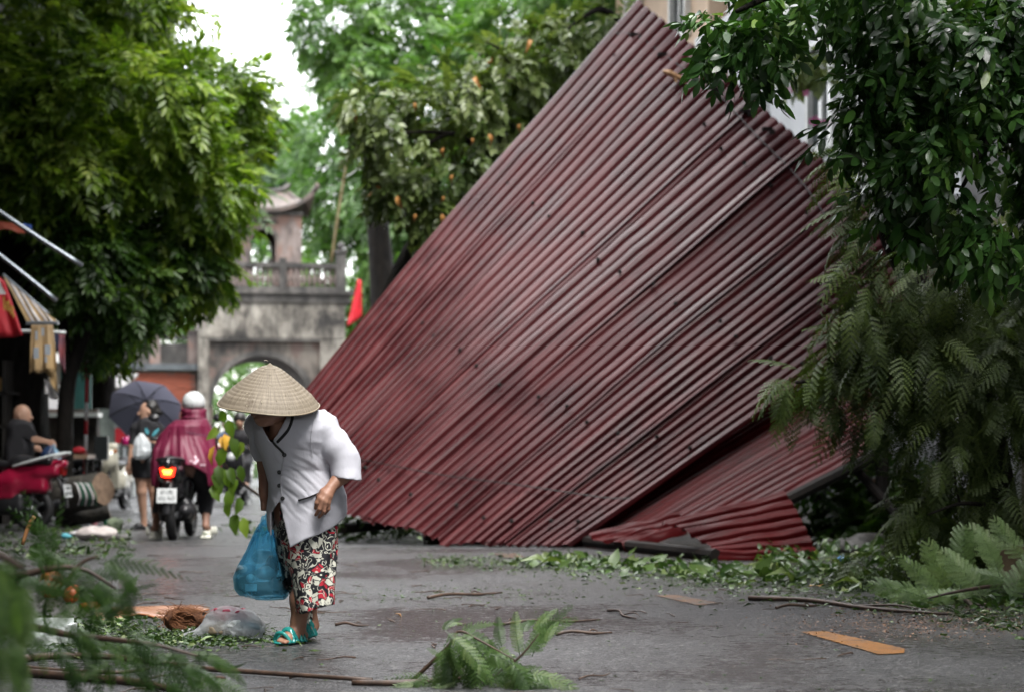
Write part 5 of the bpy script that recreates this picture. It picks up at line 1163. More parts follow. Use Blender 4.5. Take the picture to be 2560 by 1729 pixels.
for (hp, kn, an) in ((q(340, 820, .25), q(190, 1000, .55), q(112, 1400, .30)), (q(520, 820, .25), q(610, 1010, .55), q(606, 1390, .30))): s.chain([hp, kn, kn * .4 + an * .6], [.105, .085, .065], .03)
s.build('trousers', M_black_cotton, rider)
s = rd.sdf([q(60, 200), q(760, 1100, .6)], .25)
def foldp(X, Y, Z):
    p = np.stack([X, Y, Z], -1); a = np.arctan2(Y - .35, X + .0)
    return (.020 * np.sin(a * 11 + 2.2 * vnoise(p, 3, 2)) + .010 * np.sin(a * 23 + 5 * Z)) * np.clip((1.18 - Z) * 2.4, 0, 1) + .010 * vnoise(p, 9, 4)
def ps(y, l, r_, cy, b): z = q(430, y, 0)[2]; return (z, (q(l, y, .3)[0] + q(r_, y, .3)[0]) / 2, cy, (r_ - l) / 2 / 3.927 * rd.D * 1.015 / FPX, b)
s.loft([ps(232, 390, 580, .45, .11), ps(262, 380, 596, .45, .12), ps(300, 388, 592, .44, .12), ps(320, 375, 590, .43, .14), ps(338, 300, 612, .41, .19), ps(360, 270, 625, .40, .21), ps(400, 230, 645, .38, .235), ps(500, 150, 690, .38, .25), ps(640, 98, 728, .36, .32), ps(770, 85, 748, .34, .38), ps(870, 86, 750, .33, .40), ps(960, 92, 735, .32, .40), ps(1080, 100, 700, .32, .38), ps(1180, 110, 650, .34, .34)], .03, foldp)
for zc in (252, 282, 312): 
    z_ = q(0, zc)[2]; s.chain([np.array([q(487, 0, .45)[0] + .115 * math.cos(a), .45 + .115 * math.sin(a), z_ + .012 * math.sin(a * 2 + zc)]) for a in np.linspace(0, 6.28, 13)], [.016] * 13, .012)
hb_ = lambda X: np.interp(X, [q(85, 0)[0], q(130, 0)[0], q(185, 0)[0], q(215, 0)[0], q(380, 0)[0], q(480, 0)[0], q(610, 0)[0], q(640, 0)[0], q(700, 0)[0], q(760, 0)[0]], [q(0, 1000)[2], q(0, 1085)[2], q(0, 1040)[2], q(0, 800)[2], q(0, 785)[2], q(0, 800)[2], q(0, 885)[2], q(0, 1170)[2], q(0, 960)[2], q(0, 900)[2]])
s.keep(lambda X, Y, Z: np.where(Y < .38, hb_(X), q(0, 900)[2]) - Z); s.shell(.018); pon = s.build('poncho', M_poncho, rider)
vs = [v.co.copy() for v in pon.data.vertices]; bv = BVHTree.FromPolygons(vs, [tuple(p.vertices) for p in pon.data.polygons])
def on_pon(x, y, lift=.004):
    c = Vector(tuple(q(x, y, -.25))); h_ = bv.ray_cast(c, Vector((0, 1, 0)), 1.5)[0]; return (np.array(h_) if h_ is not None else np.array(c) + (0, .25, 0)) - (0, lift, 0)
def decal(pts, name, m, par): V = [on_pon(*p) for p in pts]; mk(name, np.array(V), [tuple(range(len(V)))], m, par, False, False)
for k in range(9): decal([(355 + k * 26, 452 + k * 5), (375 + k * 26, 456 + k * 5), (375 + k * 26, 470 + k * 5), (355 + k * 26, 466 + k * 5)], 'poncho_lettering', mat('grey poncho print', (.16, .05, .09), .5) if 'grey poncho print' not in bpy.data.materials else bpy.data.materials['grey poncho print'], pon)
decal([(410, 750), (455, 692), (478, 715), (440, 758)], 'poncho_emblem', M_poncho_print, pon); decal([(440, 770), (485, 725), (498, 745), (470, 785)], 'poncho_emblem', M_poncho_print, pon)
for k in range(4): decal([(512 + k * 14, 778), (523 + k * 14, 780), (523 + k * 14, 800), (512 + k * 14, 798)], 'poncho_lettering', M_poncho_print, pon)
b = MB(); b.lathe([(.0, .118), (.045, .112), (.085, .085), (.108, .045), (.114, .0), (.110, -.045), (.098, -.055)], 24, q(487, 182, .45), np.array([[1, 0, 0], [0, 1.12, 0], [0, 0, 1.0]])); hm = b.build('helmet', M_helmet, rider, smooth=True)
b = MB(); b.box(q(492, 228, .45) + (0, -.124, .0), (.006, .01, .05)); b.build('helmet_notch', M_blackpl, hm)
for x, y in ((112, 1462), (620, 1455)):
    c = q(x, y, .35); s = SDF(c - .22, c + .22, .009); s.ell(c + (0, .02, -.01), (.055, .135, .05), .0); s.box(c + (0, .0, -.045), (.052, .13, .018), .02, .015); s.ell(c + (0, -.04, .06), (.035, .07, .045), 0, cut=True); s.keep(lambda X, Y, Z: .002 - Z); s.build('clog', M_croc, rider)
    for sx in ((-.07, .06) if x < 300 else (.06, .09)): 
        e = MB(); e.lathe([(.012, 0), (.02, .03), (.016, .07), (.003, .09)], 8, c + (sx, -.05, -.02)); e.build('clog_ear', M_croc, rider, smooth=True)

# woman with the umbrella
ur = G(355, 1322); ub = Body(ur, .0075); q = lambda x, y, dy=0.0: ub.J(x / 3.738, 960 + y / 3.738, dy)
uw = thing('person', 'young woman in black t-shirt and shorts standing under the grey umbrella', 'person', ur)
s = ub.sdf([q(1200, 160), q(1520, 1360, .1)], .12); head(s, q(1385, 250), (-1, -.25, -.05), .098)
s.cap(q(1392, 300), q(1388, 380), .045, .05, .03); s.chain([q(1385, 400), q(1375, 560), q(1350, 700)], [.12, .105, .115], .04); s.cap(q(1285, 415), q(1470, 415), .055, .055, .04)
s.chain([q(1480, 415), q(1450, 545, -.05), q(1330, 490, -.17)], [.048, .038, .026], .015); hand(s, q(1330, 490, -.17), (-1, 0, .25), .019, (0, .3, -.7), (0, 0, 1))
s.chain([q(1275, 420), q(1235, 570, -.02), q(1212, 740, -.05)], [.046, .035, .024], .015); hand(s, q(1212, 740, -.05), (-.1, 0, -1), .019, (.2, .0, 0), (0, 1, 0))
s.chain([q(1310, 740), q(1322, 1000, -.02), q(1345, 1275, .04), q(1335, 1325, .04)], [.088, .060, .034, .03], .02); s.chain([q(1395, 740), q(1435, 990, .06), q(1455, 1280, .12), q(1448, 1325, .12)], [.088, .058, .034, .03], .02)
for f_ in ((1338, 1335, .03), (1450, 1335, .11)):
    a = q(*f_); s.chain([a + (.02, .02, .02), a + (-.05, -.05, -.005), a + (-.11, -.08, -.015)], [.03, .028, .02], .02)
s.build('body', M_skin2, uw)
s = ub.sdf([q(1200, 330), q(1520, 720)], .12); fb = lambda X, Y, Z: .008 * vnoise(np.stack([X, Y, Z * .6], -1), 16, 3)
s.chain([q(1388, 395), q(1375, 560), q(1350, 690)], [.132, .128, .135], .04); s.cap(q(1282, 412), q(1474, 412), .068, .068, .04); s.chain([q(1482, 418), q(1462, 520, -.03)], [.066, .062], .02); s.chain([q(1276, 420), q(1245, 540, -.01)], [.064, .058], .02)
s.displace(fb); s.ell(q(1390, 350), (.07, .07, .06), .0, cut=True); s.keep(lambda X, Y, Z: q(0, 700)[2] - Z); sh_ = s.build('t_shirt', M_black_cotton, uw)
vs = [v.co.copy() for v in sh_.data.vertices]; bv = BVHTree.FromPolygons(vs, [tuple(p.vertices) for p in sh_.data.polygons])
def on_sh(x, y):
    c = Vector(tuple(q(x, y, -.4))); h_ = bv.ray_cast(c, Vector((0, 1, 0)), 1.5)[0]; return (np.array(h_) if h_ is not None else np.array(c) + (0, .27, 0)) - (0, .005, 0)
M_turq = mat('turquoise print', (.10, .42, .50), .6)
for pts in ([(1313, 408), (1330, 400), (1350, 430), (1352, 455), (1335, 462), (1315, 440)], [(1432, 402), (1440, 420), (1415, 460), (1385, 482), (1380, 465), (1400, 430)]):
    mk('shirt_print', np.array([on_sh(*p) for p in pts]), [tuple(range(6))], M_turq, sh_, False, False)
s = ub.sdf([q(1250, 680), q(1480, 890)], .12); s.chain([q(1305, 720), q(1318, 860, -.01)], [.118, .095], .03); s.chain([q(1395, 720), q(1418, 860, .03)], [.118, .095], .03); s.displace(fb); s.keep(lambda X, Y, Z: np.maximum(q(0, 872)[2] - Z, Z - q(0, 678)[2])); s.build('shorts', M_black_cotton, uw)
s = ub.sdf([q(1330, 170), q(1510, 330)], .1); c = q(1402, 238); s.ell(c + (.012, .01, .012), (.098, .088, .108), 0); s.ell(q(1345, 285, -.06), (.065, .085, .075), 0, cut=True); s.ell(q(1462, 258), (.055, .05, .045), .03); s.ell(q(1492, 270), (.035, .03, .03), .02); s.displace(lambda X, Y, Z: .006 * vnoise(np.stack([X, Y, Z], -1), 45, 6)); s.build('hair', M_hair, uw)
for f_ in ((1315, 1338, -.02), (1428, 1338, .07)):
    c = q(*f_) * (1, 1, 0) + (0, 0, .03); s = SDF(c - .2, c + .2, .009); s.ell(c + (0, 0, -.012), (.13, .05, .02), 0, rotz(.5)); s.ell(c + (-.02, -.01, .015), (.055, .05, .03), .02, rotz(.5)); s.keep(lambda X, Y, Z: .002 - Z); s.build('slide_sandal', M_blackpl, uw)
M_whitebag = film('thin white plastic film', (.74, .78, .80), .10, bsc=22)
wbag = thing('plastic_bag', 'full white plastic bag held up by the young woman with the umbrella', 'bag', ur + q(1330, 700, -.22))
s = ub.sdf([q(1230, 470, -.25), q(1440, 720, -.2)], .15)
us = lambda y, l, r_, b_: (q(0, y, -.22)[2], q((l + r_) / 2, y, -.22)[0], -.24, (r_ - l) / 2 / 3.738 * ub.D / FPX, b_)
s.loft([us(455, 1300, 1345, .03), us(500, 1272, 1375, .05), us(560, 1252, 1410, .08), us(620, 1245, 1425, .10), us(670, 1250, 1400, .10), us(700, 1270, 1350, .06)], .02, lambda X, Y, Z: .010 * vnoise(np.stack([X, Y, Z], -1), 20, 4) + .006 * np.sin(np.arctan2(Y + .24, X) * 9))
V_, F_ = s.mesh(); mk('film', V_ + ur, F_, M_whitebag, wbag, True)
# umbrella, canopy seen from its hollow side
M_umb = cloth('slate blue umbrella cloth', (.17, .175, .235), (.14, .145, .20), .5)
M_rib = mat('umbrella rib steel', (.045, .045, .05), .35, metal=.7)
uc = P(366, 1000, ub.D + .42); um = thing('umbrella', 'slate grey folding umbrella tilted behind the young woman', 'umbrella', uc)
axis = norm(np.array([.05, -.72, -.55])); xa = norm(np.cross((0, 0, 1.0), axis)); xa = norm(xa + .0 * axis); ya = np.cross(axis, xa); RU = .43
def upt(a, rr, sag=0.0): return axis * (.20 * (rr ** 2) + sag) + (xa * math.cos(a) + ya * math.sin(a)) * RU * rr
V = [np.zeros(3)]; F = []; na, nr_ = 64, 8
for i in range(1, nr_ + 1):
    for k in range(na):
        a = 2 * math.pi * k / na + .2; f_ = abs(((k / na * 8) % 1) - .5) * 2; rr = i / nr_ * (1 - .075 * (1 - f_ ** 2) * (i / nr_) ** 2); V.append(upt(a, rr, .018 * (1 - f_ ** 2) * (i / nr_)))
for k in range(na): F.append((0, 1 + (k + 1) % na, 1 + k))
for i in range(nr_ - 1):
    for k in range(na): a = 1 + i * na + k; c_ = 1 + i * na + (k + 1) % na; F.append((a, c_, c_ + na, a + na))
can = mk('canopy', np.array(V), F, M_umb, um)
for k in range(8):
    a = 2 * math.pi * k / 8 + .2; b = MB(); b.tube([upt(a, t_) + axis * .012 for t_ in np.linspace(.02, 1.0, 9)], .0055, 5); rb = b.build('rib', M_rib, um)
    b = MB(); b.tube([axis * .20 + (xa * math.cos(a) + ya * math.sin(a)) * .02, upt(a, .5) + axis * .012], .003, 5); b.build('stretcher', M_rib, rb)
b = MB(); b.tube([-axis * .05, axis * .62], .007, 8); b.build('shaft', M_rib, um, smooth=True)

# shaven man by the tree
mr = P(55, 1150, 24.0); mr[2] = 0; mb_ = Body(mr, .009); q = lambda x, y, dy=0.0: mb_.J(x / 3.738, 960 + y / 3.738, dy)
man = thing('person', 'man with shaved head in a black t-shirt reaching out by the black tree trunk', 'person', mr)
gz0 = lambda p: np.array([p[0], p[1], 0.0])
s = mb_.sdf([q(90, 190), q(520, 720), gz0(q(180, 0)), q(200, 720, .2)], .15); head(s, q(207, 285), (1, -.15, -.05), .108)
s.cap(q(195, 340), q(190, 410), .055, .06, .03); s.chain([q(190, 430), q(180, 580), q(175, 720)], [.14, .14, .145], .04); s.cap(q(130, 430, .1), q(235, 425, -.1), .06, .06, .04)
s.chain([q(245, 430, -.13), q(320, 510, -.16), q(430, 530, -.14)], [.05, .040, .028], .015); hand(s, q(430, 530, -.14), (1, 0, -.15), .021, (0, 0, -.8), (0, 1, 0))
s.chain([q(150, 440, .14), q(230, 600, .18), q(300, 600, .05)], [.05, .04, .028], .015); hand(s, q(300, 590, .05), (1, -.2, 0), .021, (0, 0, -.8), (0, 1, 0))
for dx, dy in ((150, .10), (205, -.08)): a = q(dx, 740, dy); k_ = a * (1, 1, .52) + (.06, -.05, 0); an = a * (1, 1, 0) + (.02, 0, .08); s.chain([a, k_, an], [.10, .065, .038], .02); s.chain([an, an + (.12, -.03, -.05)], [.04, .028], .02)
s.build('body', M_skin2, man)
s = mb_.sdf([q(90, 350), q(330, 730)], .15); s.chain([q(190, 425), q(180, 580), q(172, 730)], [.155, .160, .165], .04); s.cap(q(128, 425, .1), q(240, 420, -.1), .075, .075, .04); s.chain([q(247, 430, -.13), q(285, 470, -.15)], [.075, .068], .02); s.chain([q(148, 440, .14), q(190, 530, .17)], [.075, .068], .02); s.displace(fb); s.keep(lambda X, Y, Z: q(0, 735)[2] - Z); s.build('t_shirt', M_black_cotton, man)
s = mb_.sdf([q(90, 700), gz0(q(220, 700))], .2)
for dx, dy in ((150, .10), (205, -.08)): a = q(dx, 740, dy); k_ = a * (1, 1, .52) + (.06, -.05, 0); s.chain([a, k_, a * (1, 1, .15)], [.125, .085, .065], .03)
s.build('trousers', M_black_cotton, man)
M_lbag = film('pale blue plastic film', (.30, .52, .68), .15); M_dbag = film('navy plastic film', (.03, .06, .14), .10)
for (pts, m, lab) in ((((505, 560), (520, 640), (545, 715), .012, .03, .05), M_lbag, 'pale blue plastic bag hanging from the hand of the shaved man'), (((490, 580), (460, 640), (440, 700), .02, .075, .09), M_dbag, 'navy plastic bag hanging beside the pale blue bag')):
    a, m_, e = [q(*p_, -.14) for p_ in pts[:3]]; bgx = thing('plastic_bag', lab, 'bag', mr + e, group=None); s = mb_.sdf([a, m_, e], .15); s.chain([a, m_, e], pts[3:], .02); s.displace(lambda X, Y, Z: .008 * vnoise(np.stack([X, Y, Z], -1), 25, 2)); V_, F_ = s.mesh(); mk('film', V_ + mr, F_, m, bgx, True)

# riders coming through the gate
def rider_far(px, py, rz, label, shirt, helm, seat_h=.74):
    g0 = G(px, py); t = thing('person', label, 'person', g0, rz); s = SDF((-.45, -.5, 0), (.45, 1.0, 1.75), .014)
    head(s, np.array([0, .42, 1.46]), (0, 1, 0), .1); s.cap((0, .40, 1.36), (0, .36, 1.25), .05, .06, .03); s.chain([(0, .34, 1.2), (0, .28, 1.0), (0, .22, .85)], [.14, .13, .15], .04)
    for sx in (-1, 1):
        s.chain([np.array([sx * .17, .36, 1.22]), np.array([sx * .28, .52, 1.02]), np.array([sx * .28, .80, 1.02])], [.05, .04, .028], .02); hand(s, np.array([sx * .28, .80, 1.02]), (0, 1, 0), .02, (0, .1, -.8), (0, 0, 1)); s.chain([np.array([sx * .11, .25, .82]), np.array([sx * .16, .62, .70]), np.array([sx * .16, .62, .40])], [.09, .065, .04], .02); s.chain([np.array([sx * .16, .62, .38]), np.array([sx * .16, .76, .36])], [.035, .026], .02)
    s.build('body', M_skin2, t); s = SDF((-.45, -.2, .7), (.45, .9, 1.4), .014); s.chain([(0, .34, 1.2), (0, .28, 1.0), (0, .22, .83)], [.155, .15, .165], .04)
    for sx in (-1, 1): s.chain([np.array([sx * .17, .36, 1.22]), np.array([sx * .27, .50, 1.05])], [.065, .055], .03)
    s.build('shirt', shirt, t); s = SDF((-.35, 0, .3), (.35, .9, 1.0), .014)
    for sx in (-1, 1): s.chain([np.array([sx * .11, .25, .82]), np.array([sx * .16, .62, .70]), np.array([sx * .16, .62, .42])], [.105, .08, .06], .03)
    s.build('trousers', M_black_cotton, t)
    b = MB(); b.lathe([(.0, .13), (.06, .12), (.11, .06), (.118, 0), (.11, -.03)], 18, (0, .41, 1.49)); b.build('helmet' if helm is not M_hair else 'hair', helm, t, smooth=True); return g0
M_blueshirt = mat('blue cotton', (.10, .16, .30), .8)
g0 = rider_far(612, 1262, R(176), 'rider in black top coming through the gate behind the hanging leaves', M_black_cotton, M_hair)
scooter('scooter', 'dark scooter of the black topped rider coming through the gate', g0, R(176), M_blackgl, plate=False)
g0 = rider_far(583, 1254, R(170), 'rider in blue with white helmet coming through the gate', M_blueshirt, M_helmet)
scooter('scooter', 'dark scooter of the white helmeted rider coming through the gate', g0, R(170), M_blackgl, plate=False)
# ================================================================== STALLS, FLAGS AND CLUTTER ON THE LEFT PAVEMENT
def stripes(name, a, c, n, axis=0):
    m, t, b = nodes(name); tc = N(t, 'ShaderNodeTexCoord'); sx = N(t, 'ShaderNodeSeparateXYZ'); t.links.new(tc.outputs['Object'], sx.inputs[0]); ml = N(t, 'ShaderNodeMath', operation='MULTIPLY'); ml.inputs[1].default_value = n; t.links.new(sx.outputs[axis], ml.inputs[0])
    fr = N(t, 'ShaderNodeMath', operation='FRACT'); t.links.new(ml.outputs[0], fr.inputs[0]); t.links.new(ramp(t, [(0, a), (.5, c)], fr.outputs[0], 'CONSTANT'), b.inputs['Base Color']); b.inputs['Roughness'].default_value = .6; return m
M_steel = mat('wet galvanised tube', (.26, .29, .32), .3, metal=.6)
M_redcloth = mat('red banner cloth', (.46, .016, .028), .65, (.36, .010, .02), 4)
M_flag = mat('bright red flag cloth', (.62, .015, .03), .7)
M_yellow_ink = mat('yellow print', (.52, .34, .05), .6)
M_beige = mat('dirty beige cloth', (.40, .27, .12), .75, (.30, .21, .11), 5)
M_blue_ink = mat('pale blue print', (.36, .40, .44), .7)
M_whitecloth = mat('white cloth', (.62, .60, .60), .75, (.50, .49, .49), 4)
def pole(name, label, pts, r, m, group=None, n=8):
    t = thing(name, label, 'pole', pts[0], 0, group); b = MB(); b.tube(smooth_path(pts, 4), r, n); b.build('tube', m, t, True, True); return t
pole('awning_pole', 'upper of two steel awning poles slanting across the black trunk', [P(-60, 490, 20.5), P(100, 597, 20.5), P(205, 664, 20.5)], .022, M_steel, 'slanting awning poles')
pole('awning_pole', 'lower of two steel awning poles slanting above the red banner', [P(-60, 592, 20.6), P(70, 694, 20.6), P(141, 752, 20.6)], .022, M_steel, 'slanting awning poles')
pole('clothes_rail', 'thin white rail under the striped awning carrying the beige cloth', [P(40, 828, 20.8), P(110, 829, 20.8), P(164, 832, 20.8)], .018, M_whitepl)
t = thing('awning', 'small grey and brown striped awning above the beige cloth', 'awning', P(80, 760, 21.2))
for i in range(13):                                                     # one slat of cloth after the other
    a0, a1 = i / 13, (i + 1) / 13; top = lambda a: P(8 + 108 * a, 690 + 92 * a, 21.8 - .2 * a); bot = lambda a: P(70 + 74 * a, 806 + 1 * a, 20.9)
    b = MB(); b.sheet(top(a0), top(a1), bot(a1), bot(a0), 2, 6, .01, 3, i); b.build('awning_strip', M_beige if i % 3 == 0 else mat('brown awning strip', (.14, .11, .10), .7) if i % 3 == 1 else M_whitecloth, t, True)
b = MB(); b.tube([P(8, 688, 21.82), P(118, 784, 21.6)], .02, 8); b.build('awning_frame', M_steel, t, True); b = MB(); b.tube([P(66, 808, 20.88), P(146, 808, 20.88)], .02, 8); b.build('awning_frame', M_steel, t, True)
t = thing('awning', 'red and blue tarpaulin edge high on the black trunk at the left', 'awning', P(20, 570, 23))
b = MB(); b.sheet(P(-60, 545, 23.2), P(62, 562, 22.8), P(78, 574, 22.3), P(-60, 588, 22.2), 8, 4, .03, 6); b.build('cloth', mat('orange red tarpaulin', (.30, .06, .03), .6), t, True)
b = MB(); b.sheet(P(58, 558, 22.75), P(78, 562, 22.7), P(80, 574, 22.25), P(62, 575, 22.3), 3, 3, .02, 5); b.build('blue_hem', mat('blue tarpaulin', (.03, .09, .34), .5), t, True)
t = thing('banner', 'red cloth banner with yellow lettering hanging at the left edge', 'banner', P(25, 840, 20.4))
b = MB(); b.sheet(P(-70, 640, 20.5), P(12, 703, 20.5), P(60, 842, 20.4), P(-70, 842, 20.4), 16, 10, .05, 9); b.build('cloth', M_redcloth, t, True, True)
for i, (x, y, hgt) in enumerate(((10, 742, 34), (16, 752, 24), (22, 748, 30), (28, 760, 24), (33, 762, 28))):
    b = MB(); c = P(x, y + hgt / 2 + i * 1.2, 20.27); b.box(c, (.010, .006, hgt / 255)); b.box(c + (.008, 0, (.03 if i % 2 else -.03)), (.022, .006, .012)); b.build('lettering', M_yellow_ink, t, True)
b = MB(); b.sheet(P(-70, 700, 20.1), P(-2, 700, 20.1), P(14, 735, 20.1), P(-70, 740, 20.1), 4, 3, .02, 5); b.build('white_panel', M_whitecloth, t, True)
t = thing('hanging_cloth', 'ragged beige cloth with pale marks hanging from the white rail', 'cloth', P(105, 925, 20.6))
b = MB(); b.sheet(P(78, 812, 20.75), P(132, 812, 20.75), P(143, 922, 20.6), P(72, 930, 20.6), 16, 12, .045, 14); b.build('cloth', M_beige, t, True, True)
for i in range(12):
    x = 74 + i * 5.7; b = MB(); b.add([P(x, 921, 20.6), P(x + 5.6, 920, 20.6), P(x + 2.5 + random.uniform(-1, 1), 930 + random.uniform(0, 9), 20.6), P(x + 2.6, 926, 20.63)], [(0, 1, 2), (0, 3, 1), (0, 2, 3), (1, 3, 2)]); b.build('fringe', M_beige, t, True)
for (x0, x1, y0, y1) in ((84, 97, 868, 895), (112, 126, 862, 886), (88, 94, 828, 850), (104, 110, 820, 840), (112, 118, 890, 905)): b = MB(); b.box(P((x0 + x1) / 2, (y0 + y1) / 2, 20.52), ((x1 - x0) / 252, .006, (y1 - y0) / 252)); b.build('print_mark', M_blue_ink, t, True)
t = thing('hanging_cloth', 'torn tail of beige and white cloth hanging below the ragged beige cloth', 'cloth', P(130, 990, 20.7))
b = MB(); b.sheet(P(112, 922, 20.7), P(138, 918, 20.7), P(147, 985, 20.65), P(128, 960, 20.65), 8, 8, .04, 8, 1); b.build('cloth', M_beige, t, True, True); b = MB(); b.sheet(P(110, 945, 20.75), P(124, 955, 20.75), P(146, 1000, 20.7), P(112, 985, 20.7), 8, 8, .05, 7, 2); b.build('white_lining', M_whitecloth, t, True, True)
t = thing('hanging_cloth', 'narrow faded red and navy cloth hanging beside the beige cloth', 'cloth', P(152, 930, 21.1))
b = MB(); b.sheet(P(146, 832, 21.1), P(162, 832, 21.1), P(164, 935, 21.0), P(150, 905, 21.0), 6, 8, .04, 7, 3); b.build('cloth', mat('faded red cloth', (.22, .05, .05), .75, (.10, .04, .06), 5), t, True, True); b = MB(); b.sheet(P(130, 828, 21.3), P(150, 830, 21.3), P(152, 880, 21.25), P(136, 876, 21.25), 5, 5, .03, 6, 5); b.build('navy_cloth', mat('navy cloth', (.02, .03, .07), .8), t, True, True)
t = thing('stall_shelf', 'cluttered dark stall shelf with yellow packets at the left edge', 'stall', gp(-20, 22.5))
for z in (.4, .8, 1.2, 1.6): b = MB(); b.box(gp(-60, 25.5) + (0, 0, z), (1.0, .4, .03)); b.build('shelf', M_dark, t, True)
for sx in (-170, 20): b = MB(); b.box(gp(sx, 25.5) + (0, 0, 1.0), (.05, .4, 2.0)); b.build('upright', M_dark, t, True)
for i in range(14): b = MB(); b.box(gp(-150 + i * 13, 25.35) + (0, 0, .4 + .4 * (i % 4) + .11), (.07, .10, .16), rotz(i)); b.build('packet', [M_yellow_ink, M_whitecloth, M_redcloth, mat('ochre packet', (.35, .20, .05), .5)][i % 4], t, True)
t = thing('striped_pole', 'red and white striped pole beside the slim dark tree', 'pole', gp(214, 26))
for i, (y0, y1, m) in enumerate(((800, 860, M_redcloth), (860, 905, M_whitecloth), (905, 1005, M_redcloth), (1005, 1050, M_whitecloth), (1050, 1085, M_redcloth), (1085, 1132, M_whitecloth), (1132, 1306, M_redcloth))): b = MB(); b.tube([P(220 - (y0 - 800) * .018, y0, 26), P(220 - (y1 - 800) * .018, y1, 26)], .024, 10); b.build('band', m, t, True, True)
t = thing('low_wall', 'low grey wall with pale capping between the two dark trunks', 'wall', gp(170, 30)); b = MB(); b.box(P(165, 1100, 30) + (0, .1, -.12), (.9, .2, 1.15)); b.build('wall', M_plaster_low, t, True); b = MB(); b.box(P(168, 1036, 30), (.95, .32, .06)); b.build('capping', M_whitepl, t, True)
t = thing('notice_board', 'teal painted board behind the slim tree and striped pole', 'board', gp(190, 34)); b = MB(); b.box(P(190, 985, 34), (.5, .05, .75)); b.build('panel', mat('teal paint', (.03, .12, .11), .5), t, True); b = MB(); b.box(P(190, 1110, 34), (.06, .06, 1.1)); b.build('post', M_iron, t, True)
t = thing('table', 'low wooden table with red things on it beside the striped pole', 'table', gp(192, 25.5)); b = MB(); b.box(P(192, 1140, 25.5), (.36, .5, .05)); b.build('tabletop', mat('worn table wood', (.26, .17, .11), .5), t, True)
for sx in (-1, 1):
    for sy in (-1, 1): c = P(192, 1140, 25.5) + (sx * .15, sy * .2, 0); b = MB(); b.box((c[0], c[1], c[2] / 2), (.035, .035, c[2])); b.build('leg', M_iron, t, True)
t = lump('folded_cloth', 'crumpled red cloth lying on the low wooden table', 'cloth', P(196, 1124, 25.5), (.09, .08, .045), M_redcloth, 3.0)
t = lump('helmet', 'magenta helmet beside the cream scooter', 'helmet', P(317, 1104, 32.6), (.085, .10, .095), mat('magenta gloss', (.45, .01, .14), .2), 5.0, .012, .0)
t = thing('meter_box', 'grey metal box on a post between the table and the cream scooter', 'box', gp(254, 27)); b = MB(); b.box(P(254, 1118, 27), (.17, .10, .30)); b.build('cabinet', mat('grey painted steel', (.12, .14, .14), .5), t, True); b = MB(); b.box(P(250, 1200, 27) + (0, 0, .02), (.04, .04, .55)); b.build('post', M_iron, t, True)
t = thing('fence', 'pale green panel fence beyond the cream scooter', 'fence', gp(272, 40))
for i in range(7): b = MB(); b.box(P(244 + i * 10, 1085, 40 + i * .3), (.07, .02, 1.0)); b.build('fence_panel', mat('pale green panel', (.36, .42, .38), .6) if 'pale green panel' not in bpy.data.materials else bpy.data.materials['pale green panel'], t, True)
for y in (1050, 1120): b = MB(); b.tube([P(240, y, 40.1), P(308, y, 42)], .025, 6); b.build('fence_rail', M_steel, t, True)
t = thing('sign', 'small red sign board under the edge of the umbrella', 'sign', gp(304, 36)); b = MB(); b.box(P(304, 1088, 36), (.22, .03, .26)); b.build('panel', M_redcloth, t, True); b = MB(); b.box(P(304, 1150, 36), (.03, .03, .75)); b.build('post', M_iron, t, True)
# crowd of parked things far up the left side
for i, (px, py, D, c) in enumerate(((225, 1075, 44, (.30, .33, .34)), (262, 1010, 46, (.42, .44, .42)), (245, 960, 48, (.30, .28, .26)), (120, 1020, 46, (.16, .14, .12)), (175, 900, 50, (.20, .18, .15)))):
    t = thing('market_stall', ['grey stall front just left of the umbrella', 'pale stall with white awning left of the umbrella', 'small roofed stall in front of the gate wing', 'brown stall front between the two trunks', 'dun stall with sloping roof under the dark tree'][i], 'stall', gp(px, D)); z = CH - (py - HOR) * D / FPX
    b = MB(); b.box(gp(px, D) + (0, .6, z / 2), (1.1, 1.0, z)); b.build('stall_wall', mat('stall wall', c, .7), t, True); b = MB(); b.box(gp(px, D) + (0, .1, z + .08), (1.5, 1.8, .06), np.array(Euler((R(12), 0, 0)).to_matrix())); b.build('stall_roof', mat('stall roof', tuple(v * .8 for v in c), .6), t, True)
    b = MB(); b.box(gp(px, D) + (0, .09, z * .42), (.8, .03, z * .7)); b.build('shutter', M_shutter, t, True)
for i, (px, py, r_) in enumerate(((318, 765, .065), (331, 789, .065), (311, 738, .05), (327, 748, .045))):
    c = P(px, py, 33); t = thing('lantern', ['red lantern in the middle of the cluster in the dark leaves', 'lowest red lantern of the cluster in the dark leaves', 'small red lantern at top left of the cluster', 'small red lantern at top right of the cluster'][i], 'lantern', c, 0, 'red lanterns in the tree')
    b = MB(); b.lathe([(.02, -r_), (r_ * .8, -r_ * .6), (r_, 0), (r_ * .8, r_ * .6), (.02, r_)], 14); b.build('shade', mat('red lantern silk', (.65, .03, .04), .6) if 'red lantern silk' not in bpy.data.materials else bpy.data.materials['red lantern silk'], t, smooth=True); b = MB(); b.tube([(0, 0, r_), (0, 0, r_ + .25)], .004, 5); b.tube([(0, 0, -r_), (0, 0, -r_ - .08)], .012, 6); b.build('tassel', M_flag, t)
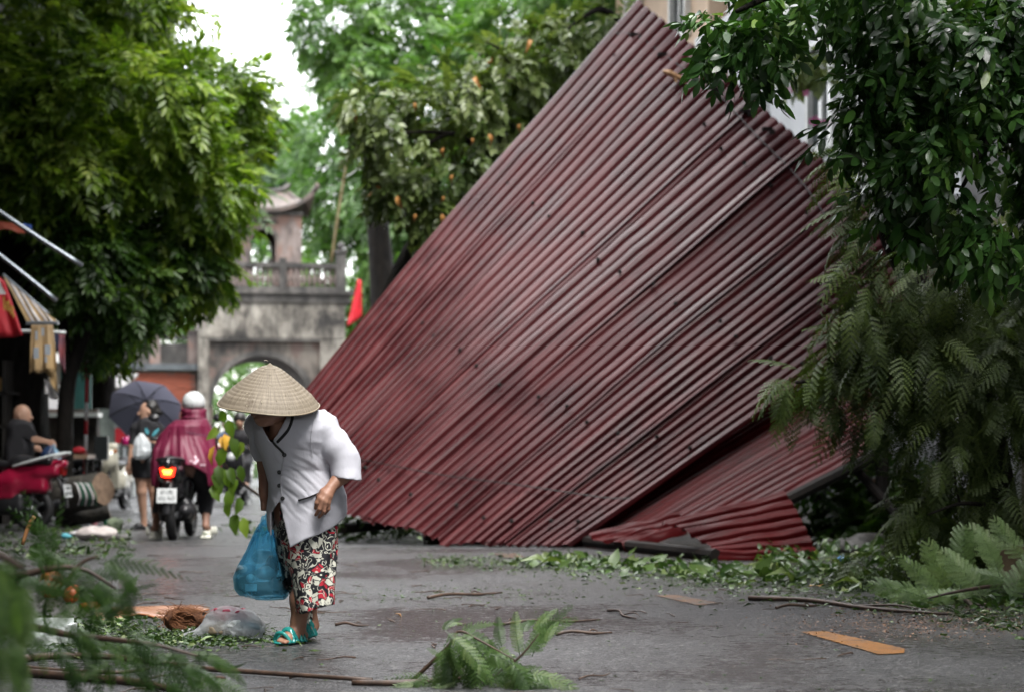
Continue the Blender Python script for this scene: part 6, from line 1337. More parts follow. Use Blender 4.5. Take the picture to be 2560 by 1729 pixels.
for lab, pl, cl in (('tall narrow red flag hanging right of the gate', [gp(915, 50), P(900, 690, 50)], [(895, 698), (903, 702), (905, 792), (866, 818)]), ('red flag half hidden behind the edge of the red roof', [gp(985, 48), P(955, 740, 48)], [(956, 748), (974, 752), (985, 800), (962, 772)])):
    t = thing('flag', lab, 'flag', pl[0]); b = MB(); b.tube(pl, .02, 6); b.build('flagpole', M_iron, t, True); D_ = 50 if '895' in str(cl) else 48; b = MB(); b.sheet(*[P(x, y, D_ - .1) for x, y in cl], 8, 10, .06, 9); b.build('cloth', M_flag, t, True, True)
pole('bamboo_pole', 'thin yellow bamboo pole leaning above the gate balustrade', [P(828, 655, 57), P(848, 520, 56), P(872, 372, 55)], [.03, .035, .025], mat('yellow bamboo', (.42, .32, .16), .5))

# ------------------------------------------------------------------ logs and rubbish by the kerb
M_cut = mat('sawn wood', (.24, .165, .11), .7, (.15, .10, .07), 14, bs=.3, bscale=40)
def log(label, p, q_, r, r2=None):
    t = thing('log', label, 'log', (np.array(p) + q_) / 2); b = MB(); pts = [np.array(p) + (np.array(q_) - p) * s_ for s_ in np.linspace(0, 1, 9)]; b.tube(pts, [r, r * 1.06, r * .98, r * 1.03, r2 or r], 18, caps=False)
    V = np.array(b.V); V += .02 * np.stack([vnoise(V, 9, k) for k in range(3)], -1); mk('bark', V, b.F, M_bark2, t, True)
    for k, (c, s_) in enumerate(((pts[0], slice(0, 18)), (pts[-1], slice(-18, None)))): ringv = V[s_]; mk('cut_end', np.vstack([ringv, ringv.mean(0)]), [(i, (i + 1) % 18, 18) if k else ((i + 1) % 18, i, 18) for i in range(18)], M_cut, t, True, False)
    return t
M_bark2 = mat('grey wet bark', (.075, .07, .058), .6, (.03, .028, .024), 7, bs=.9, bscale=20, bdist=.03)
log('thick sawn log lying by the kerb with plastic strips over it', P(132, 1248, 24.3), P(258, 1222, 23.9), .205, .19)
log('second log lying underneath the thick sawn log', P(150, 1292, 24.5), P(270, 1268, 24.6), .13)
t = thing('plastic_strip', 'tangled pale plastic strips draped over the thick log', 'strip', P(205, 1225, 23.6))
for k in range(6): b = MB(); x = 185 + k * 7; b.tube(smooth_path([P(x, 1205, 23.8), P(x + 8, 1212, 23.65), P(x + 16 + k, 1240, 23.62), P(x + 10 + 2 * k, 1262, 23.66)], 5), .008, 5, flat=.4); b.build('strip', [M_whitecloth, mat('green twine', (.04, .16, .10), .5)][k % 2], t, True)
heap = [('plastic_bag', 'bright blue plastic bag in the rubbish below the log', (208, 1296), (.085, .07, .06), mat('bright blue plastic', (.16, .42, .62), .35)), ('wrapper', 'pink wrapper in the rubbish below the log', (234, 1303), (.05, .05, .045), mat('pink plastic', (.55, .22, .26), .5)), ('wrapper', 'white wrapper in the rubbish below the log', (254, 1290), (.04, .05, .05), M_whitecloth), ('bottle', 'green bottle standing in the rubbish below the log', (264, 1300), (.03, .03, .06), mat('green bottle', (.04, .20, .12), .2)), ('plastic_bag', 'pale green bag of leaves in the rubbish beside the log', (288, 1305), (.095, .08, .07), mat('pale green plastic', (.34, .42, .28), .35)), ('brick_scrap', 'broken orange brick in the rubbish below the log', (262, 1278), (.05, .05, .04), mat('orange brick', (.42, .13, .05), .7)), ('plastic_sack', 'large off white sack lying flat in front of the rubbish', (240, 1334), (.20, .16, .075), mat('off white sack', (.52, .46, .44), .6, (.40, .36, .34), 5)), ('plastic_scrap', 'turquoise plastic scrap beside the off white sack', (168, 1340), (.05, .04, .03), M_turq), ('paper_scrap', 'pale paper scrap beside the white sack', (190, 1333), (.06, .05, .02), M_whitecloth), ('concrete_slab', 'flat broken grey slab by the feet of the woman with the umbrella', (300, 1342), (.11, .12, .03), M_kerb)]
for nm, lab, (px, py), r_, m in heap:
    c = G(px, py + r_[2] * 210); c[2] = r_[2] * .8; lump(nm, lab, nm.split('_')[-1] if nm != 'plastic_bag' else 'bag', c, r_, m, px * .13, .011, .02, 14)
t = lump('plastic_scrap', 'blue plastic scrap on the ground below the dark feathery tree', 'scrap', G(2112, 1408) + (0, 0, .03), (.095, .06, .03), mat('blue tarp', (.05, .20, .46), .4), 1.0, .009, .02)
t = lump('rubble', 'grey rubble heap under the open end of the roof', 'rubble', G(2160, 1385) + (0, .3, .05), (.30, .2, .09), M_kerb, 2.0, .016, .05, 9)
# someone sitting in the shade beyond the roof
sr = gp(2165, 20.5); sb = Body(sr, .011); q = lambda x, y, dy=0.0: sb.J(x, y, dy); sit = thing('person', 'person sitting in the deep shade beyond the open end of the roof', 'person', sr)
s = SDF((-.5, -.6, 0), (.5, .5, 1.0), .011); head(s, q(2152, 1168), (-1, -.4, 0), .10); s.chain([q(2160, 1195, .03), q(2175, 1235, .05), q(2185, 1275, .05)], [.10, .12, .14], .04); s.chain([q(2180, 1215, -.1), q(2205, 1190, -.2), q(2218, 1165, -.2)], [.045, .035, .026], .02); hand(s, q(2218, 1165, -.2), (.2, 0, 1), .02, (0, .2, .4), (0, 1, 0))
for d in (-.12, .12): a = q(2185, 1290, d); s.chain([a, a + (-.28, -.12, .10), np.array([a[0] - .25, a[1] - .2, .05])], [.085, .06, .04], .02); s.cap(np.array([a[0] - .25, a[1] - .2, .04]), np.array([a[0] - .36, a[1] - .26, .03]), .04, .03, .02)
s.build('body', M_skin2, sit); s = SDF((-.6, -.7, 0), (.5, .5, 1.0), .012)
for d in (-.12, .12): a = q(2185, 1290, d); s.chain([a, a + (-.28, -.12, .10), np.array([a[0] - .25, a[1] - .2, .05])], [.11, .08, .055], .02)
s.build('trousers', M_black_cotton, sit); s = SDF((-.5, -.6, 0), (.5, .5, 1.0), .011); s.chain([q(2162, 1205, .03), q(2175, 1235, .05), q(2185, 1280, .05)], [.12, .135, .155], .04); s.build('shirt', mat('grey shirt', (.25, .25, .28), .8), sit)
s = SDF((-.5, -.6, 0), (.5, .5, 1.0), .011); s.ell(q(2158, 1162) + (.02, .02, .02), (.10, .09, .10), 0); s.ell(q(2140, 1175, -.06), (.07, .08, .08), 0, cut=True); s.build('hair', M_hair, sit)

# ------------------------------------------------------------------ rubbish on the street in front
M_clear = film('cloudy clear plastic film', (.72, .74, .76), .52, .10, .25, 60, 1.0)
c0 = G(573, 1597); cb = thing('rubbish_bag', 'cloudy clear plastic bag of rubbish lying on the road beside the sandals', 'bag', c0)
s = SDF((-.22, -.16, -.01), (.20, .16, .19), .0048); s.ell((.01, .02, .05), (.13, .10, .088), 0); s.ell((.07, .0, .04), (.085, .085, .06), .04); s.ell((-.03, .02, .08), (.07, .07, .055), .03); s.chain([np.array([-.09, -.02, .04]), np.array([-.15, -.04, .02]), np.array([-.20, -.05, .012])], [.04, .02, .012], .03)
s.displace(lambda X, Y, Z: .007 * vnoise(np.stack([X, Y, Z], -1), 34, 1) + .005 * np.abs(vnoise(np.stack([X, Y, Z], -1), 60, 2))); s.keep(lambda X, Y, Z: .002 - Z); s.build('film', M_clear, cb, relax=0)
for off, r_, m, lab, nm in (((.0, .02, .105), (.075, .06, .024), mat('crimson cloth', (.62, .10, .16), .7), 'crimson cloth on top inside the clear bag', 'cloth'), ((.06, .0, .045), (.06, .05, .04), M_trash[1], 'dark rag inside the clear bag', 'rag'), ((-.04, -.03, .045), (.05, .04, .03), mat('tan paper', (.34, .27, .18), .7), 'tan paper crumpled inside the clear bag', 'paper'), ((.02, -.05, .06), (.035, .03, .035), M_trash[0], 'white paper crumpled inside the clear bag', 'paper'), ((.095, .02, .055), (.035, .04, .035), mat('beige food', (.45, .38, .26), .6), 'beige lump at the right inside the clear bag', 'scrap')): lump(nm, lab, nm, c0 + off, r_, m, off[0] * 40 + 1, .005, .016, 55)
for k, (px, py) in enumerate(((458, 1586), (470, 1592), (478, 1580))): lump('paper_scrap', ['small white scrap nearest the coconut husk', 'flat white scrap left of the clear bag', 'white scrap touching the clear bag neck'][k], 'scrap', G(px, py) + (0, 0, .012), (.03, .02, .010), M_whitecloth, k + 2.0, .005, .006, 40)
M_coir = mat('coconut fibre', (.17, .065, .025), .9, (.075, .03, .014), 30, bs=1, bscale=90, bdist=.01, stretch=(1, 1, .4))
ch = G(458, 1578); co = thing('coconut_husk', 'hairy brown coconut husk lying open on the road left of the clear bag', 'husk', ch)
s = SDF((-.14, -.12, -.01), (.14, .14, .14), .005); s.ell((0, .02, .05), (.092, .075, .058), 0); s.ell((.005, -.045, .05), (.058, .05, .04), 0, cut=True); s.displace(lambda X, Y, Z: .005 * vnoise(np.stack([X, Y, Z], -1), 60, 5)); s.keep(lambda X, Y, Z: .002 - Z); s.build('shell', M_coir, co)
b = MB()
for k in range(260):
    a = random.uniform(0, 6.28); e = random.uniform(.0, 1.4); p = np.array([.092 * math.cos(e) * math.cos(a), .02 + .075 * math.cos(e) * math.sin(a), .05 + .058 * math.sin(e) * random.choice((1, 1, -.6))]); d = norm(np.array([-math.sin(a), math.cos(a) * .6, random.uniform(-.5, .5)]) + np.array([math.cos(a), math.sin(a), .3]) * random.uniform(-.1, .55)); L = random.uniform(.03, .08); b.tube([p, p + d * L * .5 + (0, 0, .006), p + d * L - (0, 0, .006)], .0011, 3, caps=False)
tag(b.build('fibre', mat('loose coir', (.24, .095, .035), .8), co), kind='stuff')
t = thing('cardboard_sheet', 'soaked orange brown cardboard lying flat behind the coconut husk', 'cardboard', G(370, 1535)); b = MB(); cs = [G(232, 1522), G(500, 1516), G(525, 1536), G(245, 1552)]; b.sheet(*[c + (0, 0, .012) for c in cs], 14, 5, .012, 9, 0, .006); b.build('board', mat('soaked cardboard', (.36, .15, .06), .35, (.22, .085, .035), 5, rv=.15), t, True, True)
t = lump('coconut', 'round orange brown coconut half hidden in the leaves at lower left', 'coconut', G(128, 1492) + (0, 0, .075), (.07, .07, .085), mat('orange coconut skin', (.42, .12, .035), .4, (.30, .08, .025), 6), 2.0, .008, .004)
t = lump('orange_rind', 'small bright orange rind in the leaves right of the coconut', 'rind', G(178, 1508) + (0, 0, .05), (.05, .05, .05), mat('bright orange rind', (.55, .10, .02), .45), 4.0, .008, .01); t = lump('orange_rind', 'flat red orange rind by the cardboard edge', 'rind', G(222, 1522) + (0, 0, .02), (.05, .04, .02), bpy.data.materials['bright orange rind'], 5.0, .008, .01)
t = thing('foam_tray', 'white foam tray standing in the leaves at lower left', 'tray', G(125, 1618)); b = MB()
for c_, sz in (((0, 0, .012), (.19, .13, .024)), ((-.09, 0, .075), (.02, .13, .11)), ((.09, 0, .06), (.02, .13, .08)), ((0, .06, .07), (.17, .02, .10)), ((0, -.06, .035), (.17, .02, .03))): b.box(c_, sz)
b.build('tray', M_whitepl, t)
M_strip = mat('pale palm leaf strip', (.26, .33, .14), .45, (.16, .24, .08), 12)
for k, ((x0, y0), (x1, y1), lab) in enumerate((((245, 1566), (322, 1578), 'long pale palm leaf strip left of the coconut husk'), ((285, 1555), (325, 1570), 'short pale palm leaf strip behind the long one'), ((500, 1612), (545, 1606), 'pale folded leaf in front of the clear bag'))):
    t = thing('leaf_strip', lab, 'leaf', G(x0, y0)); a, e = G(x0, y0) + (0, 0, .02), G(x1, y1) + (0, 0, .008); b = MB(); b.tube(smooth_path([a, (a + e) / 2 + (0, 0, .018), e], 4), [.006, .018, .006], 6, flat=.25); b.build('blade', M_strip, t, True, True)

# ------------------------------------------------------------------ leaf litter, twigs and broken branches
M_litter = leafmat('fallen wet leaves', [(.008, .018, .006), (.017, .042, .010), (.038, .08, .016), (.09, .14, .04), (.20, .24, .11)], .36, .18, .38)
r = np.random.default_rng(77)
def litter(name, pts, sizes, tall, temps, mt, seed, lift=.012):
    r = np.random.default_rng(seed); parts = []; pk = r.integers(0, len(temps), len(pts))
    for i, (v, f) in enumerate(temps):
        m = pk == i; k = m.sum(); a = r.uniform(0, 6.28, k); X, Y, Z = frames(np.stack([np.cos(a), np.sin(a), r.normal(0, .15, k) + tall * np.abs(r.normal(0, .5, k))], 1), np.array([0, 0, 1.0]) + r.normal(0, .45, (k, 3)))
        V, F = scatter(v, f, pts[m] + np.stack([0 * a, 0 * a, r.uniform(.004, lift + .004, k)], 1), X, Y, Z, sizes[m]); V[:, 2] = np.maximum(V[:, 2], .004 + .004 * r.random(len(V))); parts.append((V, F, np.repeat(np.clip(r.normal(.48, .2, k), 0, 1), len(v))))
    V, F, T = merge(parts); o = mk(name, V, F, mt, None, False, False, T); tag(o, kind='stuff'); return o
L1 = [(leaf_hi(.3)[0] * (1, .45, 1), leaf_hi()[1]), (leaf_hi(-.2)[0] * (1, .55, 1), leaf_hi()[1]), (leaf_hi(.7)[0] * (1, .5, 1), leaf_hi()[1])]
def band(n, path, thick, seed):
    r = np.random.default_rng(seed); p = np.array(path, float); u = r.uniform(0, 1, n); px = np.interp(u, np.linspace(0, 1, len(p)), p[:, 0]); py = np.interp(px, p[:, 0], p[:, 1]); th = np.interp(px, p[:, 0], thick)
    py = py + r.normal(0, 1, n) * th * .5; px = px + r.normal(0, 14, n); return np.array([G(a, max(b, 1300)) for a, b in zip(px, py)])
B1 = [(1060, 1398), (1300, 1406), (1480, 1412), (1700, 1432), (1900, 1440), (2100, 1446), (2300, 1476), (2560, 1520)]
q_ = band(1050, B1[1:], [8, 14, 24, 30, 34, 34, 34], 1); litter('leaf_litter', q_, r.uniform(.04, .11, len(q_)), .7, L1, M_litter, 2, .03)
q_ = band(2600, [(1060, 1402), (1300, 1412), (1500, 1425), (1750, 1450), (2000, 1468), (2300, 1510), (2560, 1556)], [14, 22, 34, 44, 44, 44, 44], 3); litter('leaf_litter', q_, r.uniform(.015, .05, len(q_)), .3, L1, M_litter, 4, .012)
q_ = np.array([G(r.normal(470, 110), r.normal(1600, 13)) for _ in range(1500)]); litter('leaf_litter', q_, r.uniform(.012, .04, len(q_)), .3, L1, M_litter, 5, .022)
q_ = np.array([G(r.normal(230, 90), r.normal(1590, 26)) for _ in range(900)]); litter('leaf_litter', q_, r.uniform(.015, .05, len(q_)), .4, L1, M_litter, 6, .03)
q_ = np.array([G(r.uniform(-100, 2700), 1150 + 4056 / r.uniform(6.6, 22)) for _ in range(1100)]); litter('leaf_litter', q_, r.uniform(.008, .026, len(q_)), .1, L1, M_litter, 7, .004)
q_ = np.array([G(r.normal(1150, 260), r.normal(1488, 14)) for _ in range(380)]); litter('leaf_litter', q_, r.uniform(.008, .030, len(q_)), .15, L1, M_litter, 8, .006)
q_ = np.array([G(r.normal(900, 170), r.normal(1338, 10)) for _ in range(420)]); litter('leaf_litter', q_, r.uniform(.05, .12, len(q_)), 1.3, L1, M_litter, 9, .10)
q_ = np.array([G(r.uniform(1900, 2450), r.uniform(1352, 1440)) for _ in range(900)]); litter('leaf_litter', q_, r.uniform(.05, .12, len(q_)), 1.4, L1, M_litter, 10, .12)
q_ = np.array([G(r.uniform(-100, 330), r.uniform(1320, 1400)) for _ in range(700)]); litter('leaf_litter', q_, r.uniform(.03, .09, len(q_)), .6, L1, M_litter, 11, .05)
q_ = np.array([P(px_, 1150, D_) * (1, 1, 0) for px_, D_ in zip(r.uniform(840, 1560, 900), r.uniform(19.6, 22.5, 900))]); litter('leaf_litter', q_, r.uniform(.06, .14, len(q_)), 1.6, L1, M_litter, 13, .16)  # litter added behind the eave to darken the bright gap below it
chips = [(np.array([(0, -.4, 0), (1, -.3, .05), (1, .3, 0), (0, .4, .06)]), np.array([(0, 1, 2), (0, 2, 3)]))]
q_ = np.array([G(r.normal(2330, 170), r.normal(1552, 24)) for _ in range(3600)]); litter('sawdust', q_, r.uniform(.004, .011, len(q_)), .1, chips, leafmat('pinkish sawdust', [(.11, .055, .035), (.24, .135, .085), (.36, .23, .15)], .7, .0), 12, .006)
# the larger leaves lie singly
pr = [to_mesh('blade', v, f) for v, f in L1]
for m_, tt in zip(pr, (.40, .62, .85)): m_.materials.append(M_litter); a_ = m_.attributes.new('tint', 'FLOAT', 'POINT'); a_.data.foreach_set('value', np.full(len(m_.vertices), tt, np.float32))
for i in range(90):
    px = r.uniform(1330, 2280); c = G(px, np.interp(px, [p[0] for p in B1], [p[1] for p in B1]) + r.normal(2, 12)); o = link('fallen_leaf', pr[i % 3]); a = r.uniform(0, 6.28); X, Y, Z = frames(np.array([[math.cos(a), math.sin(a), abs(r.normal(0, .4))]]), np.array([[0, -.4, 1]]) + r.normal(0, .4, (1, 3)))
    o.matrix_world = Matrix.Translation(Vector(c + (0, 0, .02))) @ Matrix(np.stack([X[0], Y[0], Z[0]], 1).tolist()).to_4x4() @ Matrix.Scale(r.uniform(.12, .19), 4); tag(o, ['dark green wet leaf', 'bright green wet leaf', 'pale green wet leaf'][i % 3] + ' among litter before the ' + ('middle of the roof' if px < 1700 else 'torn roof end'), 'leaf', 'large fallen leaves before the roof')
for (px, py, L, lab) in ((356, 1505, .09, 'single dark green leaf behind the cardboard'), (770, 1634, .075, 'single pale leaf on the wet road right of the sandals'), (2020, 1470, .10, 'single yellow leaf at the right among the fallen leaves'), (985, 1540, .05, 'small curled brown leaf on the open road')):
    o = link('fallen_leaf', pr[1 if 'brown' not in lab else 2].copy()); o.matrix_world = Matrix.Translation(Vector(G(px, py) + (0, 0, .012))) @ Matrix.Rotation(r.uniform(-.4, .4), 4, 'Z') @ Matrix.Scale(L, 4); tag(o, lab, 'leaf')
    if 'yellow' in lab or 'brown' in lab: o.data.materials.clear(); o.data.materials.append(M_lv_orange)
for i, (x0, y0, x1, y1, rr, lab) in enumerate(((1874, 1500, 2368, 1541, .014, 'long brown stick lying in front of the pale feathery leaves'), (1940, 1522, 2060, 1514, .008, 'short stick beside the middle of the long brown stick'), (2380, 1505, 2480, 1530, .012, 'brown stick lying under the pale feathery leaves'), (1070, 1497, 1255, 1484, .010, 'forked dark twig on the road in front of the roof'), (1520, 1528, 1590, 1548, .007, 'short twig between the two nearer yellow dashes'), (1260, 1562, 1500, 1551, .007, 'long thin twig behind the near broken branch'), (1390, 1588, 1530, 1584, .008, 'twig with a knot behind the near broken branch'), (838, 1564, 922, 1566, .007, 'straight dark twig right of the sandals'), (560, 1700, 470, 1716, .007, 'short twig in front of the clear bag'))):
    a, e = G(x0, y0) + (0, 0, rr), G(x1, y1) + (0, 0, rr); t = thing('fallen_stick', lab, 'stick', (a + e) / 2); d = e - a; sd = np.array([-d[1], d[0], 0]); b = MB(); b.tube(smooth_path([a, a + d * .3 + sd * .03 + (0, 0, .01), a + d * .65 - sd * .025, e], 4), [rr * 1.1, rr, rr * .9, rr * .5], 7); b.build('stem', M_twig, t, True, True); b = MB(); b.tube(smooth_path([a + d * .55, a + d * .68 + sd * .07 + (0, 0, .015), a + d * .8 + sd * .09], 3), [rr * .6, rr * .3], 5); b.build('side_twig', M_twig, t, True, True)
tw = []
for k in range(4):
    b = MB(); b.tube(smooth_path([(0, 0, .004), (.05, .01 * k - .01, .010), (.11, -.006, .005), (.17, .012, .008)], 3), [.0035, .003, .0015], 5); b.tube([(.06, .0, .008), (.09, .03 - .02 * k, .012)], [.002, .001], 4); me = to_mesh('stem', b.V, b.F); me.materials.append(M_twig); tw.append(me)
for i in range(110):
    D_ = r.uniform(6.9, 17) if i % 3 else r.uniform(10.5, 13); px = r.uniform(620, 2300) if i % 4 else r.uniform(200, 640); c = P(px, 1150, D_); c[2] = 0; o = link('fallen_twig', tw[i % 4]); o.location = c; o.rotation_euler = (0, 0, r.uniform(0, 6.28)); o.scale = (r.uniform(.4, 1.3),) * 3; tag(o, 'thin dark twig on the wet road ' + ('left of the old woman' if px < 640 else 'near the leaf strip before the roof' if D_ > 12 else 'in the open middle of the street' if D_ > 8.8 else 'towards the bottom of the street view'), 'twig', 'twigs scattered over the wet road')
t = thing('fallen_branch', 'dark leafy branches heaped in the shade under the open roof end', 'branch', gp(2110, 18.6))
crown('foliage', [blob(2080, 1300, 18.9, 130, 70, .5), blob(2200, 1330, 18.2, 120, 60, .5), blob(2150, 1230, 19.4, 150, 70, .5), blob(2260, 1240, 18.8, 90, 80, .5)], 420, SP_B, .32, M_lv_dark, t, seed=71, clump=.3, cf=2.0, tb=.3)['kind'] = 'stuff'
b = MB(); b.tube(smooth_path([gp(2030, 19.2) + (0, 0, .06), P(2120, 1280, 19), P(2230, 1230, 18.8)]), [.03, .02, .01], 7); b.build('stem', M_bark, t, True, True)
# pale feathery branch at the lower right
def bough(name, label, cat, base, stems, fr, temps, mt, group=None, tints=(.35, .55, .7, .45)):
    t = thing(name, label, cat, base, 0, group)
    for pts, rr in stems: b = MB(); b.tube(smooth_path(pts, 5), rr, 7); b.build('stem', M_twig, t, True, True)
    pos = [f[0] for f in fr]; frond_objs(t, temps, mt, pos, [f[1] for f in fr], [f[2] for f in fr], [f[3] for f in fr], tints=tints); return t
FH = [frond(51, 11, 11, .30, .30), frond(52, 12, 11, .55, .27), frond(53, 10, 11, .15, .32)]
M_lv_fg = leafmat('dark green feathery leaves', [(.008, .024, .005), (.016, .045, .008), (.034, .078, .014), (.09, .16, .035)], .5, .25, .35)  # dark green leaf colour for the lower left boughs
M_lv_fg2 = leafmat('wilted feathery leaves', [(.014, .032, .010), (.030, .065, .016), (.065, .12, .03), (.22, .27, .12)], .45, .25, .4)
FD = [frond(54, 13, 9, .75, .22), frond(55, 12, 9, 1.2, .24), frond(56, 14, 9, .5, .20)]
rr = np.random.default_rng(3); fr = []
for px, py, dx, dz in ((2330, 1500, -.9, .35), (2350, 1488, -.6, .8), (2370, 1492, -.35, .95), (2400, 1480, .1, 1), (2420, 1500, -1, .2), (2450, 1470, -.5, .6), (2480, 1462, -.8, .35), (2500, 1440, -.3, .9), (2530, 1420, -.6, .7), (2540, 1450, -.9, .2), (2500, 1490, -.8, .1), (2440, 1510, -.9, .05), (2560, 1480, -.6, .3), (2360, 1510, -1, .1), (2560, 1400, -.5, .8), (2520, 1500, .3, .5), (2590, 1440, -.7, .5), (2470, 1500, .5, .6)):
    D_ = 11.3 + rr.uniform(-.3, .5); p = P(px, py, D_); p[2] = max(p[2], .03); fr.append((p, (dx, rr.uniform(-.3, .25), dz), (rr.uniform(-.3, .3), -1, .55), rr.uniform(.24, .36)))
bough('fallen_branch', 'pale green feathery branch lying at the lower right by the cut log', 'branch', G(2450, 1512), [([G(2640, 1500) + (0, 0, .08), P(2500, 1462, 11.3), P(2380, 1480, 11.2), P(2300, 1500, 11.2)], [.018, .012, .008, .004])], fr, FH, M_lv_fern)
log('dark rough log end at the right edge above the pale feathery branch', P(2536, 1408, 11.5), P(2720, 1385, 12.2), .105, .11)
# small broken branch nearest to the camera
fr = []
for px, py, dx, dz, sz in ((1146, 1579, .9, -.1, .20), (1140, 1585, .5, -.8, .20), (1125, 1605, -.2, -1, .17), (1120, 1612, .3, -.9, .2), (1150, 1582, .2, .2, .12), (1100, 1632, -.3, -.9, .15), (1180, 1600, .6, -.7, .19), (1210, 1615, .8, -.6, .2), (1240, 1640, .9, -.45, .22), (1270, 1650, .8, -.6, .2), (1300, 1665, .9, -.35, .22), (1225, 1700, .8, .1, .2), (1180, 1700, .5, .3, .16), (1320, 1690, .9, -.2, .2), (1200, 1660, -.4, -.7, .15), (1170, 1640, .2, -1, .16), (1330, 1640, .3, .8, .17), (1300, 1640, -.2, .9, .15), (1350, 1600, .3, .9, .13), (1120, 1690, -.9, .1, .12), (1060, 1712, -.7, .1, .12), (1260, 1700, .9, .05, .2), (1340, 1610, .5, .75, .12)):
    p = P(px, py, 7.15 + rr.uniform(-.12, .12)); p[2] = max(p[2], .012); fr.append((p, (dx, rr.uniform(-.5, .2), dz), (rr.uniform(-.4, .4), -.8, .7), sz))
fr += [(f_[0] + rr.normal(0, .03, 3) * (1, 1, .5) + (0, 0, .01), np.array(f_[1]) + rr.normal(0, .35, 3), f_[2], f_[3] * rr.uniform(.7, 1.0)) for f_ in list(fr) * 2]
bough('fallen_branch', 'small broken feathery branch with curled fronds at the bottom centre', 'branch', G(1028, 1712), [([G(880, 1712) + (0, 0, .01), G(1028, 1713) + (0, 0, .012), G(1221, 1700) + (0, 0, .02)], [.010, .011, .006]), ([G(1028, 1709) + (0, 0, .01), P(1121, 1614, 7.2), P(1148, 1577, 7.2), P(1200, 1600, 7.15), P(1290, 1650, 7.1)], [.008, .007, .005, .004, .002]), ([P(1230, 1695, 7.15), P(1300, 1640, 7.15), P(1350, 1580, 7.15)], [.005, .004, .002])], fr, FD, M_lv_fg2)
# long sticks and the blurred boughs at the lower left
def ground_stick(label, pts, rad, lift=.0):
    p = [G(x, y) + (0, 0, rad[0] + lift) for x, y in pts]; t = thing('fallen_stick', label, 'stick', p[len(p) // 2]); b = MB(); b.tube(smooth_path(p, 4), rad, 8); b.build('stem', M_twig, t, True, True)
ground_stick('long slender stick running from the lower left to the bottom centre', [(39, 1660), (116, 1649), (248, 1649), (387, 1664), (503, 1680), (658, 1691), (930, 1710)], [.016, .014, .012, .010, .008])
ground_stick('thin stick just below the start of the long slender stick', [(39, 1666), (105, 1678), (290, 1686), (372, 1677)], [.010, .008, .005])
ground_stick('thick blurred stick at the bottom left corner', [(60, 1690), (200, 1702), (348, 1716), (450, 1738)], [.016, .015, .012])
pole('fallen_stick', 'orange brown broken stick standing up from the leaves at the left', [P(56, 1360, 8.4), P(70, 1318, 8.4), P(86, 1289, 8.4)], [.007, .009, .008], mat('raw orange wood', (.34, .16, .06), .6))['category'] = 'stick'
fr = []
for i in range(46):
    px, py = rr.uniform(-140, 60), rr.uniform(1380, 1640); fr.append((P(px, py, rr.uniform(3.6, 4.3)), (rr.uniform(-.2, .5), rr.uniform(-.3, .3), rr.uniform(-1.2, -.5)), (.3, -1, .5), rr.uniform(.10, .16)))
bough('fallen_branch', 'pale blurred drooping bough closest to the camera at the left edge', 'branch', gp(-120, 4.2), [([gp(-260, 4.2) + (0, 0, .02), P(-160, 1420, 4.1), P(-30, 1380, 4.0), P(60, 1420, 4.0)], [.02, .016, .01, .004])], fr, FD, M_lv_fern, tints=(.05, .25, .4, .3))
fr = []
for i in range(46):
    u = rr.uniform(0, 1); px = -40 + 320 * u + rr.normal(0, 20); py = 1440 - 60 * math.sin(u * 3) + rr.normal(0, 42) + 60 * u; fr.append((P(px, py, rr.uniform(5.2, 6.2)), (rr.uniform(-.6, .9), rr.uniform(-.4, .4), rr.uniform(-.9, .45)), (rr.uniform(-.3, .3), -.9, .6), rr.uniform(.10, .17)))
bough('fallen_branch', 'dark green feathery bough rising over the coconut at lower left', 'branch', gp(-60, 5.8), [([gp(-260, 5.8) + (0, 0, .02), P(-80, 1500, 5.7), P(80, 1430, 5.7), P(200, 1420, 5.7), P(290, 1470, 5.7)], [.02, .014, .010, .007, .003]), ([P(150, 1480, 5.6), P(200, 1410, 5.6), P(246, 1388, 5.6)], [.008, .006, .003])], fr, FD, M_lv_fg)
fr = []
for i in range(44):
    u = rr.uniform(0, 1); px = 40 + 500 * u + rr.normal(0, 18); py = 1560 + 110 * u + rr.normal(0, 34); p = P(px, py, rr.uniform(5.6, 6.5)); p[2] = max(p[2], .02); fr.append((p, (rr.uniform(-.2, .9), rr.uniform(-.5, .3), rr.uniform(-1.0, .4)), (rr.uniform(-.3, .3), -.9, .6), rr.uniform(.10, .17)))
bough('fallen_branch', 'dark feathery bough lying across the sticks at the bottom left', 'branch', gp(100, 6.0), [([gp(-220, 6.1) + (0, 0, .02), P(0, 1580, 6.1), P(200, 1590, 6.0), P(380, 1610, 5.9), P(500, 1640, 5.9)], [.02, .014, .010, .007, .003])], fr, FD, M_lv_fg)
fr = []
for i in range(14):
    p = G(rr.uniform(225, 320), rr.uniform(1500, 1520)) + (0, 0, .03); fr.append((p, (rr.uniform(-.6, .8), rr.uniform(-.4, .3), rr.uniform(.0, .6)), (rr.uniform(-.4, .4), -.6, .8), rr.uniform(.12, .18)))
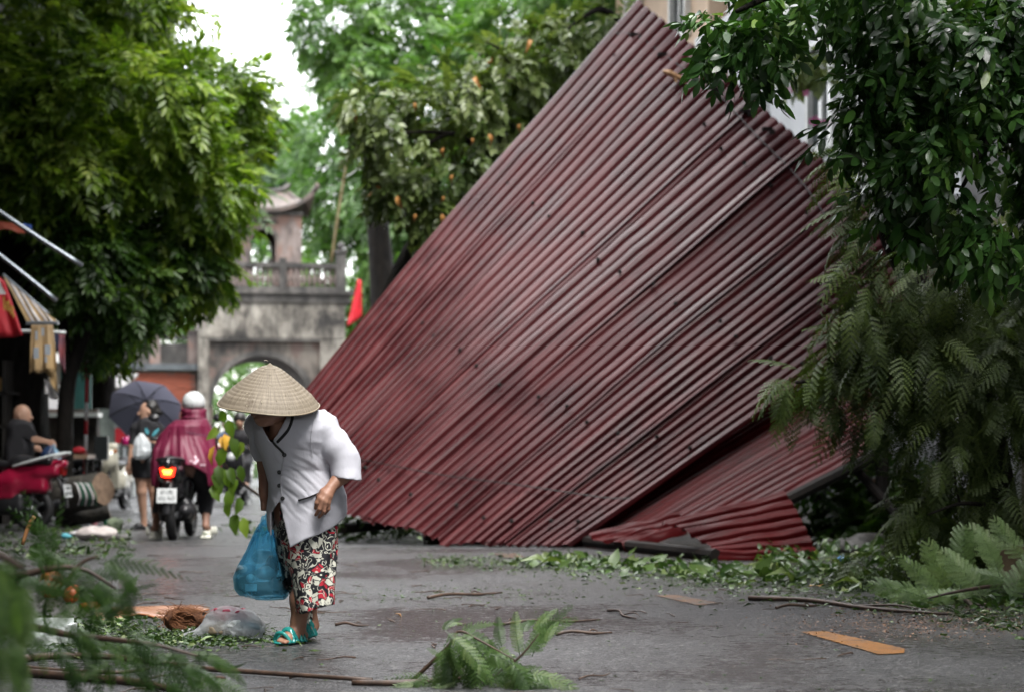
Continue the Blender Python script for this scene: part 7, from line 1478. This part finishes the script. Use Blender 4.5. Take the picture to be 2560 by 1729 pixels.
bough('fallen_branch', 'low tuft of dark green fronds beside the cardboard', 'branch', G(270, 1512), [([G(230, 1514) + (0, 0, .015), G(320, 1505) + (0, 0, .02)], [.006, .003])], fr, FD, M_lv_fg)
# broad leaved spray sticking up left of the woman
t = thing('fallen_branch', 'broad leaved spray with yellow leaves hanging just left of the old woman', 'branch', gp(740, 17.5))
b = MB(); b.tube(smooth_path([gp(800, 18.6) + (0, 0, .05), P(700, 1270, 17.5), P(640, 1232, 16.6), P(570, 1170, 16), P(540, 1110, 15.8), P(548, 1060, 15.8)], 5), [.018, .014, .010, .007, .004], 7); b.tube(smooth_path([P(575, 1175, 16), P(580, 1230, 15.9), P(592, 1300, 15.8)], 4), [.006, .004, .002], 6); b.build('stem', M_twig, t, True, True)
lpr = [mk('leaf', lv * (1, .62, 1), lf, M_lv_left, t, True, False, np.full(8, v_)) for v_ in (.12, .3, .5)]; me_y = to_mesh('leaf', lv * (1, .6, 1), lf); me_y.materials.append(mat('yellow leaf', (.55, .36, .04), .5, (.50, .22, .03), 14))
for i, (px, py, L, k) in enumerate(((555, 1040, .13, 1), (570, 1065, .15, 0), (545, 1085, .13, 1), (552, 1108, .12, 3), (562, 1100, .13, 3), (538, 1130, .16, 3), (575, 1110, .18, 0), (560, 1135, .16, 1), (600, 1120, .13, 2), (535, 1195, .18, 0), (560, 1190, .17, 1), (545, 1180, .15, 0), (530, 1230, .14, 1), (575, 1185, .14, 0), (595, 1215, .16, 1), (580, 1240, .16, 1), (600, 1260, .15, 0), (590, 1300, .17, 0), (610, 1310, .16, 2), (572, 1270, .13, 1), (600, 1180, .13, 0))):
    o = lpr[i] if i < 3 else lpr[min(k, 2)].copy()
    if i >= 3: COL.objects.link(o)
    if k == 3: o.data = me_y
    X, Y, Z = frames(np.array([[rr.normal(0, .3), rr.normal(-.1, .25), -1]]), np.array([[rr.normal(0, .5), -1, .15]])); o.matrix_basis = Matrix.Translation(Vector(P(px, py - 18, 15.8))) @ Matrix(np.stack([X[0], Y[0], Z[0]], 1).tolist()).to_4x4() @ Matrix.Scale(L, 4)
